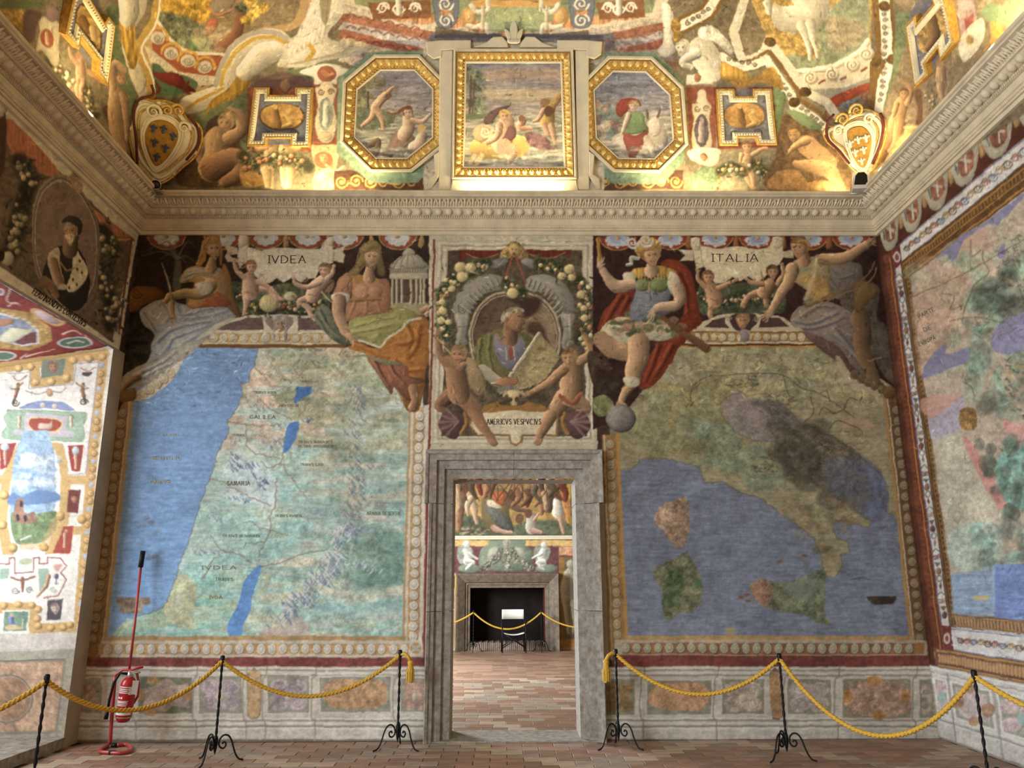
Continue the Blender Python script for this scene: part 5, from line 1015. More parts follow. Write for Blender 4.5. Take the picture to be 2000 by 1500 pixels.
# right half ground
use(1100,0,.25)
part('painted_ground')
fill([(940,560),(1190,560),(1190,1480),(940,1480)],(134,118,86),sm=False,tex=.2);fill([(960,680),(1190,680),(1190,1160),(990,1160)],RDV,sm=False,tex=.2)
strip(1080,690,1120,90,(96,84,90),(160,140,130));fill([(965,580),(1160,580),(1170,660),(960,660)],WHV,sm=False,vol=.15);ell(1050,605,30,36,(176,120,70),vol=.4)
fill([(980,1170),(1220,1160),(1210,1270),(1130,1300),(1000,1250)],(206,196,166),vol=.2);head(1098,1230,30,(186,146,96),(150,110,70));fill([(1040,1330),(1180,1320),(1200,1480),(1010,1480)],(112,130,92),tex=.3)
fill([(1170,680),(1640,680),(1690,1160),(1210,1160)],(120,62,44),sm=False,tex=.2);ell(1400,690,56,50,(150,112,92),vol=.3);fill([(1640,690),(1700,640),(1740,760),(1700,1000),(1720,1200),(1680,1160),(1650,800)],(110,130,84),vol=.3,tex=.15)
rect(1220,1200,2400,1480,(130,118,90),tex=.3)
# small notched pictures
for ox,nm in((450,'left'),(1100,'right')):
    use(ox,0,.25)
    part('painted_picture','gold oval scene on blue grey in the small notched frame at the %s'%nm)
    if nm=='left':
        fill([(190,740),(600,740),(600,1130),(190,1130)],(112,116,124),sm=False,tex=.15);ell(400,910,184,110,(96,70,46));ell(400,905,168,100,(186,138,66),tex=.25);P_=350
    else:
        fill([(1220,700),(1640,700),(1640,1110),(1220,1110)],(124,122,118),sm=False,tex=.15);ell(1420,900,176,110,(104,90,84));ell(1415,905,160,100,(182,134,62),tex=.25);P_=1380
    limb([(P_,860),(P_+10,920),(P_+30,980)],[50,60,44],(150,106,54));limb([(P_+90,900),(P_+120,960),(P_+60,990)],[50,44,30],(206,160,84));ell(P_,830,20,22,(206,160,88));ell(P_+100,868,18,20,(206,166,96));spiral(P_-40,1040,34,12,(84,70,66));spiral(P_+140,1040,34,12,(84,70,66),d=-1)
use(1100,0,.25)
part('painted_child','painted child standing under the small picture on the right')
putto((1435,1150),[(1440,1220),(1430,1280),(1430,1310)],[[(1480,1210),(1550,1170),(1590,1160)],[(1400,1210),(1380,1270)]],[[(1420,1330),(1440,1400),(1480,1470)],[(1460,1320),(1480,1400),(1490,1470)]],44,(196,152,108),(130,92,56),.2,100)
garland([(1230,1340),(1330,1300),(1400,1340)],100,(96,98,60),((206,150,90),(190,180,140)),1,96);garland([(1500,1290),(1620,1380),(1720,1340)],100,(96,98,60),((206,150,90),(190,180,140)),1,97)
part('painted_figure','reclining painted nude at the right end of the vault')
use(1500,0,.25)
fill([(120,900),(240,960),(400,1020),(620,1300),(640,1480),(0,1480),(60,1200)],(112,84,52),soft=3,tex=.35);S4=(196,148,92)
limb([(300,1130),(380,1200),(470,1270)],[150,150,140],S4);limb([(220,1280),(360,1300),(480,1340),(560,1440)],[60,110,120,70],S4);limb([(300,1100),(220,1140),(170,1180)],[70,50,30],S4);head(200,1060,50,S4,(176,130,66),-.4);fill([(40,1360),(220,1320),(300,1400),(480,1420),(600,1480),(40,1480)],(176,130,70),soft=3,tex=.25,vstreak=.1)
# --- corner spandrels
part('painted_scene','painted scene with rider and golden ground in the left corner of the vault')
use(0,0,.25)
fill([(1180,-600),(2600,-600),(2560,0),(2440,160),(2260,240),(2000,230),(1820,330),(1700,560),(1690,640),(1520,740),(1200,640),(1100,400),(1240,120)],(186,150,96),sm=False)
fill([(1240,110),(1260,-600),(2300,-600),(2330,80),(2150,200),(2000,225),(1830,320),(1740,415),(1560,420),(1340,330)],(150,126,88),tex=.25);fill([(1250,90),(1270,-300),(1640,-300),(1630,150),(1450,130)],(196,150,52),tex=.5,soft=3);fill([(1240,100),(1450,130),(1620,240),(1660,400),(1500,400),(1300,260)],(120,124,92),tex=.7,soft=3);fill([(1500,290),(1640,330),(1600,410),(1480,360)],(96,134,84),soft=5,tex=.3)
fill([(1640,20),(1800,-100),(1900,-100),(1780,80),(1690,120)],(150,130,104),vol=.2,rim=.3);line([(1630,60),(1700,110),(1850,40),(1880,-40)],18,(206,130,90));fill([(1610,200),(1650,140),(1700,150),(1680,240),(1620,270)],(196,110,76),vol=.4);line([(1880,120),(1840,280),(1740,400)],[80,90,140],(140,92,60),soft=2,vol=.3);fill([(1500,240),(1700,200),(1820,230),(1700,330),(1760,400),(1560,400)],(190,166,128),soft=4,alpha=.6,tex=.4)
for x,y in((1880,60),(1960,20),(1930,150),(1980,110),(2050,60)):ell(x,y,50,40,(206,166,60)if x>1900 else(110,116,84),soft=4,tex=.8)
part('painted_spandrel','pale shell border with gold arches under the left corner scene')
fill([(1180,250),(1240,200),(1340,330),(1560,420),(1740,420),(1700,560),(1680,640),(1560,660),(1330,600),(1200,480)],(166,86,54),sm=False);line([(1230,170),(1330,310),(1500,410),(1740,425)],26,(226,214,186));
for x,y in((1230,290),(1340,410),(1470,470),(1600,520)):ring(x,y,76,70,22,(206,160,66),180,380);ell(x,y+6,56,50,(206,196,172));spiral(x,y+10,36,14,(150,140,122))
fill([(1130,360),(1200,400),(1400,560),(1680,600),(1690,660),(1560,670),(1330,620),(1180,500)],(206,192,160),sm=False,tex=.1)
for i in range(22):x=1170+i*24;y=440+190*(1-((i-22)/22.)**2);ell(x,y,9,9,(230,220,190),vol=.4)
part('painted_hat','red tasselled hat painted above the left shield')
fill([(1190,500),(1250,510),(1300,560),(1420,580),(1540,640),(1520,700),(1400,740),(1240,740),(1200,640)],(84,112,76));fill([(1190,570),(1300,570),(1340,560),(1420,590),(1450,640),(1530,720),(1400,690),(1250,630)],(122,42,30),vol=.3)
for x,d in((1210,1),(1470,-1)):line([(x,640),(x+d*40,700),(x-d*10,740),(x+d*30,800)],22,(120,46,30))
part('painted_rib','white and gold painted rib of the left vault corner')
line([(960,-400),(1020,0),(950,200),(1000,420),(1060,560),(1100,760),(1080,1000)],[240,260,220,170,130,140,160],(214,200,168),soft=1.5,vol=.25);line([(1230,-400),(1225,0),(1190,180),(1080,380),(1150,560),(1190,760)],60,(186,146,66));line([(1250,-400),(1250,0),(1215,190),(1110,380),(1180,570),(1210,720)],16,(232,222,194))
fill([(920,170),(1050,170),(1060,330),(1080,400),(1060,520),(1010,520),(960,360)],(184,138,50),vstreak=.6,vol=.3);limb([(1000,-100),(1010,80),(1000,150)],[150,160,130],(214,202,172))
line([(1480,820),(1640,760),(1760,700),(1780,560),(1860,420),(2000,340),(2160,330),(2300,440)],[150,150,150,160,180,200,200,120],(216,202,168),soft=1.5,vol=.2);line([(1690,660),(1730,520),(1820,360),(1960,270),(2120,250),(2240,300)],40,(176,168,150));line([(1730,660),(1760,540),(1850,400),(1980,310),(2130,290),(2230,330)],30,(206,164,64));line([(1460,850),(1600,760),(1740,690)],26,(200,156,56))
part('painted_herm','white winged caryatid painted on the left rib')
fill([(1770,700),(1850,600),(1940,560),(1960,640),(1880,740),(1760,800),(1640,860),(1600,930),(1640,800)],(186,140,46),vstreak=.3,vol=.3);limb([(1920,560),(2040,440),(2140,400)],[150,190,160],(222,210,178),vol=.35);ell(2290,440,60,56,(226,214,184),vol=.35)
fill([(2200,430),(2240,330),(2360,200),(2480,-100),(2680,-100),(2680,100),(2560,260),(2640,330),(2900,380),(2760,440),(2560,470),(2400,520),(2180,520)],(220,208,176),vol=.2,tex=.12);line([(2460,320),(2420,440),(2360,480)],60,(196,150,60),tex=1)if False else line([(2400,340),(2450,400),(2400,470)],36,(200,154,60))
for i in range(8):line([(2260+i*36,420-i*20),(2330+i*30,260-i*30),(2440+i*20,60-i*30)],26,(236,226,198),soft=2.5,alpha=.6);line([(2280+i*36,420-i*18),(2350+i*30,262-i*30),(2458+i*20,70-i*30)],8,(150,136,104),soft=2,alpha=.6)
for i in range(6):line([(2240+i*20,500),(2500+i*40,460-i*14),(2800,400-i*30)],8,(160,146,112),soft=2,alpha=.5)
fill([(2520,-100),(2600,-100),(2580,80),(2540,200),(2500,100)],(110,92,50),soft=3,alpha=.6)
# right corner
part('painted_scene','painted white horse on golden ground in the right corner of the vault')
use(1500,0,.25)
fill([(-430,-600),(900,-600),(820,0),(800,330),(700,500),(300,560),(100,400),(0,330),(-100,60)],(166,132,64),sm=False,tex=.5);fill([(350,120),(500,60),(760,-100),(780,300),(640,440),(400,520),(200,520),(180,420),(400,440)],(132,136,100),tex=.3,soft=4);fill([(460,150),(600,140),(760,190),(720,330),(500,400)],(160,134,100),soft=8,alpha=.7,tex=.3)
HC=(206,192,158);limb([(60,60),(130,150),(300,130),(350,40),(300,-100)],[60,190,240,260,300],HC,vol=.3);limb([(270,200),(310,330),(330,460)],[90,50,34],HC);limb([(330,180),(360,330),(385,440)],[80,46,30],HC);limb([(0,20),(10,100)],[70,40],HC)
part('painted_spandrel','carved shell border painted under the horse')
fill([(230,540),(500,500),(700,400),(790,300),(830,480),(800,620),(600,680),(350,710),(260,600)],(196,182,146),sm=False);line([(230,550),(480,520),(680,420),(780,310)],26,(226,214,184));line([(240,575),(500,545),(700,440),(790,340)],8,(150,130,96))
for x,y in((330,610),(500,580),(660,510),(770,420)):ell(x,y,60,56,(214,200,162),vol=.3);spiral(x,y,50,14,(150,132,96));line([(x+70,y+40),(x+110,y+20)],18,(130,60,46))
fill([(330,700),(560,690),(800,610),(820,680),(640,760),(460,800),(420,760)],(146,140,116));part('painted_hat','red tasselled hat painted above the right shield')
fill([(440,810),(520,750),(680,680),(800,650),(800,700),(700,750),(560,830),(460,845)],(166,70,40),vol=.3)
for x,y in((500,890),(780,760)):ring(x,y,50,34,12,(150,76,48));ring(x+10,y,24,30,10,(150,76,48))
fill([(560,820),(680,770),(740,800),(640,850)],(110,120,116),tex=.6)
part('painted_rib','white rib with dark scroll pattern painted on the right vault corner')
RB=(226,214,180);ED=(122,88,40)
def rib(p,w,e=True):
    if e:line(p,w+56,ED,sm=False,soft=1.5)
    line(p,w,RB,sm=False,soft=1.2)
line([(850,-300),(850,0),(880,400),(830,500),(830,860)],70,ED,sm=False);rib([(910,-300),(910,60),(930,430),(980,480),(900,640),(870,850)],86)
use(1100,0,.25);line([(1480,-200),(1330,250),(1400,480),(1540,440),(1620,330),(1850,640),(1900,720),(2060,800),(2150,920)],70,(206,194,160),sm=False);line([(1180,420),(1330,500),(1480,470),(1600,400),(1680,480),(1830,700),(1850,780),(2010,880),(2080,980)],30,ED,sm=False)
rib([(1240,440),(1350,520),(1480,510),(1590,470),(1780,740),(1800,830),(1960,920),(2060,1010)],70,False);rib([(920,200),(1120,100),(1220,-60),(1260,-260)],76)
for p0,p1,n_ in(((1270,450),(1520,510),5),((1640,540),(1780,760),5),((1840,830),(2040,980),5),((950,190),(1150,60),5)):
    for i in range(n_):t_=(i+.5)/n_;spiral(p0[0]+(p1[0]-p0[0])*t_,p0[1]+(p1[1]-p0[1])*t_,20,7,(72,56,32),d=(-1)**i)
use(1500,0,.25)
for i in range(14):spiral(905+(i%2)*8 if i<7 else 930-(i-6)*8,110+i*52,20,7,(72,56,32),d=(-1)**i)
for x,y in((20,330),(910,50),(975,465),(205,800),(845,490),(290,720)):ell(x,y,46,40,(92,66,32),tex=.6)
part('painted_herm','white winged nude painted on the right rib');use(1100,0,.25)
fill([(770,40),(840,60),(850,300),(880,400),(800,450),(740,400),(780,300)],(226,214,182),vol=.3);limb([(1080,380),(1120,460),(1160,560)],[200,220,170],(220,206,170),vol=.4);head(930,380,60,(220,206,172),(200,186,150),-.6);fill([(1050,230),(1140,200),(1240,260),(1330,380),(1300,420),(1180,330),(1080,300)],(206,196,168),vol=.2,tex=.3);limb([(1040,420),(940,480),(1000,520)],[80,70,40],(214,200,166))
fill([(1240,490),(1320,510),(1420,560),(1440,620),(1300,640),(1230,600)],(190,142,52),vstreak=.3,vol=.3);fill([(1300,640),(1500,600),(1640,520),(1720,700),(1560,640),(1400,680)],(166,122,46),soft=3,tex=.3);fill([(1740,860),(1900,900),(2030,1000),(1900,1000)],(128,146,92),vol=.2)
ell(880,200,40,60,(150,112,44),tex=.8);ell(890,280,34,50,(150,112,44),tex=.8)
# --- side vaults
part('painted_figure','nude painted woman with arm over her head on the left vault');use(0,0,.25)
fill([(-500,-600),(900,-600),(930,170),(960,420),(1080,760),(1000,1250),(-600,0)],(130,114,84),sm=False,tex=.3);fill([(830,60),(920,60),(930,300),(1000,560),(1060,760),(1000,1000),(860,620),(880,300)],(104,116,74),tex=.2,soft=2)
fill([(800,880),(860,800),(900,700),(990,760),(1000,1000),(1000,1180)],(96,66,46),soft=3);limb([(910,720),(900,850),(920,1000),(980,1180)],[110,120,130,70],(190,150,108),vol=.45);limb([(890,690),(880,560),(900,500),(970,550)],[56,70,60,44],(190,150,108));limb([(960,740),(990,900),(1000,1080)],[60,56,40],(176,136,96));head(950,620,46,(186,146,106),(150,110,70),.3)
part('painted_child','standing painted child on the left vault')
limb([(630,490),(630,600),(630,640)],[70,84,90],(196,152,112));limb([(610,640),(610,720),(620,800)],[50,46,26],(196,152,112));limb([(650,640),(640,740),(635,820)],[50,46,26],(196,152,112));limb([(610,500),(560,440),(540,370)],[36,32,22],(196,152,112));ell(620,430,34,36,(176,130,92));limb([(690,560),(740,600),(780,640)],[40,34,20],(190,146,106))
part('painted_ornament','pale strapwork and medallions painted on the left vault')
garland([(400,470),(460,560),(520,640)],110,(110,106,72),((206,150,110),(206,190,150)),1,98);garland([(680,700),(720,840),(740,900)],90,(110,106,72),((206,150,110),(206,190,150)),1,99)
fill([(270,80),(310,120),(400,130),(470,200),(460,330),(470,480),(420,520),(330,400),(280,400),(310,240)],(206,192,156),vol=.2,rim=.3);ell(370,300,50,80,(166,84,60),rot=-.2);limb([(365,260),(375,340)],[34,30],(214,170,130));ell(410,110,50,60,(150,120,120),vol=.2);fill([(0,70),(100,50),(190,80),(180,230),(100,190),(0,100)],(196,150,66),soft=4,tex=.4);fill([(0,20),(320,0),(320,60),(0,70)],(110,120,76),soft=3);fill([(190,100),(330,100),(290,200),(260,330),(190,290)],(110,84,74),soft=3)
fill([(520,-100),(750,-100),(760,0),(800,160),(880,190),(820,650),(740,560),(500,260)],(120,118,118),sm=False);ell(690,230,96,210,(96,66,48),rot=-.28);ell(690,230,82,192,(186,142,66),rot=-.28,tex=.3);limb([(640,150),(680,250),(720,360)],[70,80,60],(150,104,56));limb([(720,220),(740,300)],[50,50],(206,166,100))
use(1500,0,.25)
part('painted_ornament','strapwork and medallions painted on the right vault')
fill([(990,0),(1100,120),(1020,480),(900,850),(800,1480),(1900,300),(2600,-200),(2600,-600),(1000,-600)],(146,122,84),sm=False,tex=.3);fill([(1000,140),(1100,100),(1120,200),(1060,420),(960,700),(900,840),(980,500)],(120,128,80),soft=3,tex=.2)
fill([(1120,60),(1280,-60),(1400,-60),(1470,320),(1170,640),(1100,200)],(126,120,116),sm=False);ell(1290,240,110,190,(170,132,66),rot=.35,tex=.4);limb([(1280,160),(1300,280),(1260,380)],[90,100,70],(130,96,54))
fill([(1480,0),(1600,0),(1640,200),(1540,320),(1500,260)],(180,150,130),tex=.2,sm=False);fill([(1530,150),(1600,100),(1610,200),(1540,250)],(166,84,66),sm=False,tex=.2);fill([(1500,300),(1660,140),(1690,280),(1620,400),(1520,480)],(214,200,160),tex=.1);ell(1575,310,30,40,(186,146,80),tex=.4);fill([(1650,110),(1720,30),(1990,60),(1990,180),(1760,200)],(122,140,92),sm=False);fill([(1740,170),(1820,200),(1840,300),(1760,340),(1680,400),(1740,300)],(214,150,60),soft=2,tex=.2)
part('painted_figure','standing painted nudes on the right vault')
limb([(1050,800),(1020,900),(1000,960)],[100,110,120],(186,136,84),vol=.4);limb([(990,970),(950,1100),(890,1250)],[100,80,50],(180,130,78));limb([(1030,970),(1000,1120),(960,1180)],[90,70,46],(170,122,72));limb([(1090,800),(1110,700),(1060,640)],[50,46,30],(186,136,84));limb([(1010,810),(980,900)],[46,36],(186,136,84));head(1058,735,42,(190,142,90),(130,90,50),-.3);fill([(1040,1060),(1140,980),(1060,1180),(940,1300),(960,1200)],(196,150,80),soft=5,tex=.3);limb([(1350,540),(1350,620),(1360,660)],[80,90,90],(186,146,96));limb([(1350,660),(1360,740),(1380,800)],[60,46,26],(186,146,96));ell(1340,490,34,36,(170,126,80));fill([(1140,720),(1200,700),(1210,900),(1200,990),(1150,980),(1170,860)],(120,84,54),soft=3);fill([(1070,990),(1200,980),(1240,960),(1240,1000),(1080,1010)],(206,170,100),soft=3);garland([(1280,700),(1290,820)],80,(120,110,70),((206,160,100),(214,190,130)),1,100)
part()
# ================================================================ far room seen through the doorway
use()
part('painted_scene','crowd of figures painted high on the far room wall')
rect(856,900,1160,1053,(170,130,66),tex=.3)
use(820,870,.19331)
fill([(380,700),(600,720),(760,860),(1100,760),(1560,780),(1560,930),(370,930)],(92,96,70),soft=4,tex=.3)
for p,w,c in(([(400,330),(430,450),(440,560)],[140,180,150],(130,84,54)),([(420,560),(400,700),(390,850)],[110,80,60],(150,108,72)),([(510,500),(550,620),(570,780)],[80,70,40],(190,150,110)),([(1230,350),(1240,480)],[110,120],(196,160,120)),([(1250,520),(1280,640)],[110,80],(120,64,50)),([(1330,440),(1300,640)],[100,80],(104,80,58)),([(560,330),(640,420)],[80,90],(176,130,84)),([(880,360),(960,420),(1040,480)],[60,60,40],(176,120,84)),([(1100,340),(1080,460)],[60,40],(150,110,60)),([(1420,340),(1480,520),(1520,760)],[140,120,80],(190,120,66))):limb(p,w,c)
fill([(620,620),(660,500),(760,430),(880,470),(920,560),(900,680),(940,800),(930,890),(760,880),(660,850)],(116,98,62),vol=.3);fill([(680,550),(820,580),(820,640),(700,620)],(200,180,146),vol=.3);fill([(720,520),(760,470),(860,480),(850,600),(800,600)],(176,90,50),vol=.3);fill([(660,640),(780,640),(920,780),(930,880),(800,820)],(96,96,84),vol=.3,tex=.2);ell(960,510,80,70,(90,66,46),vol=.3);limb([(900,580),(980,640),(1050,660)],[90,70,40],(120,86,60));limb([(740,830),(840,870),(920,880)],[60,50,40],(196,150,122))
limb([(1130,740),(1130,840)],[110,120],(176,164,146));ell(1095,690,42,44,(110,72,50));limb([(1160,750),(1200,690)],[36,26],(190,140,110));limb([(1140,860),(1220,880)],[60,40],(196,150,124));limb([(1390,560),(1390,680)],[90,110],(214,200,176));ell(1395,510,38,36,(140,96,60));limb([(1420,740),(1450,880)],[50,34],(196,146,116));fill([(1480,380),(1560,340),(1560,780),(1500,780),(1500,560)],(170,130,46),vol=.3);ell(1010,740,44,46,(110,78,52));mottled([(420,830),(700,840),(720,900),(420,900)],[(176,160,126),(84,70,54)],60,2,6,101,soft=1.5,alpha=.9)
rp=np.random.default_rng(9)
for k in range(26):
    x,y=rp.uniform(370,1560),rp.uniform(330,560);c=[(112,76,50),(150,100,66),(96,84,60),(176,140,100),(120,56,40),(84,66,48),(190,160,120)][k%7]
    if 620<x<960 and y>430:continue
    limb([(x,y),(x+rp.normal(0,24),y+70),(x+rp.normal(0,40),y+150)],[70,60,34],c)
    if k%2:ell(x+6,y-46,26,30,(150,104,70),vol=.4)
for k in range(16):x=rp.uniform(380,1540);line([(x,330),(x+rp.normal(0,90),560)],9,(84,56,34),sm=False)
part('painted_overmantel','painted grey putti and green cartouche above the far fireplace')
rect(190,945,1740,1300,(112,66,66),tex=.15);rect(190,955,1740,1015,(206,166,92),tex=.1)
fill([(690,990),(700,960),(880,950),(1060,960),(1070,1010),(1140,1060),(1130,1160),(1100,1260),(880,1270),(620,1240),(610,1060)],(118,130,104),vol=.25);ell(760,1100,80,80,(160,158,134),vol=.4);ell(990,1100,80,80,(160,158,134),vol=.4);head(875,990,44,(166,162,140),(150,146,124));garland([(820,1060),(760,1160),(640,1240)],70,(130,128,104),((176,170,146),(150,146,124)),1.4,102);garland([(930,1060),(1000,1160),(1140,1240)],70,(130,128,104),((176,170,146),(150,146,124)),1.4,103);garland([(875,1060),(880,1240)],80,(120,118,96),((176,170,146),),1.4,104)
PG=(206,204,186)
for cx,d in((470,1),(1250,-1)):
    fill([(cx-100,1080),(cx-60,1010),(cx+60,1040),(cx+40,1150),(cx-60,1200)],(146,148,130),tex=.3);ell(cx+30,1240,110,46,(120,134,106),vol=.3);limb([(cx,1060),(cx+20*d,1120),(cx+10*d,1170)],[70,80,80],PG,vol=.4);limb([(cx+10*d,1170),(cx+60*d,1180),(cx,1250)],[56,50,24],PG);limb([(cx+20*d,1090),(cx+110*d,1140)],[34,22],PG);ell(cx,1005,36,36,PG,vol=.4)
part('painted_statue','grey painted statue on ochre ground right of the far fireplace')
rect(1405,1110,1740,2200,(150,108,52),tex=.15);rect(1405,1020,1740,1110,(196,140,100),tex=.5);rect(1410,1110,1740,1130,(120,70,66));rect(1460,1135,1740,1950,(110,92,66),tex=.2)
limb([(1520,1260),(1500,1330),(1490,1460),(1500,1600)],[80,120,130,120],(170,158,130),vol=.4);limb([(1490,1600),(1500,1760),(1510,1880)],[90,70,50],(166,154,126));limb([(1560,1600),(1580,1760),(1560,1880)],[80,66,50],(150,138,110));ell(1520,1200,40,50,(166,156,132),vol=.4);limb([(1540,1300),(1620,1400),(1600,1500)],[60,60,40],(166,154,126));rect(1420,1950,1740,2030,(176,120,62),tex=.2);rect(1420,2030,1740,2300,(166,130,90),tex=.15)
part('painted_wall','plain ochre painted wall of the far room');rect(190,1290,360,2300,(186,170,146),tex=.1)
part()
# --- brushwork: short strokes of slightly lighter and darker pigment following the forms
_lab[0]=0
def brushwork(x0,y0,x1,y1,n,ln,w,k,seed):
    r=np.random.default_rng(seed);xs=r.uniform(x0,x1,n);ys=r.uniform(y0,y1,n)
    lum=cv@np.array([.3,.59,.11],np.float32)
    for x,y in zip(xs,ys):
        i,j=int(y)+PAD,int(x)+PAD
        gx=lum[i,j+3]-lum[i,j-3];gy=lum[i+3,j]-lum[i-3,j];g=math.hypot(gx,gy)
        a=math.atan2(gx,-gy)if g>.02 else N25[i,j]*9
        c=cv[i,j]*255*(1+r.normal(0,k));l=ln*r.uniform(.5,1.3);b=r.normal(0,.35)
        line([(x-l*math.cos(a),y-l*math.sin(a)),(x,y),(x+l*math.cos(a+b),y+l*math.sin(a+b))],w*r.uniform(.6,1.3),tuple(np.clip(c,4,250)),w1=.4,raw=True,soft=1.2,alpha=.75,n=2)
brushwork(235,460,1730,800,5200,5.5,2.0,.26,1)
brushwork(0,0,2000,372,6400,5.5,2.0,.24,2)
brushwork(0,220,260,680,700,5,1.8,.26,3);brushwork(0,700,215,1240,700,3.5,1.5,.16,4)
brushwork(1720,250,2000,1300,1500,5,1.8,.2,5);brushwork(885,930,1130,1120,700,3,1.4,.26,6);brushwork(840,800,1170,870,400,4,1.6,.2,7)
# --- hand of the fresco painter: slightly wandering contours, brush grain, old plaster
def _warp(a):
    return a
_yy,_xx=np.meshgrid(np.arange(CH),np.arange(CW),indexing='ij')
_dx=np.rint(N8*1.1+N25*2.4).astype(int);_dy=np.rint(np.roll(N8,37,0)*1.1+np.roll(N25,61,1)*2.4).astype(int)
_sx=np.clip(_xx+_dx,0,CW-1);_sy=np.clip(_yy+_dy,0,CH-1)
_q=cv[_sy,_sx];lb=lb[_sy,_sx]
_q=(_q*1.6+np.roll(_q,1,0)*.35+np.roll(_q,1,1)*.35+np.roll(_q,-1,0)*.35+np.roll(_q,-1,1)*.35)/3.0
_grain=1+.09*N3+.05*N8+.07*NSF+.05*N25+.08*N70
_l=_q@np.array([.3,.59,.11],np.float32)
cv=np.clip((_q*.78+_l[...,None]*.22)*_grain[...,None],0.01,.95).astype(np.float32)
del _yy,_xx,_dx,_dy,_sx,_sy,_q,_grain,_l
# ---------------------------------------------------------------- materials
def lin(c):return tuple(((v/255.)/12.92 if v/255.<=.04045 else((v/255.+.055)/1.055)**2.4)for v in c[:3])
_mats={}
def mat(name,col=(200,200,200),rough=.7,metal=0.0,var=.12,scale=8.0,bump=0.0,spec=.3,col2=None,wave=None,emit=None,estr=0):
    if name in _mats:return _mats[name]
    m=bpy.data.materials.new(name);m.use_nodes=True;nt=m.node_tree;b=nt.nodes['Principled BSDF']
    b.inputs['Roughness'].default_value=rough;b.inputs['Metallic'].default_value=metal;b.inputs['Specular IOR Level'].default_value=spec
    c=lin(col);c2=lin(col2)if col2 else tuple(v*(1-var*2.2)for v in c);c1=tuple(min(1,v*(1+var))for v in c)if not col2 else c
    tc=nt.nodes.new('ShaderNodeTexCoord');n=nt.nodes.new('ShaderNodeTexNoise');n.inputs['Scale'].default_value=scale;n.inputs['Detail'].default_value=6;n.inputs['Roughness'].default_value=.65
    nt.links.new(tc.outputs['Object'],n.inputs['Vector'])
    r=nt.nodes.new('ShaderNodeValToRGB');r.color_ramp.elements[0].position=.3;r.color_ramp.elements[1].position=.72
    r.color_ramp.elements[0].color=(*c2,1);r.color_ramp.elements[1].color=(*c1,1)
    nt.links.new(n.outputs['Fac'],r.inputs['Fac']);nt.links.new(r.outputs['Color'],b.inputs['Base Color'])
    if bump:
        bn=nt.nodes.new('ShaderNodeBump');bn.inputs['Strength'].default_value=bump;bn.inputs['Distance'].default_value=.01
        n2=nt.nodes.new('ShaderNodeTexNoise');n2.inputs['Scale'].default_value=scale*5;n2.inputs['Detail'].default_value=4
        nt.links.new(tc.outputs['Object'],n2.inputs['Vector']);nt.links.new(n2.outputs['Fac'],bn.inputs['Height']);nt.links.new(bn.outputs['Normal'],b.inputs['Normal'])
    if emit:b.inputs['Emission Color'].default_value=(*lin(emit),1);b.inputs['Emission Strength'].default_value=estr
    _mats[name]=m;return m
def fresco_material(name,rough=.8,spec=.12):
    m=bpy.data.materials.new(name);m.use_nodes=True;nt=m.node_tree;b=nt.nodes['Principled BSDF']
    b.inputs['Roughness'].default_value=rough;b.inputs['Specular IOR Level'].default_value=spec
    at=nt.nodes.new('ShaderNodeAttribute');at.attribute_name='pigment'
    tc=nt.nodes.new('ShaderNodeTexCoord');n=nt.nodes.new('ShaderNodeTexNoise');n.inputs['Scale'].default_value=90;n.inputs['Detail'].default_value=5
    nt.links.new(tc.outputs['Object'],n.inputs['Vector'])
    hs=nt.nodes.new('ShaderNodeMapRange');hs.inputs['To Min'].default_value=.84;hs.inputs['To Max'].default_value=1.14
    nt.links.new(n.outputs['Fac'],hs.inputs['Value'])
    mx=nt.nodes.new('ShaderNodeVectorMath');mx.operation='SCALE'
    nt.links.new(at.outputs['Color'],mx.inputs[0]);nt.links.new(hs.outputs['Result'],mx.inputs['Scale']);nt.links.new(mx.outputs['Vector'],b.inputs['Base Color'])
    bn=nt.nodes.new('ShaderNodeBump');bn.inputs['Strength'].default_value=.1;bn.inputs['Distance'].default_value=.003
    n2=nt.nodes.new('ShaderNodeTexNoise');n2.inputs['Scale'].default_value=14;n2.inputs['Detail'].default_value=8
    nt.links.new(tc.outputs['Object'],n2.inputs['Vector']);nt.links.new(n2.outputs['Fac'],bn.inputs['Height']);nt.links.new(bn.outputs['Normal'],b.inputs['Normal'])
    return m
FRESCO=fresco_material('fresco_pigment')
M_PLASTER=mat('old_plaster',(176,164,146),.9,var=.1,scale=3,bump=.2)
M_WALLPLAIN=mat('wall_plaster',(150,134,108),.9,var=.14,scale=2,bump=.2)
M_CORN=mat('cornice_stucco',(216,202,172),.8,var=.1,scale=5,bump=.15)
M_STUCCO=mat('white_stucco',(222,212,184),.75,var=.07,scale=6,bump=.15)
M_GILT=mat('gilding',(226,188,104),.4,.35,var=.22,scale=30,bump=.3,col2=(166,122,50))
M_GILTL=mat('pale_gilding',(240,214,150),.45,.2,var=.15,scale=30,bump=.2)
M_STONE=mat('peperino_stone',(176,170,160),.85,var=.2,scale=16,bump=.6,col2=(118,110,98))
M_IRON=mat('black_iron',(24,24,26),.45,.6,var=.2,scale=40,bump=.2,spec=.5)
M_ROPE=mat('gold_rope',(216,170,62),.6,0,var=.14,scale=60,bump=.3,spec=.35)
M_RED=mat('red_enamel',(176,26,34),.28,0,var=.06,scale=10,spec=.5)
M_REDTUBE=mat('red_tube',(176,60,62),.35,0,var=.06,scale=10,spec=.5)
M_BLACK=mat('black_rubber',(18,18,19),.55,0,var=.1,scale=30)
M_WHITE=mat('white_print',(226,224,220),.5,0,var=.03,scale=10)
M_STEEL=mat('steel',(190,186,178),.3,.8,var=.08,scale=30)
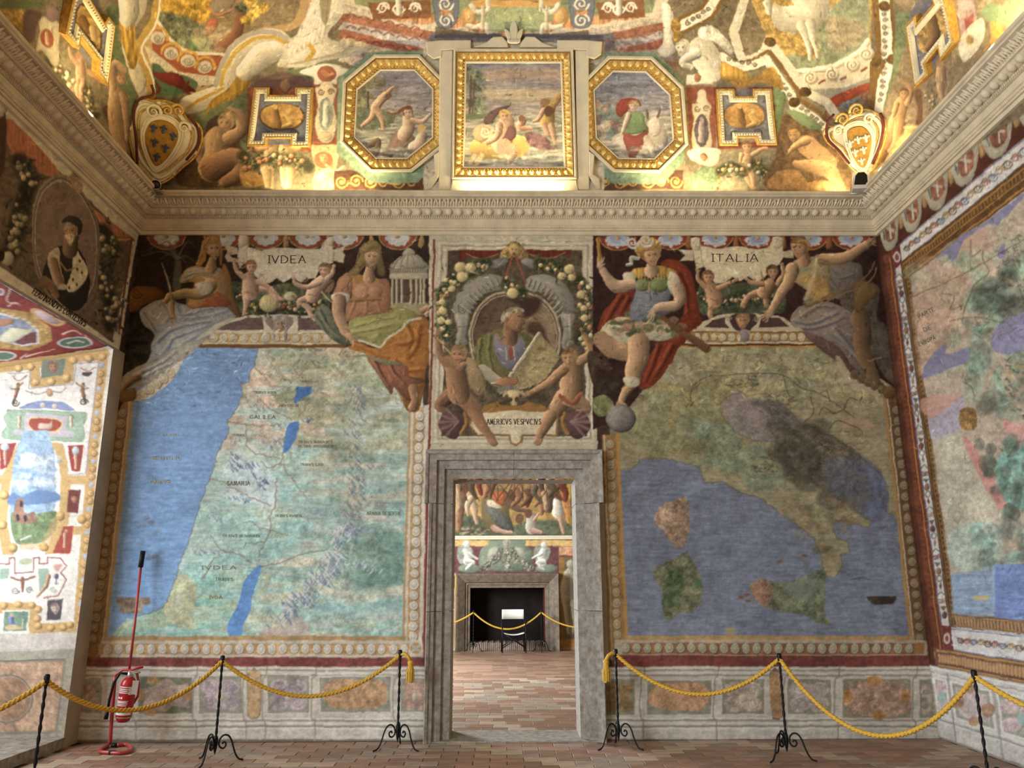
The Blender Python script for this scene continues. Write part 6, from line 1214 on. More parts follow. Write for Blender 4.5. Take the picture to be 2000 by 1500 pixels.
M_CANVAS=mat('canvas_cloth',(226,222,212),.85,0,var=.05,scale=40,bump=.2)
M_SOOT=mat('sooty_brick',(34,22,20),.95,0,var=.35,scale=5,bump=.4,col2=(14,10,10))
M_LETTER=mat('dark_letter_paint',(44,34,26),.85,0,var=.1,scale=20)
M_LETTER2=mat('faded_letter_paint',(134,134,114),.85,0,var=.2,scale=30)
M_LETTER3=mat('pale_letter_paint',(186,176,140),.85,0,var=.2,scale=30)
M_GLASS=mat('dark_lens',(8,8,9),.08,0,var=.05,scale=5,spec=.6)
M_GREYBOX=mat('lamp_housing',(206,200,186),.5,0,var=.05,scale=10)
M_GOLDFLD=mat('shield_gold',(186,142,54),.5,.25,var=.25,scale=18,col2=(130,92,30),bump=.3)
M_BLUE=mat('lily_blue',(62,76,110),.6,0,var=.2,scale=30)
M_LILYWHITE=mat('lily_white',(190,190,184),.6,0,var=.15,scale=30)
M_MAROON=mat('maroon_strap',(96,42,34),.7,0,var=.2,scale=20)
# ---------------------------------------------------------------- mesh helpers
def link(o,parent=None):
    COL.objects.link(o)
    if parent is not None:o.parent=parent
    return o
def tag(o,label=None,cat=None,group=None,kind=None):
    if label:o['label']=label
    if cat:o['category']=cat
    if group:o['group']=group
    if kind:o['kind']=kind
    return o
def empty(name,loc=(0,0,0),parent=None):
    o=bpy.data.objects.new(name,None);o.location=loc;o.empty_display_size=.1;return link(o,parent)
def pyobj(name,V,Fs,m,parent=None,smooth=False,loc=None):
    me=bpy.data.meshes.new(name);me.from_pydata([tuple(map(float,v))for v in V],[],[tuple(map(int,f))for f in Fs]);me.update()
    if m is not None:me.materials.append(m)
    if smooth:me.polygons.foreach_set('use_smooth',[True]*len(me.polygons))
    o=bpy.data.objects.new(name,me)
    if loc is not None:o.location=loc
    return link(o,parent)
def bmobj(name,bm,m,parent=None,smooth=False,bevel=0.0,seg=1,loc=None):
    if bevel:bmesh.ops.bevel(bm,geom=[e for e in bm.edges if len(e.link_faces)==2 and e.calc_face_angle(0)>.5],offset=bevel,segments=seg,affect='EDGES',clamp_overlap=True)
    bmesh.ops.recalc_face_normals(bm,faces=bm.faces)
    me=bpy.data.meshes.new(name);bm.to_mesh(me);bm.free()
    if m is not None:me.materials.append(m)
    if smooth:me.polygons.foreach_set('use_smooth',[True]*len(me.polygons))
    o=bpy.data.objects.new(name,me)
    if loc is not None:o.location=loc
    return link(o,parent)
def box_bm(x0,x1,y0,y1,z0,z1,bm=None):
    bm=bm or bmesh.new()
    v=[bm.verts.new(p)for p in((x0,y0,z0),(x1,y0,z0),(x1,y1,z0),(x0,y1,z0),(x0,y0,z1),(x1,y0,z1),(x1,y1,z1),(x0,y1,z1))]
    for f in((3,2,1,0),(4,5,6,7),(0,1,5,4),(1,2,6,5),(2,3,7,6),(3,0,4,7)):bm.faces.new([v[i]for i in f])
    return bm
def box(name,x0,x1,y0,y1,z0,z1,m,parent=None,bevel=0.0):return bmobj(name,box_bm(x0,x1,y0,y1,z0,z1),m,parent,bevel=bevel)
def tube(name,pts,r,m,parent=None,seg=10,lobes=0,twist=0.0,lob=.28,flat=None,caps=True):
    """a rod or rope along points; r may be a list; lobes/twist give strands or a twisted bar"""
    P=np.asarray(pts,float);n=len(P);rr=np.full(n,r)if np.isscalar(r)else np.asarray(r,float)
    T=np.gradient(P,axis=0);T/=np.linalg.norm(T,axis=1)[:,None]
    up=np.array([0,0,1.])if abs(T[0][2])<.9 else np.array([1.,0,0])
    N=np.cross(T[0],up);N/=np.linalg.norm(N);V=[];L=0
    for i in range(n):
        N=N-T[i]*(N@T[i]);N/=np.linalg.norm(N);B=np.cross(T[i],N)
        if i:L+=np.linalg.norm(P[i]-P[i-1])
        for k in range(seg):
            a=2*math.pi*k/seg;q=rr[i]
            if lobes:q=q*(1-lob+lob*abs(math.cos(lobes*.5*(a+twist*L)))*1.3)
            V.append(P[i]+(N*math.cos(a)+B*math.sin(a))*q)
    Fs=[(i*seg+k,i*seg+(k+1)%seg,(i+1)*seg+(k+1)%seg,(i+1)*seg+k)for i in range(n-1)for k in range(seg)]
    if caps:Fs+=[tuple(range(seg))[::-1],tuple((n-1)*seg+k for k in range(seg))]
    return pyobj(name,V,Fs,m,parent,smooth=True)
def lathe(name,prof,m,parent=None,seg=24,loc=None,axis=None):
    V,Fs=[],[]
    for r,z in prof:
        for k in range(seg):a=2*math.pi*k/seg;V.append((r*math.cos(a),r*math.sin(a),z))
    for i in range(len(prof)-1):
        for k in range(seg):Fs.append((i*seg+k,i*seg+(k+1)%seg,(i+1)*seg+(k+1)%seg,(i+1)*seg+k))
    Fs+=[tuple(range(seg))[::-1],tuple((len(prof)-1)*seg+k for k in range(seg))]
    if axis is not None:
        R=Vector((0,0,1)).rotation_difference(Vector(axis));V=[tuple(R@Vector(v))for v in V]
    return pyobj(name,V,Fs,m,parent,smooth=True,loc=loc)
def copy_tree(o,parent=None):
    c=o.copy();COL.objects.link(c);c.parent=parent
    for ch in list(o.children):copy_tree(ch,c)
    return c
# ---------------------------------------------------------------- murals: grids of plaster carrying the cartoon as pigment
def sample_cv(px):
    x=np.clip(px[...,0]+PAD,0,CW-2.001);y=np.clip(px[...,1]+PAD,0,CH-2.001)
    xi=x.astype(int);yi=y.astype(int);fx=(x-xi)[...,None];fy=(y-yi)[...,None]
    return(cv[yi,xi]*(1-fx)+cv[yi,xi+1]*fx)*(1-fy)+(cv[yi+1,xi]*(1-fx)+cv[yi+1,xi+1]*fx)*fy
_inh={}
_keys=[None]
for _e in PARTS[1:]:
    nm,la=_e
    if la is None:la=_inh.get(nm)
    else:_inh[nm]=la
    _keys.append((nm,la))
def grid_mesh(name,G,colors,fmask,m,parent=None):
    nv,nu=G.shape[:2]
    J,I=np.nonzero(fmask)
    a=J*nu+I
    quads=np.stack([a,a+1,a+nu+1,a+nu],1)
    used=np.unique(quads);remap=np.full(nv*nu,-1,np.int64);remap[used]=np.arange(len(used));quads=remap[quads]
    me=bpy.data.meshes.new(name);me.vertices.add(len(used));me.vertices.foreach_set('co',G.reshape(-1,3)[used].astype(np.float32).ravel())
    me.loops.add(quads.size);me.loops.foreach_set('vertex_index',quads.ravel().astype(np.int32))
    me.polygons.add(len(quads));me.polygons.foreach_set('loop_start',np.arange(0,quads.size,4,dtype=np.int32));me.polygons.foreach_set('use_smooth',np.ones(len(quads),bool))
    at=me.color_attributes.new('pigment','FLOAT_COLOR','POINT')
    c4=np.ones((len(used),4),np.float32);c4[:,:3]=colors.reshape(-1,3)[used]
    at.data.foreach_set('color',c4.ravel())
    me.update(calc_edges=True);me.materials.append(m)
    o=bpy.data.objects.new(name,me);return link(o,parent)
def islands(L,least=150):
    """cut a label map into connected patches, crumbs absorbed by their neighbours; returns list of (label, mask)"""
    L=L.copy()
    for last in(0,0,1):
        par=[];runs=[];prev=[]
        def find(a):
            while par[a]!=a:par[a]=par[par[a]];a=par[a]
            return a
        for j in range(L.shape[0]):
            row=L[j];e=np.concatenate([[0],np.nonzero(np.diff(row))[0]+1,[len(row)]]);cur=[];pi=0
            for a,b in zip(e[:-1],e[1:]):
                l=row[a]
                if l<0:continue
                k=len(par);par.append(k);cur.append((a,b,k,l));runs.append((j,a,b,k))
                while pi<len(prev)and prev[pi][1]<=a:pi+=1
                q=pi
                while q<len(prev)and prev[q][0]<b:
                    if prev[q][3]==l:par[find(k)]=find(prev[q][2])
                    q+=1
            prev=cur
        size={};reg={}
        for j,a,b,k in runs:r=find(k);size[r]=size.get(r,0)+b-a;reg.setdefault(r,[]).append((j,a,b))
        if last:break
        for r,rs in reg.items():
            if size[r]<least:
                cand=[v for j,a,b in rs for v in((L[j,a-1]if a else-1),(L[j,b]if b<L.shape[1]else-1))if v>=0 and v!=L[rs[0][0],rs[0][1]]]
                if cand:
                    v=max(set(cand),key=cand.count)
                    for j,a,b in rs:L[j,a:b]=v
    out=[]
    for r,rs in reg.items():
        m=np.zeros(L.shape,bool)
        for j,a,b in rs:m[j,a:b]=True
        out.append((int(L[rs[0][0],rs[0][1]]),m))
    return out
def mural(name,label,cat,G,gain=(1,1,1),mask=None,flip=False,base='painted_ground'):
    """G: (nv+1, nu+1, 3) points of the painted surface"""
    if flip:G=G[:,::-1]
    px=proj(G)
    c=sample_cv(px)
    c=np.where(c<=.04045,c/12.92,((c+.055)/1.055)**2.4)
    g=gain(px)if callable(gain)else np.array(gain)
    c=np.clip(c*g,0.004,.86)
    ctr=(px[:-1,:-1]+px[1:,1:])/2
    xi=np.clip(np.rint(ctr[...,0])+PAD,0,CW-1).astype(int);yi=np.clip(np.rint(ctr[...,1])+PAD,0,CH-1).astype(int)
    L=lb[yi,xi]
    ok=np.ones(L.shape,bool)if mask is None else mask(ctr,(G[:-1,:-1]+G[1:,1:])/2)
    root=empty(name);tag(root,label,cat)
    names={}
    M_=np.zeros(len(_keys),np.int32)
    for l in range(len(_keys)):
        k=_keys[l]if l else(base,None);M_[l]=names.setdefault(k,len(names))
    inv=list(names)
    for l,m in islands(np.where(ok,M_[L],-1)):
        o=grid_mesh(inv[l][0],G,c,m,FRESCO,root)
        if inv[l][1]:o['label']=inv[l][1]
    return root
def lerp_grid(u0,u1,v0,v1,step):
    nu=max(2,int(abs(u1-u0)/step));nv=max(2,int(abs(v1-v0)/step))
    return np.meshgrid(np.linspace(u0,u1,nu+1),np.linspace(v0,v1,nv+1))
def plane_y(x0,x1,z0,z1,Y,step):
    U,V=lerp_grid(x0,x1,z0,z1,step);return np.stack([U,np.full_like(U,Y),V],-1)
def plane_x(d0,d1,z0,z1,X,step):
    U,V=lerp_grid(d0,d1,z0,z1,step);return np.stack([np.full_like(U,X),YB-U,V],-1)
# ================================================================ the painted surfaces
zd=on_y(500,1303,YB)[2]
EPS=.004
def gain_back(px):
    """one even gain; light differences along the wall remain in the painted colours"""
    return np.array(GAIN_BACK)
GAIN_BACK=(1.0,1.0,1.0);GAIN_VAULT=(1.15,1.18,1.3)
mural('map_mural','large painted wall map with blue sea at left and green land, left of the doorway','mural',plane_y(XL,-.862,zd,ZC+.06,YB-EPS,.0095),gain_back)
mural('portrait_mural','painted portrait panel in a fruit garland directly above the stone doorway','mural',plane_y(-.862,1.0,2.6,ZC+.06,YB-EPS,.0088),gain_back)
mural('map_mural','dark painted map of a long peninsula and islands, right of the doorway','mural',plane_y(1.0,XR,zd,ZC+.06,YB-EPS,.0095),gain_back)
mural('dado_mural','painted stone dado with marble panels under the left wall map','mural',plane_y(XL,-.7,0,zd,YB-EPS,.01),gain_back)
mural('dado_mural','painted stone dado with marble panels under the peninsula map','mural',plane_y(.75,XR,0,zd,YB-EPS,.01),gain_back)
mural('map_mural','painted map in brown and white frames on the right side wall','mural',plane_x(0,3.1,.69,ZC+.06,XR-EPS,.011),gain_back)
mural('dado_mural','bright painted dado at the foot of the right side wall','mural',plane_x(0,3.1,0,.69,XR-EPS,.011),gain_back)
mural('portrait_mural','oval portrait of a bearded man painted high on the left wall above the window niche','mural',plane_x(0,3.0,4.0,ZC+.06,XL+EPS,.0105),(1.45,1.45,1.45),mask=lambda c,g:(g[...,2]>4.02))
# niche: jamb and sloping soffit
def soff_z(x):return 4.0+.178*(x-XL)
U,V=lerp_grid(XL-.001,-6.2,0,1,.011);V=np.linspace(0,1,360)[:,None]*np.ones((1,U.shape[1]));U=np.ones((360,1))*U[:1]
mural('niche_mural','bright grotesque painting on the jamb of the window niche','mural',np.stack([U,np.full_like(U,NJ-EPS),.1+V*(soff_z(U)-.1)],-1),gain_back)
U,V=lerp_grid(XL,-6.2,NJ,5.4,.014)
mural('soffit_mural','red and gold painting on the sloping soffit of the window niche','mural',np.stack([U,V,soff_z(U)-EPS],-1),gain_back)
# vault: far side and the two lateral sides, curved
def vault_pt(t_ang):return RV_*(1-np.cos(t_ang)),ZV+RV_*np.sin(t_ang)
PH=np.linspace(0,math.radians(89),300)
T_,Z_=vault_pt(PH)
S_=np.linspace(-1,1,840)
G=np.stack([S_[None,:]*(XR-T_)[:,None],np.broadcast_to((YB-T_)[:,None],(300,840)),np.broadcast_to(Z_[:,None],(300,840))],-1)
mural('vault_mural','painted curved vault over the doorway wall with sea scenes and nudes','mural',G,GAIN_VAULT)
for sx,lab in((-1,'painted left side of the vault with nude figures'),(1,'painted right side of the vault above the side wall')):
    yy=np.linspace(0,1,330)
    Yg=(YB-T_)[:,None]*(1-yy)[None,:]+3.6*yy[None,:]
    G=np.stack([np.broadcast_to((sx*(XR-T_))[:,None],Yg.shape),Yg,np.broadcast_to(Z_[:,None],Yg.shape)],-1)
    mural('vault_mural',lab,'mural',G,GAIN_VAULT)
# far room wall
mural('far_wall_mural','paintings on the end wall of the room beyond the doorway','mural',plane_y(-2.2,2.6,0,4.4,YFAR-.01,.02),gain_back,mask=lambda c,g:(c[...,0]>856)&(c[...,0]<1158)&(c[...,1]>905)&((c[...,1]<1125)|(c[...,0]>1092)|(c[...,0]<888)))
# ---------------------------------------------------------------- lettering: brushed Roman capitals
GL={'A':[[(0,0),(.5,1),(1,0)],[(.22,.36),(.78,.36)]],'B':[[(0,0),(0,1),(.7,.95),(.78,.75),(.66,.55),(0,.52)],[(.6,.53),(.9,.4),(.85,.1),(.6,0),(0,0)]],'C':[[(.95,.82),(.7,1),(.35,.97),(.08,.7),(.05,.35),(.3,.05),(.65,0),(.95,.16)]],'D':[[(0,0),(0,1),(.5,.97),(.9,.7),(.92,.35),(.6,.03),(0,0)]],
      'E':[[(.8,1),(0,1),(0,0),(.85,0)],[(0,.52),(.6,.52)]],'F':[[(.8,1),(0,1),(0,0)],[(0,.52),(.6,.52)]],'G':[[(.95,.82),(.7,1),(.35,.97),(.08,.7),(.05,.35),(.3,.05),(.65,0),(.95,.16),(.95,.42),(.65,.42)]],'I':[[(.5,0),(.5,1)],[(.3,1),(.7,1)],[(.3,0),(.7,0)]],'L':[[(0,1),(0,0),(.8,0)]],
      'M':[[(0,0),(.12,1),(.5,.1),(.88,1),(1,0)]],'N':[[(0,0),(0,1),(1,0),(1,1)]],'O':[[(.5,1),(.1,.75),(.05,.35),(.5,0),(.92,.3),(.9,.75),(.5,1)]],'P':[[(0,0),(0,1),(.7,.95),(.8,.75),(.68,.5),(0,.48)]],'R':[[(0,0),(0,1),(.7,.95),(.8,.75),(.66,.55),(0,.5)],[(.45,.5),(.95,0)]],'S':[[(.85,.85),(.5,1),(.15,.85),(.2,.6),(.75,.42),(.85,.18),(.5,0),(.1,.15)]],
      'T':[[(0,1),(1,1)],[(.5,1),(.5,0)]],'V':[[(0,1),(.5,0),(1,1)]]}
LW={' ':.6,'I':.56,'L':.9,'E':.95,'F':.95,'S':.98,'P':.98,'B':1.02,'R':1.08,'T':1.08}
def lettering(text,p0,p1,h,parent,surf,m,w=.12,lab=None,n=(0,-1,0)):
    """capitals from pixel p0 to p1 (baseline), cap height h pixels, laid on a surface"""
    p0=np.array(p0,float);p1=np.array(p1,float);d=p1-p0;L=np.hypot(*d);e=d/L;f=np.array([e[1],-e[0]])
    adv=sum(LW.get(ch,1.15)for ch in text);s=L/adv;x=0;V=[];Fs=[]
    off=np.array(n,float)*.003
    for ch in text:
        if ch==' ':x+=.6;continue
        wd=LW.get(ch,1.15)
        for st in GL[ch]:
            for(ax,ay),(bx,by)in zip(st[:-1],st[1:]):
                if ch=='I':ax,bx=ax-.2,bx-.2
                A=p0+e*(x+ax*.82)*s+f*ay*h;B=p0+e*(x+bx*.82)*s+f*by*h
                t=(B-A);q=np.hypot(*t)
                if q<.01:continue
                t/=q;nn=np.array([-t[1],t[0]])*h*w*(.5 if abs(t[1])>.3 else .32)
                A=A-t*h*.03;B=B+t*h*.03
                k=len(V)
                for c_ in(A+nn,B+nn,B-nn,A-nn):V.append(surf(c_[0],c_[1])+off)
                Fs.append((k,k+1,k+2,k+3))
        x+=wd
    o=pyobj('lettering',V,Fs,m,parent)
    if lab:o['label']=lab
    return o
SB=lambda x,y:on_y(x,y,YB-EPS)
SRW=lambda x,y:on_x(x,y,XR-EPS)
SLW=lambda x,y:on_x(x,y,XL+EPS)
ML=[o for o in COL.objects if o.name.startswith('map_mural')and o.parent is None]
PT=[o for o in COL.objects if o.name.startswith('portrait_mural')and o.parent is None]
lettering('IVDEA',(522,514),(602,514),14.5,ML[0],SB,M_LETTER,lab='dark capitals on the left scroll')
lettering('ITALIA',(1388,511),(1486,511),14.5,ML[1],SB,M_LETTER,lab='dark capitals on the right scroll')
lettering('AMERICVS VESPVCIVS',(951,829),(1058,829),10.5,PT[0],SB,M_LETTER,lab='dark capitals on the name tablet')
lettering('FERDINANDVS CORTESIVS',(62,573),(166,639),12,PT[1],SLW,M_LETTER,lab='dark capitals on the ledge',n=(1,0,0))
for t,a,b,h,m_ in(('GALILEA',(488,818),(540,818),7,M_LETTER2),('SAMARIA',(443,948),(490,948),8,M_LETTER2),('TRIBVS ASER',(496,769),(540,769),4.5,M_LETTER2),('NEPTALIM',(546,795),(584,795),5,M_LETTER2),('TRIBVS',(584,747),(612,747),5,M_LETTER2),('TRIBVS MANASES',(582,866),(650,866),5,M_LETTER2),('VLTRA IORDANEM',(582,874),(652,874),5,M_LETTER2),('TRIBVS GAD',(586,910),(632,910),5,M_LETTER2),('TRIBVS RVBEN',(536,1010),(590,1010),5,M_LETTER2),('ARABIA DESERTA',(716,1006),(782,1006),6.5,M_LETTER2),('TRIBVS BENIAMIN',(434,1049),(508,1049),5,M_LETTER2),('IVDEA',(392,1112),(466,1112),7,M_LETTER2),('TRIBVS',(420,1134),(456,1134),5.5,M_LETTER2),('IVDA',(408,1169),(436,1169),5.5,M_LETTER2),('PARTE DE SIRIA',(580,686),(630,686),4.5,M_LETTER2),('TRIBVS',(452,852),(478,852),4.5,M_LETTER2),('MARE',(318,852),(356,852),5,M_LETTER3),('MEDITER',(298,898),(352,898),6.5,M_LETTER3),('RANEVM',(294,944),(334,944),6.5,M_LETTER3)):lettering(t,a,b,h,ML[0],SB,m_,w=.17)
for t,a,b,h in(('GERMANIA',(1376,729),(1410,729),4.5),('BAVARIA',(1528,724),(1570,724),4.5),('SERVIA',(1655,868),(1690,868),4.5)):lettering(t,a,b,h,ML[1],SB,M_LETTER2,w=.17)
for t,a,b,h in(('PARTE',(1796,622),(1828,606),8),('DE',(1806,648),(1822,642),8),('EVROPA',(1796,676),(1830,662),8)):lettering(t,a,b,h,ML[2],SRW,M_LETTER2,w=.16,n=(-1,0,0))
# ================================================================ the room itself
def joined_boxes(name,bs,m,bevel=0):
    bm=bmesh.new()
    for b in bs:box_bm(*b,bm=bm)
    return tag(bmobj(name,bm,m,None,bevel=bevel),kind='structure')
DX0,DX1,DZ=-.625,.69,2.615
joined_boxes('wall_back',[(XL-.05,DX0-.02,YB,YB+.45,0,5.9),(DX1+.02,XR+.05,YB,YB+.45,0,5.9),(DX0-.02,DX1+.02,YB,YB+.45,DZ+.02,5.9)],M_PLASTER)
joined_boxes('wall_right',[(XR,XR+.4,YF,YB+.45,0,5.9)],M_WALLPLAIN)
joined_boxes('wall_front',[(XL,XR,YF-.3,YF,0,8.0)],M_WALLPLAIN)
NIC=((5.0,NJ),(.2,3.0),(-4.3,-1.5))
joined_boxes('wall_left',[(-6.6,XL,NJ,YB+.45,0,5.9),(-6.6,XL,3.0,5.0,0,5.9),(-4.75,XL,-1.5,.2,0,5.9),(-4.75,XL,YF,-4.3,0,5.9),(-6.6,XL,5.0,NJ,4.0,5.9)]+[(-4.75,XL,a,b,4.0,5.9)for a,b in NIC[1:]],M_PLASTER)
for a,b in NIC[:1]:
    V=[(XL,a,4.0),(XL,b,4.0),(-6.6,b,soff_z(-6.6)),(-6.6,a,soff_z(-6.6)),(-6.6,b,4.0),(-6.6,a,4.0)]
    tag(pyobj('trim_1',V,[(0,1,2,3),(3,2,4,5),(0,3,5),(1,4,2),(0,5,4,1)],M_PLASTER),kind='structure')
M_WOOD=mat('window_wood',(120,96,70),.6,var=.15,scale=20)
for i,(a,b)in enumerate(NIC):   # casements with glazing bars at the outer end of each niche
    xo=-6.6 if i==0 else-4.75;yc=(a+b)/2
    root=tag(empty('window_%d'%(i+1),(xo,yc,.9)),kind='structure');inv=Matrix.Translation((-xo,-yc,-.9))
    ps=[box('window_sill',xo,xo+.2,a,b,0,.9,M_PLASTER)]+[box('window_cheek',xo,xo+.15,y0,y1,.9,4.0,M_PLASTER)for y0,y1 in((a,yc-1.0),(yc+1.0,b))]
    ps+=[box('frame_bar',xo+.04,xo+.1,y0,y1,z0,z1,M_WOOD)for y0,y1,z0,z1 in((yc-1.0,yc-.92,.9,4),(yc+.92,yc+1.0,.9,4),(yc-.05,yc+.05,.9,4),(yc-1,yc+1,.9,1.0),(yc-1,yc+1,2.6,2.68),(yc-1,yc+1,3.8,4.0))]
    for o in ps:o.parent=root;o.matrix_parent_inverse=inv
st=box('window_step',-6.4,XL+.012,5.001,NJ-.001,0.0,.1,M_STONE,bevel=.008);tag(st,'worn grey stone step at the foot of the painted window niche','step')
# ceiling: flat crown and the plain rear part of the coves
V=[(-2.36,YF,ZV+RV_),(2.36,YF,ZV+RV_),(2.36,YB-1.9,ZV+RV_),(-2.36,YB-1.9,ZV+RV_),(-2.36,YF,8.1),(2.36,YF,8.1),(2.36,YB-1.9,8.1),(-2.36,YB-1.9,8.1)]
Fs=[(0,1,2,3),(4,5,6,7),(0,1,5,4),(2,3,7,6),(0,3,7,4),(1,2,6,5)]
for sx in(-1,1):
    for k in range(16):
        p0,p1=[math.radians(90)*q/16 for q in(k,k+1)];n=len(V)
        for p_ in(p0,p1):
            t,z=RV_*(1-math.cos(p_)),ZV+RV_*math.sin(p_);V+=[(sx*(XR-t),YF,z),(sx*(XR-t),3.6,z)]
        Fs.append((n,n+1,n+3,n+2))
tag(pyobj('ceiling',V,Fs,mat('vault_plaster',(186,160,116),.85,var=.2,scale=1.5)),kind='structure')
# ---------------------------------------------------------------- cornice
PROF=[(0,5.455),(.035,5.455),(.035,5.496),(.025,5.498),(.025,5.504),(.048,5.506),(.048,5.52),(.066,5.55),(.08,5.555),(.08,5.626),(.07,5.628),(.07,5.634),(.094,5.637),(.094,5.662),(.112,5.667),(.122,5.668),(.16,5.684),(.19,5.706),(.178,5.708),(.178,5.714),(.205,5.717),(.214,5.735),(.232,5.775),(.26,5.800),(.248,5.803),(.248,5.809),(.268,5.812),(.29,5.815),(.29,5.836),(.31,5.842),(.31,5.874),(0,5.874)]
def cornice(name,side):
    V=[];n=len(PROF)
    for p_,z in PROF:
        if side==0:V+=[(XL+p_,YB-p_,z),(XR-p_,YB-p_,z)]
        else:x=side*(XR-p_);V+=[(x,YB-p_,z),(x,YF,z)]
    Fs=[(2*i,2*i+1,2*i+3,2*i+2)for i in range(n-1)]+[(2*n-2,2*n-1,1,0)]
    o=pyobj(name,V,Fs,M_CORN);tag(o,kind='structure');return o
CB,CL,CR_=cornice('trim_2',0),cornice('trim_3',-1),cornice('trim_4',1)
def egg_mesh():
    bm=bmesh.new();bmesh.ops.create_uvsphere(bm,u_segments=8,v_segments=5,radius=1)
    for v in bm.verts:v.co=Vector((v.co.x*.042,v.co.y*.034,v.co.z*.042*(1.15 if v.co.z<0 else .9)))
    me=bpy.data.meshes.new('egg');bm.to_mesh(me);bm.free();me.materials.append(M_CORN);me.polygons.foreach_set('use_smooth',[True]*len(me.polygons));return me
def leaf_mesh():
    V=[];Fs=[]
    def petal(cx,cz,w,h,lean,d):
        k=len(V);V.extend([(cx-w*.3,0,cz-h),(cx-w,-d*.7,cz),(cx-w*.5+lean,-d*1.1,cz+h*.8),(cx+lean,-d*1.35,cz+h),(cx+w*.5+lean,-d*1.1,cz+h*.8),(cx+w,-d*.7,cz),(cx+w*.3,0,cz-h),(cx,-d*1.2,cz)])
        for i in range(6):Fs.append((k+7,k+i,k+i+1))
    petal(0,.0,.017,.056,0,.036);petal(-.03,-.006,.014,.046,-.012,.026);petal(.03,-.006,.014,.046,.012,.026)
    me=bpy.data.meshes.new('acanthus_leaf');me.from_pydata(V,[],Fs);me.update();me.materials.append(M_CORN);return me
EGG,LEAF=egg_mesh(),leaf_mesh()
def orn(me,name,parent,s,p_,z,side,tilt):
    o=bpy.data.objects.new(name,me);COL.objects.link(o);o.parent=parent
    if side==0:o.location=(s,YB-p_,z);o.rotation_euler=(tilt,0,0)
    else:o.location=(side*(XR-p_),s,z);o.rotation_euler=(tilt,0,math.radians(-90)*side)
for par,side,a,b in((CB,0,XL+.24,XR-.24),(CL,-1,4.6,YB-.22),(CR_,1,4.6,YB-.22)):
    n=int((b-a)/.117)
    for i in range(n):orn(EGG,'egg',par,a+(i+.5)*(b-a)/n,.160,5.688,side,.9)
    n=int((b-a)/.094)
    for i in range(n):orn(LEAF,'acanthus_leaf',par,a+(i+.5)*(b-a)/n,.236,5.764,side,.6)
def tooth_row(name,par,p_,z0,z1,d,pitch,w):
    bm=bmesh.new()
    side={CB:0,CL:-1,CR_:1}[par]
    a,b=(XL+p_,XR-p_)if side==0 else(4.6,YB-p_)
    for i in range(int((b-a)/pitch)):
        s=a+i*pitch
        if side==0:box_bm(s,s+w,YB-p_-d,YB-p_+.01,z0,z1,bm)
        else:
            x0,x1=sorted((side*(XR-p_-d),side*(XR-p_+.01)));box_bm(x0,x1,s,s+w,z0,z1,bm)
    o=bmobj(name,bm,M_CORN,par);o['kind']='stuff'
for par in(CB,CL,CR_):tooth_row('dentil_row',par,.094,5.638,5.66,.014,.026,.014);tooth_row('bead_row',par,.05,5.523,5.542,.014,.022,.012)
# ---------------------------------------------------------------- floors of separate tiles on a mortar bed
M_BED=mat('mortar_bed',(112,92,76),.95,var=.2,scale=6)
joined_boxes('floor',[(-6.6,XR+.4,YF,YB+.45,-.06,-.012),(-4.6,4.6,YB+.45,YFAR+.6,-.06,-.012)],M_BED)
FL=bpy.data.objects['floor']
TC=[mat('terracotta_%s'%n,c,.42+.05*i,var=.16,scale=9,bump=.25,spec=.4,col2=c2)for i,(n,c,c2)in enumerate((('red',(164,126,106),(124,94,80)),('brown',(148,118,100),(112,88,76)),('rose',(174,142,124),(136,108,94)),('sand',(190,170,148),(156,136,116)),('grey',(164,148,132),(126,112,100))))]
def tile_mesh(L,W,m):
    bm=box_bm(-L/2,L/2,-W/2,W/2,-.012,0);
    bmesh.ops.bevel(bm,geom=[e for e in bm.edges if all(v.co.z>-.005 for v in e.verts)],offset=.003,segments=1,affect='EDGES')
    me=bpy.data.meshes.new('tile');bm.to_mesh(me);bm.free();me.materials.append(m);return me
TM={}
def tile(x,y,L,W,rot,mi):
    k=(L,W,mi)
    if k not in TM:TM[k]=tile_mesh(L-.006,W-.006,TC[mi])
    o=bpy.data.objects.new('tile',TM[k]);COL.objects.link(o);o.parent=FL;o.location=(x,y,random.uniform(-.0015,.0));o.rotation_euler=(random.uniform(-.003,.003),random.uniform(-.003,.003),rot)
def band(x,y):
    """lighter diagonal bands that cross the terracotta field"""
    u=(x+y)%2.6;v=(x-y+40.35)%2.6
    return u<.3 or v<.3
rt=random.Random(4)
y=6.98;r=0
while y<YB+.02:
    x=-4.25+(r%2)*.15
    while x<4.3:
        mi=rt.choice((3,3,4))if band(x,y)else rt.choice((0,0,1,1,2,4))
        if y<YB-.06:tile(x,y,.3,.15,rt.uniform(-.006,.006),mi)
        x+=.3
    y+=.15;r+=1
# the rest of the near floor, behind the viewer's feet
M_TILEFIELD=mat('terracotta_field',(146,98,74),.45,var=.2,scale=7,bump=.25,spec=.4)
o=pyobj('tile_field',[(-4.31,YF,-.001),(4.31,YF,-.001),(4.31,6.9,-.001),(-4.31,6.9,-.001)],[(0,1,2,3)],M_TILEFIELD,FL);o['kind']='stuff'
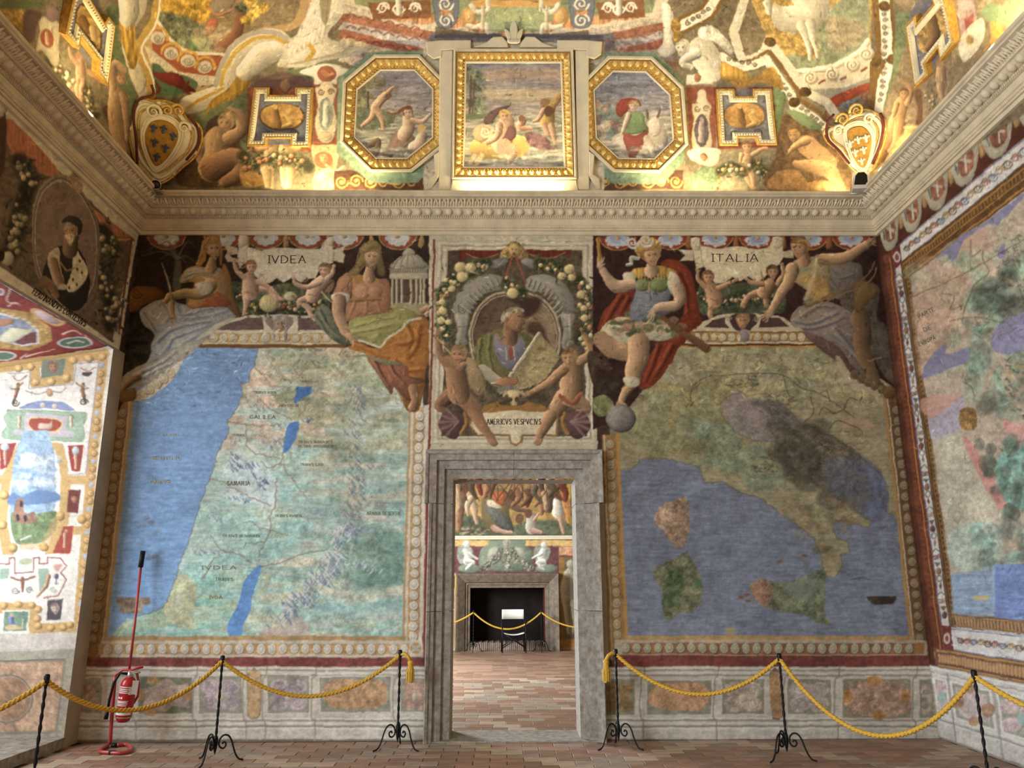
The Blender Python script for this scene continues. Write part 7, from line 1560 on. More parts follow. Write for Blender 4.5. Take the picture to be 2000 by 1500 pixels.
# far room floor
y=YB+.62;r=0
while y<13.6:
    x=-.78-(y-9)*.06+(r%2)*.15
    while x<.86+(y-9)*.06:
        mi=rt.choice((3,2,4))if band(x*1.6,y*1.15)else rt.choice((0,1,1,2,4))
        tile(x,y,.3,.2,rt.uniform(-.01,.01),mi);x+=.3
    y+=.2;r+=1
def checker_field():
    m=bpy.data.materials.new('far_tile_field');m.use_nodes=True;nt=m.node_tree;b=nt.nodes['Principled BSDF'];b.inputs['Roughness'].default_value=.4
    br=nt.nodes.new('ShaderNodeTexBrick');br.inputs['Scale'].default_value=1.0;br.inputs['Brick Width'].default_value=.3;br.inputs['Row Height'].default_value=.2;br.inputs['Mortar Size'].default_value=.006;br.inputs['Color1'].default_value=(*lin((166,132,112)),1);br.inputs['Color2'].default_value=(*lin((124,96,80)),1);br.inputs['Mortar'].default_value=(*lin((150,124,100)),1)
    tc=nt.nodes.new('ShaderNodeTexCoord');nt.links.new(tc.outputs['Object'],br.inputs['Vector']);nt.links.new(br.outputs['Color'],b.inputs['Base Color']);return m
o=pyobj('tile_field',[(-4.5,8.95,-.0035),(4.5,8.95,-.0035),(4.5,YFAR,-.0035),(-4.5,YFAR,-.0035)],[(0,1,2,3)],checker_field(),FL);o['kind']='stuff'
# ---------------------------------------------------------------- stone doorway
DF=tag(empty('stone_doorway',(0.03,YB,0)),'weathered grey stone door surround with stepped fasciae and eared lintel','doorway')
DFI=Matrix.Translation((-.03,-YB,0))
def dpart(o):o.parent=DF;o.matrix_parent_inverse=DFI;return o
# profile: distance outward from the opening edge, projection from the wall
DP=[(-.0,-.47),(0,.004),(.085,.014),(.09,.058),(.165,.068),(.17,.11),(.2,.12),(.212,.145),(.236,.155),(.247,.14),(.25,0)]
EAR=.045
def jamb(side,z0,z1):
    V=[]
    for z in(z0,z1):
        for o_,p_ in DP:
            x=DX0-o_ if side<0 else DX1+o_
            V.append((x,YB-p_,z))
    n=len(DP);Fs=[(i,i+1,n+i+1,n+i)for i in range(n-1)]+[tuple(range(n)),tuple(range(n,2*n))]
    bm=bmesh.new();vs_=[bm.verts.new(v)for v in V]
    for f in Fs:bm.faces.new([vs_[i]for i in f])
    return dpart(bmobj('jamb_stone',bm,M_STONE))
for s in(-1,1):jamb(s,0,1.24);jamb(s,1.246,2.38-.24+.2)
def lintel(side):
    """half of the head: mitred return of the same profile with an ear"""
    xm=.03+side*.0015;V=[];n=len(DP)
    for o_,p_ in DP:
        e=EAR if o_>.19 else 0
        xe=(DX0-o_-e)if side<0 else(DX1+o_+e)
        zb=2.346
        V+=[(xe,YB-p_,zb),(xe,YB-p_,DZ+o_*1.12+(.02 if o_>.19 else 0)),(xm,YB-p_,DZ+o_*1.12+(.02 if o_>.19 else 0))]
    bm=bmesh.new();vs_=[bm.verts.new(v)for v in V]
    for i in range(n-1):
        a,b=i*3,(i+1)*3
        bm.faces.new([vs_[a],vs_[a+1],vs_[b+1],vs_[b]]);bm.faces.new([vs_[a+1],vs_[a+2],vs_[b+2],vs_[b+1]])
    bm.faces.new([vs_[i*3]for i in range(n)]);bm.faces.new([vs_[i*3+2]for i in range(n)][::-1])
    return dpart(bmobj('lintel_stone',bm,M_STONE))
lintel(-1);lintel(1)
dpart(box('threshold',DX0-.25,DX1+.25,YB-.1,YB+.5,-.011,.012,M_STONE,bevel=.006))
# ---------------------------------------------------------------- far room shell
joined_boxes('wall_far',[(-4.6,4.6,YFAR,YFAR+.02,1.40,6.0),(-4.6,-.88,YFAR,YFAR+.02,0,1.40),(.88,4.6,YFAR,YFAR+.02,0,1.40),(-4.6,4.6,YFAR+.62,YFAR+.7,0,3)],mat('far_wall_paint',(186,150,92),.85,var=.15,scale=2))
joined_boxes('wall_far_left',[(-4.9,-4.6,YB+.45,YFAR+.3,0,6.0)],M_WALLPLAIN);joined_boxes('wall_far_right',[(4.6,4.9,YB+.45,YFAR+.3,0,6.0)],M_WALLPLAIN);joined_boxes('ceiling_far',[(-4.9,4.9,YB+.45,YFAR+.7,6.0,6.2)],M_WALLPLAIN)
joined_boxes('trim_5',[(-4.6,4.6,YFAR-.06,YFAR,2.49,2.56),(-4.6,4.6,YFAR-.09,YFAR,2.54,2.575)],M_STUCCO)
# ================================================================ stucco frames and pictures on the vault
def vault_hit(x,y):
    r_=ray(x,y);lo,hi=0.0,math.pi/2
    for _ in range(60):
        m=(lo+hi)/2;P=CAM+r_*((YB-RV_*(1-math.cos(m)))/r_[1])
        if P[2]>ZV+RV_*math.sin(m):lo=m
        else:hi=m
    return P
class Plane:
    def __init__(s,O,e,u):
        s.O=np.array(O,float);s.e=np.array(e,float);s.e/=np.linalg.norm(s.e);u=np.array(u,float);u=u-s.e*(u@s.e);s.u=u/np.linalg.norm(u)
        s.n=np.cross(s.e,s.u)
        if s.n@(CAM-s.O)<0:s.n=-s.n
    def px(s,x,y):
        r_=ray(x,y);P=CAM+r_*(((s.O-CAM)@s.n)/(r_@s.n));return np.array([(P-s.O)@s.e,(P-s.O)@s.u])
    def w(s,q,h=0.0):return s.O+s.e*q[0]+s.u*q[1]+s.n*h
def vplane(pb,pt,h=0.0):
    B,T=vault_hit(*pb),vault_hit(*pt);p=Plane(B,(1,0,0),T-B);p.O=p.O+p.n*h;return p
def off(L,d):
    """inward offset of a closed 2-D loop with mitres"""
    L=np.asarray(L,float);n=len(L);A=sum(L[i-1][0]*L[i][1]-L[i][0]*L[i-1][1]for i in range(n));sg=1 if A>0 else-1;out=[]
    for i in range(n):
        a,b,c=L[i-1],L[i],L[(i+1)%n]
        e1=(b-a)/np.linalg.norm(b-a);e2=(c-b)/np.linalg.norm(c-b)
        n1=np.array([-e1[1],e1[0]])*sg;n2=np.array([-e2[1],e2[0]])*sg
        m=n1+n2;m/=max(1e-6,m@n1);
        if np.linalg.norm(m)>2.5:m=m/np.linalg.norm(m)*2.5
        out.append(b+m*d)
    return np.array(out)
def rings(name,pl,loops,m,parent,close=False):
    """moulding built of successive loops: (2-D loop, height)"""
    n=len(loops[0][0]);V=[pl.w(q,h)for L,h in loops for q in L]
    Fs=[(k*n+i,k*n+(i+1)%n,(k+1)*n+(i+1)%n,(k+1)*n+i)for k in range(len(loops)-1)for i in range(n)]
    if close:Fs.append(tuple((len(loops)-1)*n+i for i in range(n)))
    bm=bmesh.new();vs_=[bm.verts.new(v)for v in V]
    for f in Fs:
        try:bm.faces.new([vs_[i]for i in f])
        except ValueError:pass
    return bmobj(name,bm,m,parent)
def inside2(L,X,Y):
    c=np.zeros(X.shape,bool)
    for i in range(len(L)):
        ax,ay=L[i];bx,by=L[i-1]
        if ay!=by:c^=((ay>Y)!=(by>Y))&(X<(bx-ax)*(Y-ay)/(by-ay)+ax)
    return c
def picture(pl,L,h,parent,label,step=.0075):
    lo,hi=L.min(0),L.max(0);U,V=lerp_grid(lo[0],hi[0],lo[1],hi[1],step)
    G=pl.O+pl.e*U[...,None]+pl.u*V[...,None]+pl.n*h
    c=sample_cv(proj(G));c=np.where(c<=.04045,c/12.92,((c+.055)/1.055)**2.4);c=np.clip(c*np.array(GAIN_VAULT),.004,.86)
    o=grid_mesh('picture',G,c,inside2(L,(U[:-1,:-1]+U[1:,1:])/2,(V[:-1,:-1]+V[1:,1:])/2),FRESCO,parent);o['label']=label;return o
def gilt_leaf_mesh(w,l,h):
    V=[(-l,0,0),(-l*.4,-w,h*.5),(l*.5,-w*.8,h*.6),(l,0,0),(l*.5,w*.8,h*.6),(-l*.4,w,h*.5),(0,0,h*1.2)]
    me=bpy.data.meshes.new('gilt_leaf');me.from_pydata(V,[],[(6,i,(i+1)%6)for i in range(6)]);me.update();me.materials.append(M_GILT);return me
GLM=gilt_leaf_mesh(.03,.031,.036);GLM.materials.clear();GLM.materials.append(M_GILTL);GLS=gilt_leaf_mesh(.011,.014,.014)
def leaves_on(pl,L,h,me,pitch,parent,name='gilt_leaf',m=None):
    n=len(L)
    for i in range(n):
        a,b=L[i],L[(i+1)%n];d=np.linalg.norm(b-a);k=max(1,int(d/pitch))
        for j in range(k):
            q=a+(b-a)*((j+.5)/k);e=(b-a)/d
            X=pl.e*e[0]+pl.u*e[1];Z=pl.n;Y=np.cross(Z,X)
            o=bpy.data.objects.new(name,me);COL.objects.link(o);o.parent=parent
            P=pl.w(q,h);o.matrix_local=Matrix(((X[0],Y[0],Z[0],P[0]),(X[1],Y[1],Z[1],P[1]),(X[2],Y[2],Z[2],P[2]),(0,0,0,1)))
def px_loop(pl,ox,oy,s,pts):return np.array([pl.px(ox+x*s,oy+y*s)for x,y in pts])
def octagon(ox,pts,pb,pt,label,plabel):
    pl=vplane(pb,pt,.02);R_=tag(empty('framed_picture'),label,'picture frame')
    L=px_loop(pl,ox,0,.25,pts)
    rings('stucco_rim',pl,[(off(L,-.012),-.30),(off(L,-.004),.03),(L,.05),(off(L,.02),.06),(off(L,.035),.055),(off(L,.04),.03)],M_STUCCO,R_)
    gm=rings('gilt_moulding',pl,[(off(L,.038),.02),(off(L,.05),.042),(off(L,.135),.02),(off(L,.15),.0)],M_GILT,R_)
    rings('inner_fillet',pl,[(off(L,.148),-.01),(off(L,.15),.016),(off(L,.163),.016),(off(L,.17),-.012)],M_STUCCO,R_)
    leaves_on(pl,off(L,.085),.028,GLM,.078,gm);leaves_on(pl,off(L,.135),.016,GLS,.036,gm,'gilt_bead')
    picture(pl,off(L,.165),-.006,R_,plabel);return R_
octagon(450,[(1130,430),(1480,430),(1690,650),(1685,1130),(1420,1345),(1100,1345),(862,1110),(885,635)],(765,330),(765,112),'octagonal gilt and white frame left of the central vault picture','sea scene with a running man and swimming sea people')
octagon(1100,[(350,440),(690,445),(935,680),(970,1130),(750,1350),(390,1345),(155,1130),(130,660)],(1240,332),(1230,112),'octagonal gilt and white frame right of the central vault picture','woman in red and green riding a white bull through the sea')
# central picture
pl=vplane((1003,350),(1003,96),.03);CP=tag(empty('framed_picture'),'large rectangular gilt frame with white stucco surround in the middle of the vault','picture frame')
L=px_loop(pl,800,0,.25,[(345,385),(1275,385),(1305,1400),(330,1400)])
rings('stucco_rim',pl,[(off(L,-.01),-.30),(L,.06),(off(L,.02),.068),(off(L,.035),.04)],M_STUCCO,CP)
gm=rings('gilt_moulding',pl,[(off(L,.033),.03),(off(L,.045),.06),(off(L,.115),.03),(off(L,.125),.0)],M_GILT,CP)
rings('inner_fillet',pl,[(off(L,.123),-.01),(off(L,.125),.02),(off(L,.14),.02),(off(L,.15),-.012)],M_STUCCO,CP)
leaves_on(pl,off(L,.08),.042,GLM,.078,gm);leaves_on(pl,off(L,.118),.022,GLS,.036,gm,'gilt_bead');picture(pl,off(L,.145),-.006,CP,'riders on a golden ram crossing the sea at sunset')
def prism(name,pl,loop,h0,h1,m,parent,inset=.012,smooth=False):
    L_=crom(loop,True,5)if smooth else np.asarray(loop,float)
    A=sum(L_[i-1][0]*L_[i][1]-L_[i][0]*L_[i-1][1]for i in range(len(L_)))
    ce=L_.mean(0);top=L_+(ce-L_)/np.maximum(np.linalg.norm(L_-ce,axis=1)[:,None],1e-4)*inset if smooth else off(L_,inset)
    return rings(name,pl,[(L_,h0),(L_,h1-inset),(top,h1)],m,parent,True)
def sur(name,pts,h,m=M_STUCCO,smooth=False,par=CP):return prism(name,pl,px_loop(pl,800,0,.25,pts),-.28,h,m,par,.01,smooth)
mir=lambda P_:[(1632-x,y)for x,y in P_][::-1]
for f in(lambda P_:P_,mir):
    sur('pilaster',f([(235,395),(338,395),(325,1485),(228,1485)]),.03);sur('pilaster_panel',f([(268,470),(316,470),(306,1340),(262,1340)]),.012,M_CORN)
    sur('scroll_ear',f([(130,330),(250,318),(480,318),(480,388),(340,392),(255,398),(250,450),(190,465),(140,430)]),.05);sur('scroll_foot',f([(190,1210),(235,1180),(232,1375),(170,1480),(140,1480),(150,1395),(200,1360)]),.035)
    sur('volute',f([(490,376),(600,335),(655,292),(725,290),(765,335),(770,376)]),.05,smooth=False)
sur('base_block',[(335,1404),(1300,1404),(1320,1492),(318,1492)],.05)
for P_ in([(812,165),(842,225),(838,300),(814,338),(790,300),(784,225)],[(742,236),(782,262),(798,334),(762,306)],[(884,236),(846,262),(830,334),(866,306)],[(770,310),(858,310),(852,345),(776,345)]):sur('fleur_petal',P_,.1,smooth=True)
# small notched frames
def notched(pl,loop,label,plabel):
    R_=tag(empty('framed_picture'),label,'picture frame');L=np.asarray(loop)
    rings('gilt_edge',pl,[(off(L,-.004),-.3),(L,.03),(off(L,.016),.036),(off(L,.02),.03)],M_GILT,R_)
    sm_=rings('stucco_moulding',pl,[(off(L,.018),.02),(off(L,.024),.034),(off(L,.06),.02),(off(L,.068),-.004)],M_STUCCO,R_)
    leaves_on(pl,off(L,.042),.026,BEADW,.03,sm_,'bead');picture(pl,off(L,.064),-.008,R_,plabel)
BEADW=gilt_leaf_mesh(.013,.012,.014);BEADW.materials.clear();BEADW.materials.append(M_STUCCO);BEADW.name='bead'
pl=vplane((548,286),(550,172),.02);notched(pl,px_loop(pl,450,0,.25,[(190,685),(310,685),(310,742),(510,742),(510,685),(650,685),(625,1150),(475,1150),(475,1085),(290,1085),(285,1145),(135,1145)]),'small notched frame with gold oval scene beside the nude woman at left','two figures in a gold oval')
pl=vplane((1455,284),(1450,174),.02);notched(pl,px_loop(pl,1100,0,.25,[(1195,695),(1330,695),(1338,752),(1475,752),(1478,695),(1620,695),(1665,1135),(1515,1135),(1505,1080),(1365,1080),(1362,1140),(1222,1140)]),'small notched frame with gold oval scene near the right corner of the vault','figures in a gold oval')
def side_plane(sx,pb,pt):
    """plane lying against the lateral vault through two pixels"""
    def hit(x,y):
        r_=ray(x,y);lo,hi=0.0,math.pi/2
        for _ in range(60):
            m=(lo+hi)/2;P=CAM+r_*((sx*(XR-RV_*(1-math.cos(m)))-CAM[0])/r_[0])
            if P[2]>ZV+RV_*math.sin(m):lo=m
            else:hi=m
        return P
    B,T=hit(*pb),hit(*pt);U_=T-B;U_[1]=0
    p=Plane(B,(0,1,0),U_);p.O=p.O+p.n*.05;return p
pl=side_plane(-1,(165,112),(172,8));notched(pl,px_loop(pl,0,0,.25,[(560,-60),(690,-60),(690,-10),(800,170),(830,120),(885,190),(825,665),(745,560),(755,470),(615,290),(598,380),(490,262)]),'notched frame with gold oval scene on the left side vault','figures in a gold oval on the left vault')
pl=side_plane(1,(1822,110),(1822,20));notched(pl,px_loop(pl,1500,0,.25,[(1090,190),(1170,110),(1180,175),(1310,20),(1290,-40),(1390,-60),(1475,325),(1365,470),(1345,370),(1245,495),(1270,575),(1160,685)]),'notched frame with brown oval scene on the right side vault','figure in a brown oval on the right vault')
# ---------------------------------------------------------------- shields in the corners
def lily(pl,q,s,m,parent,rot):
    R2=np.array([[math.cos(rot),-math.sin(rot)],[math.sin(rot),math.cos(rot)]])
    L_=[(0,1),(.22,.5),(.16,.1),(.42,.55),(.75,.5),(.8,.2),(.6,.05),(.5,.25),(.3,-.05),(.34,-.2),(.16,-.2),(.3,-.6),(0,-.95),(-.3,-.6),(-.16,-.2),(-.34,-.2),(-.3,-.05),(-.5,.25),(-.6,.05),(-.8,.2),(-.75,.5),(-.42,.55),(-.16,.1),(-.22,.5)]
    L_=np.array([R2@(np.array(p_)*s)+q for p_ in L_])
    V=[pl.w(p_,.045)for p_ in L_]+[pl.w(p_,.02)for p_ in L_];n=len(L_)
    return pyobj('lily',V,[tuple(range(n))]+[(i,(i+1)%n,n+(i+1)%n,n+i)for i in range(n)],m,parent)
def cartouche(sx,px0,plate,shield,lilies,lm,scrolls,straps,label):
    t0,z0=RV_*(1-math.cos(math.radians(12))),ZV+RV_*math.sin(math.radians(12));t1,z1=RV_*(1-math.cos(math.radians(34))),ZV+RV_*math.sin(math.radians(34))
    B=np.array([sx*(XR-t0),YB-t0,z0]);T=np.array([sx*(XR-t1),YB-t1,z1])
    pl=Plane(B,(1,-sx,0)if sx>0 else(1,1,0),T-B);pl.O=pl.O+pl.n*.33
    R_=tag(empty('shield_cartouche'),label,'cartouche');P=lambda pts:px_loop(pl,px0,0,.25,pts)
    prism('back_plate',pl,P(plate),-.2,-.02,M_STUCCO,R_,.02,True)
    ed=crom(P(plate),True,6);tube('gilt_edge',[pl.w(q,-.02)for q in np.vstack([ed,ed[:1]])],.014,M_GILT,R_,6)
    pc=P(plate);pm=pc.mean(0)
    for f_,mm_,rr_ in((.86,M_STUCCO,.022),(.74,M_GILT,.012)):
        e2=crom(pm+(pc-pm)*f_,True,6);tube('strapwork',[pl.w(q,-.012)for q in np.vstack([e2,e2[:1]])],rr_,mm_,R_,6)
    for a_ in range(9):
        q=crom(pm+(pc-pm)*.93,True,6);q=q[int(a_*len(q)/9)];lathe('roundel',[(.03,0),(.03,.01),(.018,.018),(.004,.022)],M_STUCCO,R_,10,loc=tuple(pl.w(q,-.022)),axis=tuple(pl.n))
    S=P(shield);Sb=np.array([q+(q-S.mean(0))*.24 for q in S]);prism('shield_rim',pl,Sb,-.05,.012,M_STUCCO,R_,.018,True);sc=crom(Sb,True,6);tube('rim_bead',[pl.w(q,.008)for q in np.vstack([sc,sc[:1]])],.012,M_STUCCO,R_,6)
    f=prism('shield_field',pl,S,-.02,.026,M_GOLDFLD,R_,.012,True);f['label']='golden shield face'
    for x,y in lilies:lily(pl,pl.px(px0+x*.25,y*.25),0.052,lm,f,.12 if sx<0 else-.1)
    for x,y,r_,d in scrolls:
        c0=pl.px(px0+x*.25,y*.25);a=np.linspace(0,9.5,26);rr=r_*(1-a/11.5)
        tube('scroll',[pl.w(c0+np.array([math.cos(t)*d,math.sin(t)])*q,.03+.02*q)for t,q in zip(a,rr)],[.018*(1-.05*i/2)for i in range(26)],M_STUCCO if d>0 else M_GILT,R_,6)
    for s_ in straps:q=crom(P(s_),False,6);tube('strap',[pl.w(v,.02)for v in q],.016,M_MAROON,R_,6)
    return R_
cartouche(-1,0,[(1010,1000),(1030,820),(1110,770),(1200,790),(1290,790),(1390,830),(1470,930),(1560,980),(1580,1080),(1530,1220),(1430,1310),(1330,1400),(1230,1440),(1150,1370),(1080,1290),(1030,1160)],[(1140,1010),(1190,945),(1290,940),(1375,1000),(1385,1090),(1330,1200),(1250,1285),(1200,1285),(1150,1180),(1130,1090)],[(1190,1000),(1270,1010),(1345,1065),(1200,1112),(1285,1158),(1218,1228)],M_BLUE,[(1190,870,.085,1),(1385,860,.07,-1),(1430,995,.07,1),(1300,860,.06,-1)],[[(1180,660),(1190,740),(1080,780),(1040,900),(1060,1100),(1070,1280)],[(1460,900),(1540,1000),(1540,1130),(1450,1250)]],'white and gold shield with blue lilies in the left corner of the vault')
cartouche(1,1500,[(430,1030),(480,990),(540,1000),(600,920),(720,860),(830,880),(900,940),(920,1040),(890,1150),(840,1280),(800,1340),(700,1350),(600,1250),(540,1170),(460,1110)],[(620,1045),(660,995),(740,985),(800,1040),(812,1110),(790,1230),(752,1308),(700,1280),(650,1180)],[(650,1122),(712,1092),(774,1078),(690,1192),(755,1170),(740,1258)],M_LILYWHITE,[(590,930,.075,-1),(700,860,.08,-1),(795,925,.06,1),(556,1015,.06,1)],[[(520,890),(470,960),(470,1080),(560,1180),(640,1280)],[(880,880),(905,980),(880,1130),(820,1280)]],'white and gold shield with pale lilies in the right corner of the vault')
# ---------------------------------------------------------------- lamps and cameras on the cornice
def at_ledge(x,y,p_=.2):return on_y(x,y,YB-p_)
P=on_y(304,361,YB-.42);R_=tag(empty('spotlight',tuple(P)),'small round black spotlight on the cornice in the left corner','spotlight')
dirv=Vector((CAM-P)).normalized();lathe('housing',[(.03,-.12),(.055,-.1),(.058,0),(.05,.005)],M_BLACK,R_,20,axis=dirv);lathe('rim',[(.05,.0),(.058,0),(.058,.012),(.05,.012),(.05,0)],M_STEEL,R_,20,axis=dirv);lathe('lens',[(.001,.004),(.05,.004),(.05,.006),(.001,.008)],M_GLASS,R_,20,axis=dirv)
tube('bracket',[(0,.02,-.05),(.03,.0,-.075),(.08,0,-.075),(.1,0,-.06)],.008,M_STEEL,R_,6);box('ledge_clamp',-.04,.04,0,.2,-.06,-.045,M_STEEL,R_)
P=on_y(1681,356,YB-.42);R_=tag(empty('floodlight',tuple(P)),'pale floodlight box with black glass on the cornice in the right corner','floodlight');R_.rotation_euler=(.1,.12,-.35)
bmobj('housing',box_bm(-.085,.085,-.05,.09,-.09,.10),M_GREYBOX,R_,bevel=.015);bm=bmesh.new()
vs_=[bm.verts.new(v)for v in((-.07,-.056,-.045),(.07,-.056,-.05),(.062,-.056,.06),(.03,-.056,.098),(-.03,-.056,.098),(-.058,-.056,.06))];fc=bm.faces.new(vs_);ex=bmesh.ops.extrude_face_region(bm,geom=[fc]);bmesh.ops.translate(bm,verts=[v for v in ex['geom']if isinstance(v,bmesh.types.BMVert)],vec=(0,.02,0));bmobj('glass',bm,M_GLASS,R_);tube('yoke',[(-.1,.02,-.05),(-.1,.02,-.12),(.1,.02,-.12),(.1,.02,-.05)],.01,M_STEEL,R_,6)
# uplights standing on the cornice shelf behind its edge
M_BULB=mat('warm_lamp_glass',(255,226,160),.4,emit=(255,206,120),estr=6)
UP=(1.0,.80,.40)
def uplight(x,y,power,label,aim,length=.5):
    R_=tag(empty('cornice_uplight',(x,y,ZV)),label,'lamp','uplights on the cornice shelf')
    ax=abs(x)<XR-.4
    a,b=(length/2,.04)if ax else(.04,length/2)
    box('trough',-a,a,-b,b,0,.03,M_GREYBOX,R_);box('tube_lamp',-a*.96,a*.96,-b*.6 if ax else-b*.96,b*.6 if ax else b*.96,.03,.05,M_BULB,R_)
    l=bpy.data.lights.new('uplight','AREA');l.shape='RECTANGLE';l.size=length if ax else .06;l.size_y=.06 if ax else length;l.energy=power;l.color=UP;l.spread=math.radians(150)
    o=bpy.data.objects.new('uplight_beam',l);COL.objects.link(o);o.parent=R_;o.location=(0,0,.06);o.rotation_euler=(Vector(aim)).to_track_quat('-Z','Y').to_euler()
yb=YB-.1
uplight(0.03,yb,20,'hidden uplight under the central vault picture',(0,-.25,1),1.1)
uplight(-2.2,yb,19,'hidden uplight under the left octagon',(0,-.35,1),1.2)
uplight(2.2,yb,18,'hidden uplight under the right octagon',(0,-.35,1),1.2)
uplight(3.85,yb,7,'hidden uplight behind the right corner floodlight',(.1,-.3,1),.3)
uplight(XR-.1,7.6,16,'hidden uplight on the right cornice near the corner',(-.35,0,1),.6)
uplight(XR-.1,5.6,40,'hidden uplight on the right cornice further out',(-.35,0,1),1.0)
uplight(XL+.1,6.6,26,'hidden uplight on the left cornice',(.4,0,1),1.2)
uplight(XL+.1,3.0,50,'added unseen uplight on the left cornice for the upper vault',(.5,0,1),1.4)  # this pair is added out of view to light the upper vault
uplight(XR-.1,2.5,50,'added unseen uplight on the right cornice for the upper vault',(-.5,0,1),1.4)
# ================================================================ rope barrier
def make_stanchion(h=.89):
    R_=empty('rope_stanchion')
    tube('pole',[(0,0,z)for z in np.linspace(.12,h-.02,150)],.0115,M_IRON,R_,8,lobes=2,twist=42,lob=.5)
    lathe('rope_cap',[(.015,h-.065),(.021,h-.05),(.021,h-.005),(.016,h+.006),(.004,h+.008)],M_IRON,R_,14)
    lathe('spike',[(.001,.06),(.012,.1),(.02,.15),(.02,.2),(.014,.22)],M_IRON,R_,10)
    prof=[(.055,.135),(.035,.15),(.04,.185),(.07,.195),(.088,.165),(.07,.13),(.05,.125)]  # inner scroll
    leg=[(.058,.15),(.066,.165),(.082,.16),(.088,.14),(.075,.118),(.05,.118),(.03,.145),(.034,.19),(.065,.222),(.105,.215),(.135,.17),(.155,.11),(.178,.055),(.205,.02),(.245,.008)]
    L3=np.array([(r_,0,z)for r_,z in leg]);Q=crom(L3[:,[0,2]],False,5);pts=[(q[0],0,q[1])for q in Q]
    base=tube('leg',pts,[.0078]*len(pts),M_IRON,R_,8)
    for a in(120,240):o=base.copy();COL.objects.link(o);o.parent=R_;o.rotation_euler=(0,0,math.radians(a))
    return R_
ST=make_stanchion();first=[True]
def place(x,y,rz,label,group='black iron rope stanchions'):
    o=ST if first[0]else copy_tree(ST);first[0]=False
    o.location=(x,y,0);o.rotation_euler=(0,0,rz);tag(o,label,'stanchion',group);return o
SA,SB_,SC,SD,SE,SF=(-3.41,6.07),(-2.632,7.5),(-1.088,8.02),(1.014,8.02),(2.44,7.5),(3.41,6.1)
place(*SA,.4,'iron rope stanchion at the left edge in front of the window niche');place(*SB_,math.radians(-100),'iron rope stanchion in front of the left map, right of the fire extinguisher');place(*SC,math.radians(-30),'iron rope stanchion just left of the doorway');place(*SD,math.radians(-30),'iron rope stanchion just right of the doorway');place(*SE,math.radians(-25),'iron rope stanchion in front of the peninsula map');place(*SF,.2,'iron rope stanchion at the right edge before the side wall')
def rope(a,b,za,zb,sag,label,seed=0,r=.0185,group='twisted gold barrier ropes'):
    n=int(np.hypot(b[0]-a[0],b[1]-a[1])/.005)+20;t=np.linspace(0,1,n)
    pts=np.stack([a[0]+(b[0]-a[0])*t,a[1]+(b[1]-a[1])*t,za+(zb-za)*t-sag*4*t*(1-t)],1)
    o=tube('barrier_rope',pts,r,M_ROPE,None,12,lobes=3,twist=58,lob=.5);tag(o,label,'rope',group);return o
HT=.85
def sagpx(a,b,x,y):
    """sag that brings the rope through a pixel"""
    best=None
    for s in np.linspace(.02,.6,300):
        for t in(.4,.45,.5,.55,.6):
            P=proj([a[0]+(b[0]-a[0])*t,a[1]+(b[1]-a[1])*t,HT-s*4*t*(1-t)])
            e=abs(P[1]-y)+.3*abs(P[0]-x)
            if best is None or e<best[0]:best=(e,s)
    return best[1]
SO,SP=(-4.25,4.8),(4.2,4.6)
rope(SO,SA,HT,HT,.25,'gold rope running out of view at the lower left');rope(SA,SB_,HT,HT,sagpx(SA,SB_,255,1387),'gold rope passing in front of the fire extinguisher');rope(SB_,SC,HT,HT,sagpx(SB_,SC,620,1358),'gold rope ending at the tassel left of the doorway')
rope(SD,SE,HT,HT,sagpx(SD,SE,1370,1356),'gold rope starting at the tassel right of the doorway');rope(SE,SF,HT,HT,sagpx(SE,SF,1700,1436),'deep hanging gold rope in front of the right end of the peninsula map');rope(SF,SP,HT,HT,.25,'gold rope running out of view at the right edge')
def tassel(p,dx,label):
    R_=tag(empty('rope_tassel',(p[0],p[1],HT)),label,'tassel','rope tassels by the doorway')
    tube('cord',[(0,0,0),(dx*.4,-.01,.012),(dx*.75,-.02,-.01),(dx,-.02,-.06)],.018,M_ROPE,R_,10,lobes=3,twist=52,lob=.3)
    lathe('knot',[(.008,.0),(.026,-.012),(.03,-.03),(.022,-.05),(.026,-.06)],M_ROPE,R_,16,loc=(dx,-.02,-.045))
    V,Fs=[],[]
    rg_=random.Random(3)
    for k in range(36):
        a=2*math.pi*k/36;r0,r1=.016+.008*(k%2),.03+.012*(k%3)/2;zb=-.2+rg_.uniform(-.015,.01);n=len(V);w_=.006
        for rr,z in((r0,-.055),(r1*1.05,-.11),(r1,zb)):
            for s in(-1,1):V.append((dx+rr*math.cos(a)-s*w_*math.sin(a),-.02+rr*math.sin(a)+s*w_*math.cos(a),z-.045))
        Fs+=[(n,n+1,n+3,n+2),(n+2,n+3,n+5,n+4)]
    pyobj('fringe',V,Fs,M_ROPE,R_)
tassel(SC,.105,'gold rope tassel hanging left of the doorway');tassel(SD,-.1,'gold rope tassel hanging right of the doorway')
# ================================================================ fire extinguisher on its stand
bx,by=on_z(228,1462)[:2]
EX=tag(empty('extinguisher_stand',(bx,by,0)),'red tubular stand with tall leaning pole behind the extinguisher','stand')
def loc_px(x,y,Y):p_=on_y(x,y,Y);return(p_[0]-bx,p_[1]-by,p_[2])
pts=[loc_px(239,1453,0)for _ in()]
ringp=[on_z(x,y,.018)-np.array([bx,by,0])for x,y in((228,1456),(246,1454),(255,1459),(254,1467),(236,1471),(214,1470),(196,1468),(200,1462),(212,1455))]
ringp=[tuple(v)for v in ringp];yb2=by+ringp[-1][1]
up=[loc_px(215,1448,yb2),loc_px(217,1420,yb2),loc_px(220,1380,yb2+.02),loc_px(225,1320,yb2+.03)]
Q=crom(np.array([p_[:2]for p_ in ringp+up]),False,5);Qz=np.interp(np.linspace(0,1,len(Q)),np.linspace(0,1,len(ringp+up)),[p_[2]for p_ in ringp+up])
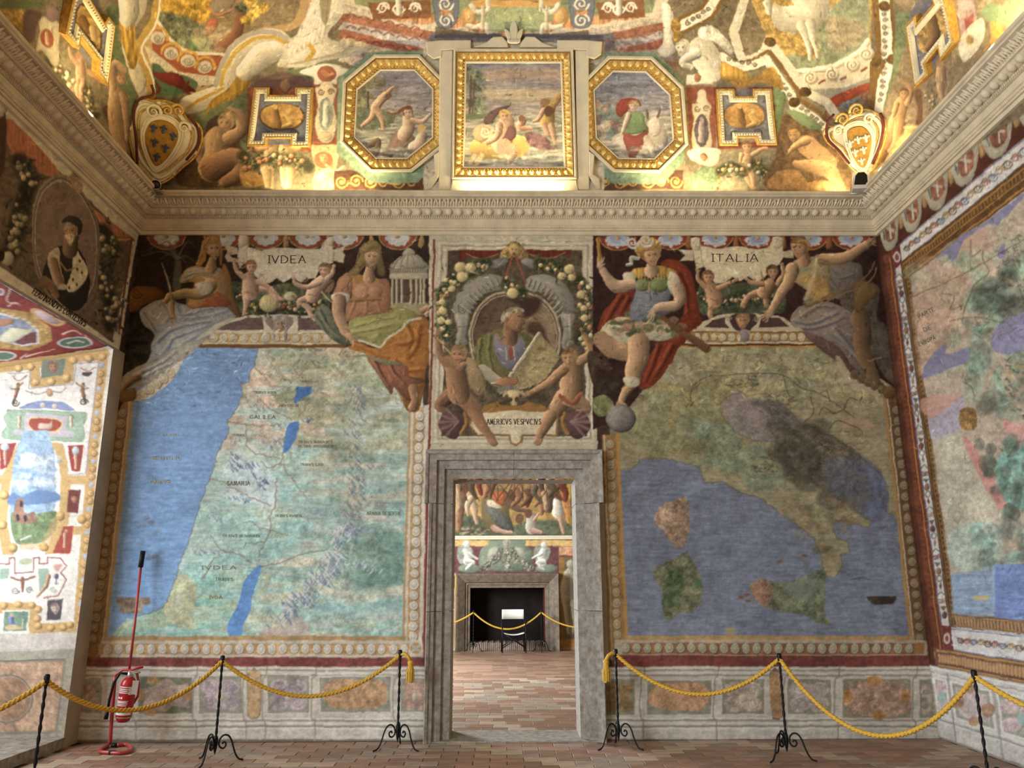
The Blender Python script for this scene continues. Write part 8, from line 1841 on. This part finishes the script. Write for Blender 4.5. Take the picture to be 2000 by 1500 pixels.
tube('base_tube',[(a[0],a[1],z)for a,z in zip(Q,Qz)],.017,M_REDTUBE,EX,10)
tube('rubber_foot',[tuple(np.array(ringp[4])*.5+np.array(ringp[5])*.5),ringp[5]],.02,M_BLACK,EX,10);tube('rubber_cap',[ringp[0],tuple(np.array(ringp[0])+np.array([-.05,.01,0]))],.02,M_BLACK,EX,10)
yc=yb2+.05
tube('hoop',[loc_px(*q,yc)for q in((222,1335),(226,1318),(240,1308),(258,1308),(268,1316),(271,1335),(269,1360),(262,1372),(250,1378))],.013,M_REDTUBE,EX,8)
tube('pole',[loc_px(252,1312,yc),loc_px(263,1220,yc+.03),loc_px(275,1108,yc+.06)],.0125,M_REDTUBE,EX,10);tube('grip',[loc_px(274.5,1108,yc+.06),loc_px(279.5,1076,yc+.065)],.026,M_BLACK,EX,8)
g_=loc_px(277,1092,yc+.03);
fx,fy=on_y(241,1400,yc-.06)[:2];z0=on_y(241,1410,yc-.06)[2];z1=on_y(241,1322,yc-.06)[2];H_=z1-z0
FE=tag(empty('fire_extinguisher',(fx,fy,z0)),'red fire extinguisher with white printed label and black hose, left of the map','fire extinguisher');FE.rotation_euler=(0,math.radians(3),0)
rad=.074
CYL=lathe('cylinder',[(.02,.012),(.045,.0),(rad*.8,.012),(rad,.05),(rad,H_*.82),(rad*.92,H_*.9),(rad*.62,H_*.97),(.03,H_),(.028,H_+.01)],M_RED,FE,32)
lathe('neck',[(.028,H_-.01),(.032,H_+.01),(.03,H_+.04),(.02,H_+.05)],M_STEEL,FE,16);box('valve',-.02,.05,-.02,.02,H_+.03,H_+.06,M_STEEL,FE,bevel=.005)
tube('handle',[(-.03,0,H_+.055),(.03,-.01,H_+.075),(.12,-.02,H_+.10)],.011,M_RED,FE,8);tube('lower_handle',[(-.02,0,H_+.03),(.05,-.01,H_+.045),(.1,-.02,H_+.05)],.009,M_STEEL,FE,8)
tube('hose',[(-.02,-.02,H_+.03),(-.09,-.03,H_+.035),(-.135,-.03,H_-.06),(-.15,-.03,H_*.5),(-.155,-.02,H_*.22),(-.158,-.02,.1)],.013,M_BLACK,FE,10);tube('nozzle',[(-.158,-.02,.1),(-.16,-.02,.02)],[.017,.02],M_BLACK,FE,10)
def wrap(name,a0,a1,za,zb,m,r_=rad+.0015):
    V,Fs=[],[];n=10
    for z in(za,zb):
        for k in range(n+1):a=math.radians(a0+(a1-a0)*k/n);V.append((r_*math.sin(a),-r_*math.cos(a),z))
    return pyobj(name,V,[(k,k+1,n+2+k,n+1+k)for k in range(n)],m,CYL,smooth=True)
lw=wrap('label_band',-75,75,H_*.17,H_*.235,M_WHITE);lw['label']='white band at the bottom of the label'
for k,(a0,a1,z_)in enumerate(((-70,30,.775),(-70,34,.73),(-70,26,.69),(-70,32,.65),(-68,38,.47),(-68,30,.45),(-68,36,.43),(-66,34,.4),(-66,30,.37))):wrap('print_line',a0,a1,H_*z_,H_*(z_+(.014 if k>3 else .022)),M_WHITE)
for a0 in(-60,-40,-20):wrap('pictogram',a0,a0+13,H_*.525,H_*.57,M_WHITE)
wrap('inspection_tag',30,62,H_*.62,H_*.8,M_WHITE,rad+.003);tg=pyobj('paper_tag',[(.07,-.085,H_*.95),(.12,-.06,H_*.95),(.12,-.06,H_*.62),(.075,-.085,H_*.66)],[(0,1,2,3)],M_WHITE,FE);wrap('lower_ring',-80,80,H_*.10,H_*.125,M_STEEL,rad+.001)
# ================================================================ far room furniture
FPm=tag(empty('fireplace',(0,YFAR,0)),'grey stone fireplace with dark hearth in the far room','fireplace');FI=Matrix.Translation((0,-YFAR,0))
M_FSTONE=mat('fireplace_stone',(130,116,100),.75,var=.18,scale=10,bump=.4,col2=(90,78,66))
FX,FZ=.865,1.385;FPR=[(0,-.05),(0,.06),(.06,.07),(.07,.1),(.1,.1),(.12,.14),(.27,.26),(.31,.28),(.32,.02)]
def fpart(o):o.parent=FPm;o.matrix_parent_inverse=FI;return o
for s in(-1,1):
    V=[];n=len(FPR)
    for z in(0,1):
        for o_,p_ in FPR:V.append((s*(FX+o_),YFAR-p_,0 if z==0 else FZ+o_*1.05))
    fpart(pyobj('jamb',V,[(i,i+1,n+i+1,n+i)for i in range(n-1)],M_FSTONE))
V=[]
for s in(-1,1):
    for o_,p_ in FPR:V.append((s*(FX+o_),YFAR-p_,FZ+o_*1.05))
n=len(FPR);fpart(pyobj('mantel',V,[(i,i+1,n+i+1,n+i)for i in range(n-1)],M_FSTONE))
bm=bmesh.new()
for b in((-.9,-.865,YFAR-.04,YFAR+.62,0,1.5),(.865,.9,YFAR-.04,YFAR+.62,0,1.5),(-.9,.9,YFAR+.58,YFAR+.62,0,1.5),(-.9,.9,YFAR-.0,YFAR+.62,1.385,1.5)):box_bm(*b,bm=bm)
fpart(bmobj('firebox',bm,M_SOOT));sd=fpart(box('red_lining',.855,.864,YFAR,YFAR+.55,.2,1.38,mat('red_firebrick',(110,34,34),.9,var=.3,scale=8)))
bm=bmesh.new()
for k in range(38):x=-.86+k*.0453;box_bm(x,x+.037,YFAR-.03-.006*(k%3),YFAR+.5,0,.165+.008*((k*7)%3),bm)
o=fpart(bmobj('hearth_brick_row',bm,mat('hearth_brick',(150,132,118),.9,var=.25,scale=14,bump=.3)));o['kind']='stuff'
f1,f2=on_y(925,1192,18.35),on_y(1057,1192,18.35)
for f_,lb_ in((f1,'iron rope stanchion left of the white chair in the far room'),(f2,'iron rope stanchion right of the white chair in the far room')):place(f_[0],18.35,.5,lb_,'far room stanchions')
A_,B_=(f1[0],18.35),(f2[0],18.35)
rope(A_,B_,HT,HT,.36,'gold rope hanging behind the white chair in the far room',group='far room ropes');rope((f1[0]-1.7,18.3),A_,HT,HT,.28,'gold rope at the left of the far fireplace',group='far room ropes');rope(B_,(f2[0]+1.7,18.0),HT,HT,.32,'gold rope in front of the painted statue in the far room',group='far room ropes')
cp=on_z(1003,1274);CHR=tag(empty('director_chair',(cp[0],cp[1],0)),'folding chair with white canvas seat and back before the far fireplace','chair');CHR.rotation_euler=(0,0,.06)
for sx in(-1,1):
    for sy in(-1,1):
        top=.93 if sy>0 else .64
        tube('leg',[(sx*.26,sy*.2,0),(sx*.26,sy*.2,top)],.013,M_IRON,CHR,8)
    tube('armrest',[(sx*.26,-.24,.64),(sx*.26,.22,.64)],.016,M_IRON,CHR,8);tube('seat_rail',[(sx*.25,-.22,.43),(sx*.25,.22,.43)],.012,M_IRON,CHR,8)
for sy in(-1,1):
    for sx in(-1,1):tube('cross_brace',[(-sx*.26,sy*.2,.1),(sx*.25,sy*.2,.43)],.011,M_IRON,CHR,8)
def cloth(name,p00,p10,p01,p11,sagv,n=10):
    V,Fs=[],[]
    for j in range(2):
        for i in range(n+1):
            t=i/n;a=np.array(p00)*(1-t)+np.array(p10)*t if j==0 else np.array(p01)*(1-t)+np.array(p11)*t
            V.append(a+np.array(sagv)*4*t*(1-t))
    Fs=[(i,i+1,n+2+i,n+1+i)for i in range(n)];o=pyobj(name,V,Fs,M_CANVAS,CHR,smooth=True);md=o.modifiers.new('thickness','SOLIDIFY');md.thickness=.008;return o
cloth('canvas_seat',(-.25,-.21,.43),(.25,-.21,.43),(-.25,.21,.43),(.25,.21,.43),(0,0,-.05));cloth('canvas_back',(-.26,.19,.7),(.26,.19,.7),(-.26,.19,.91),(.26,.19,.91),(0,.04,0))
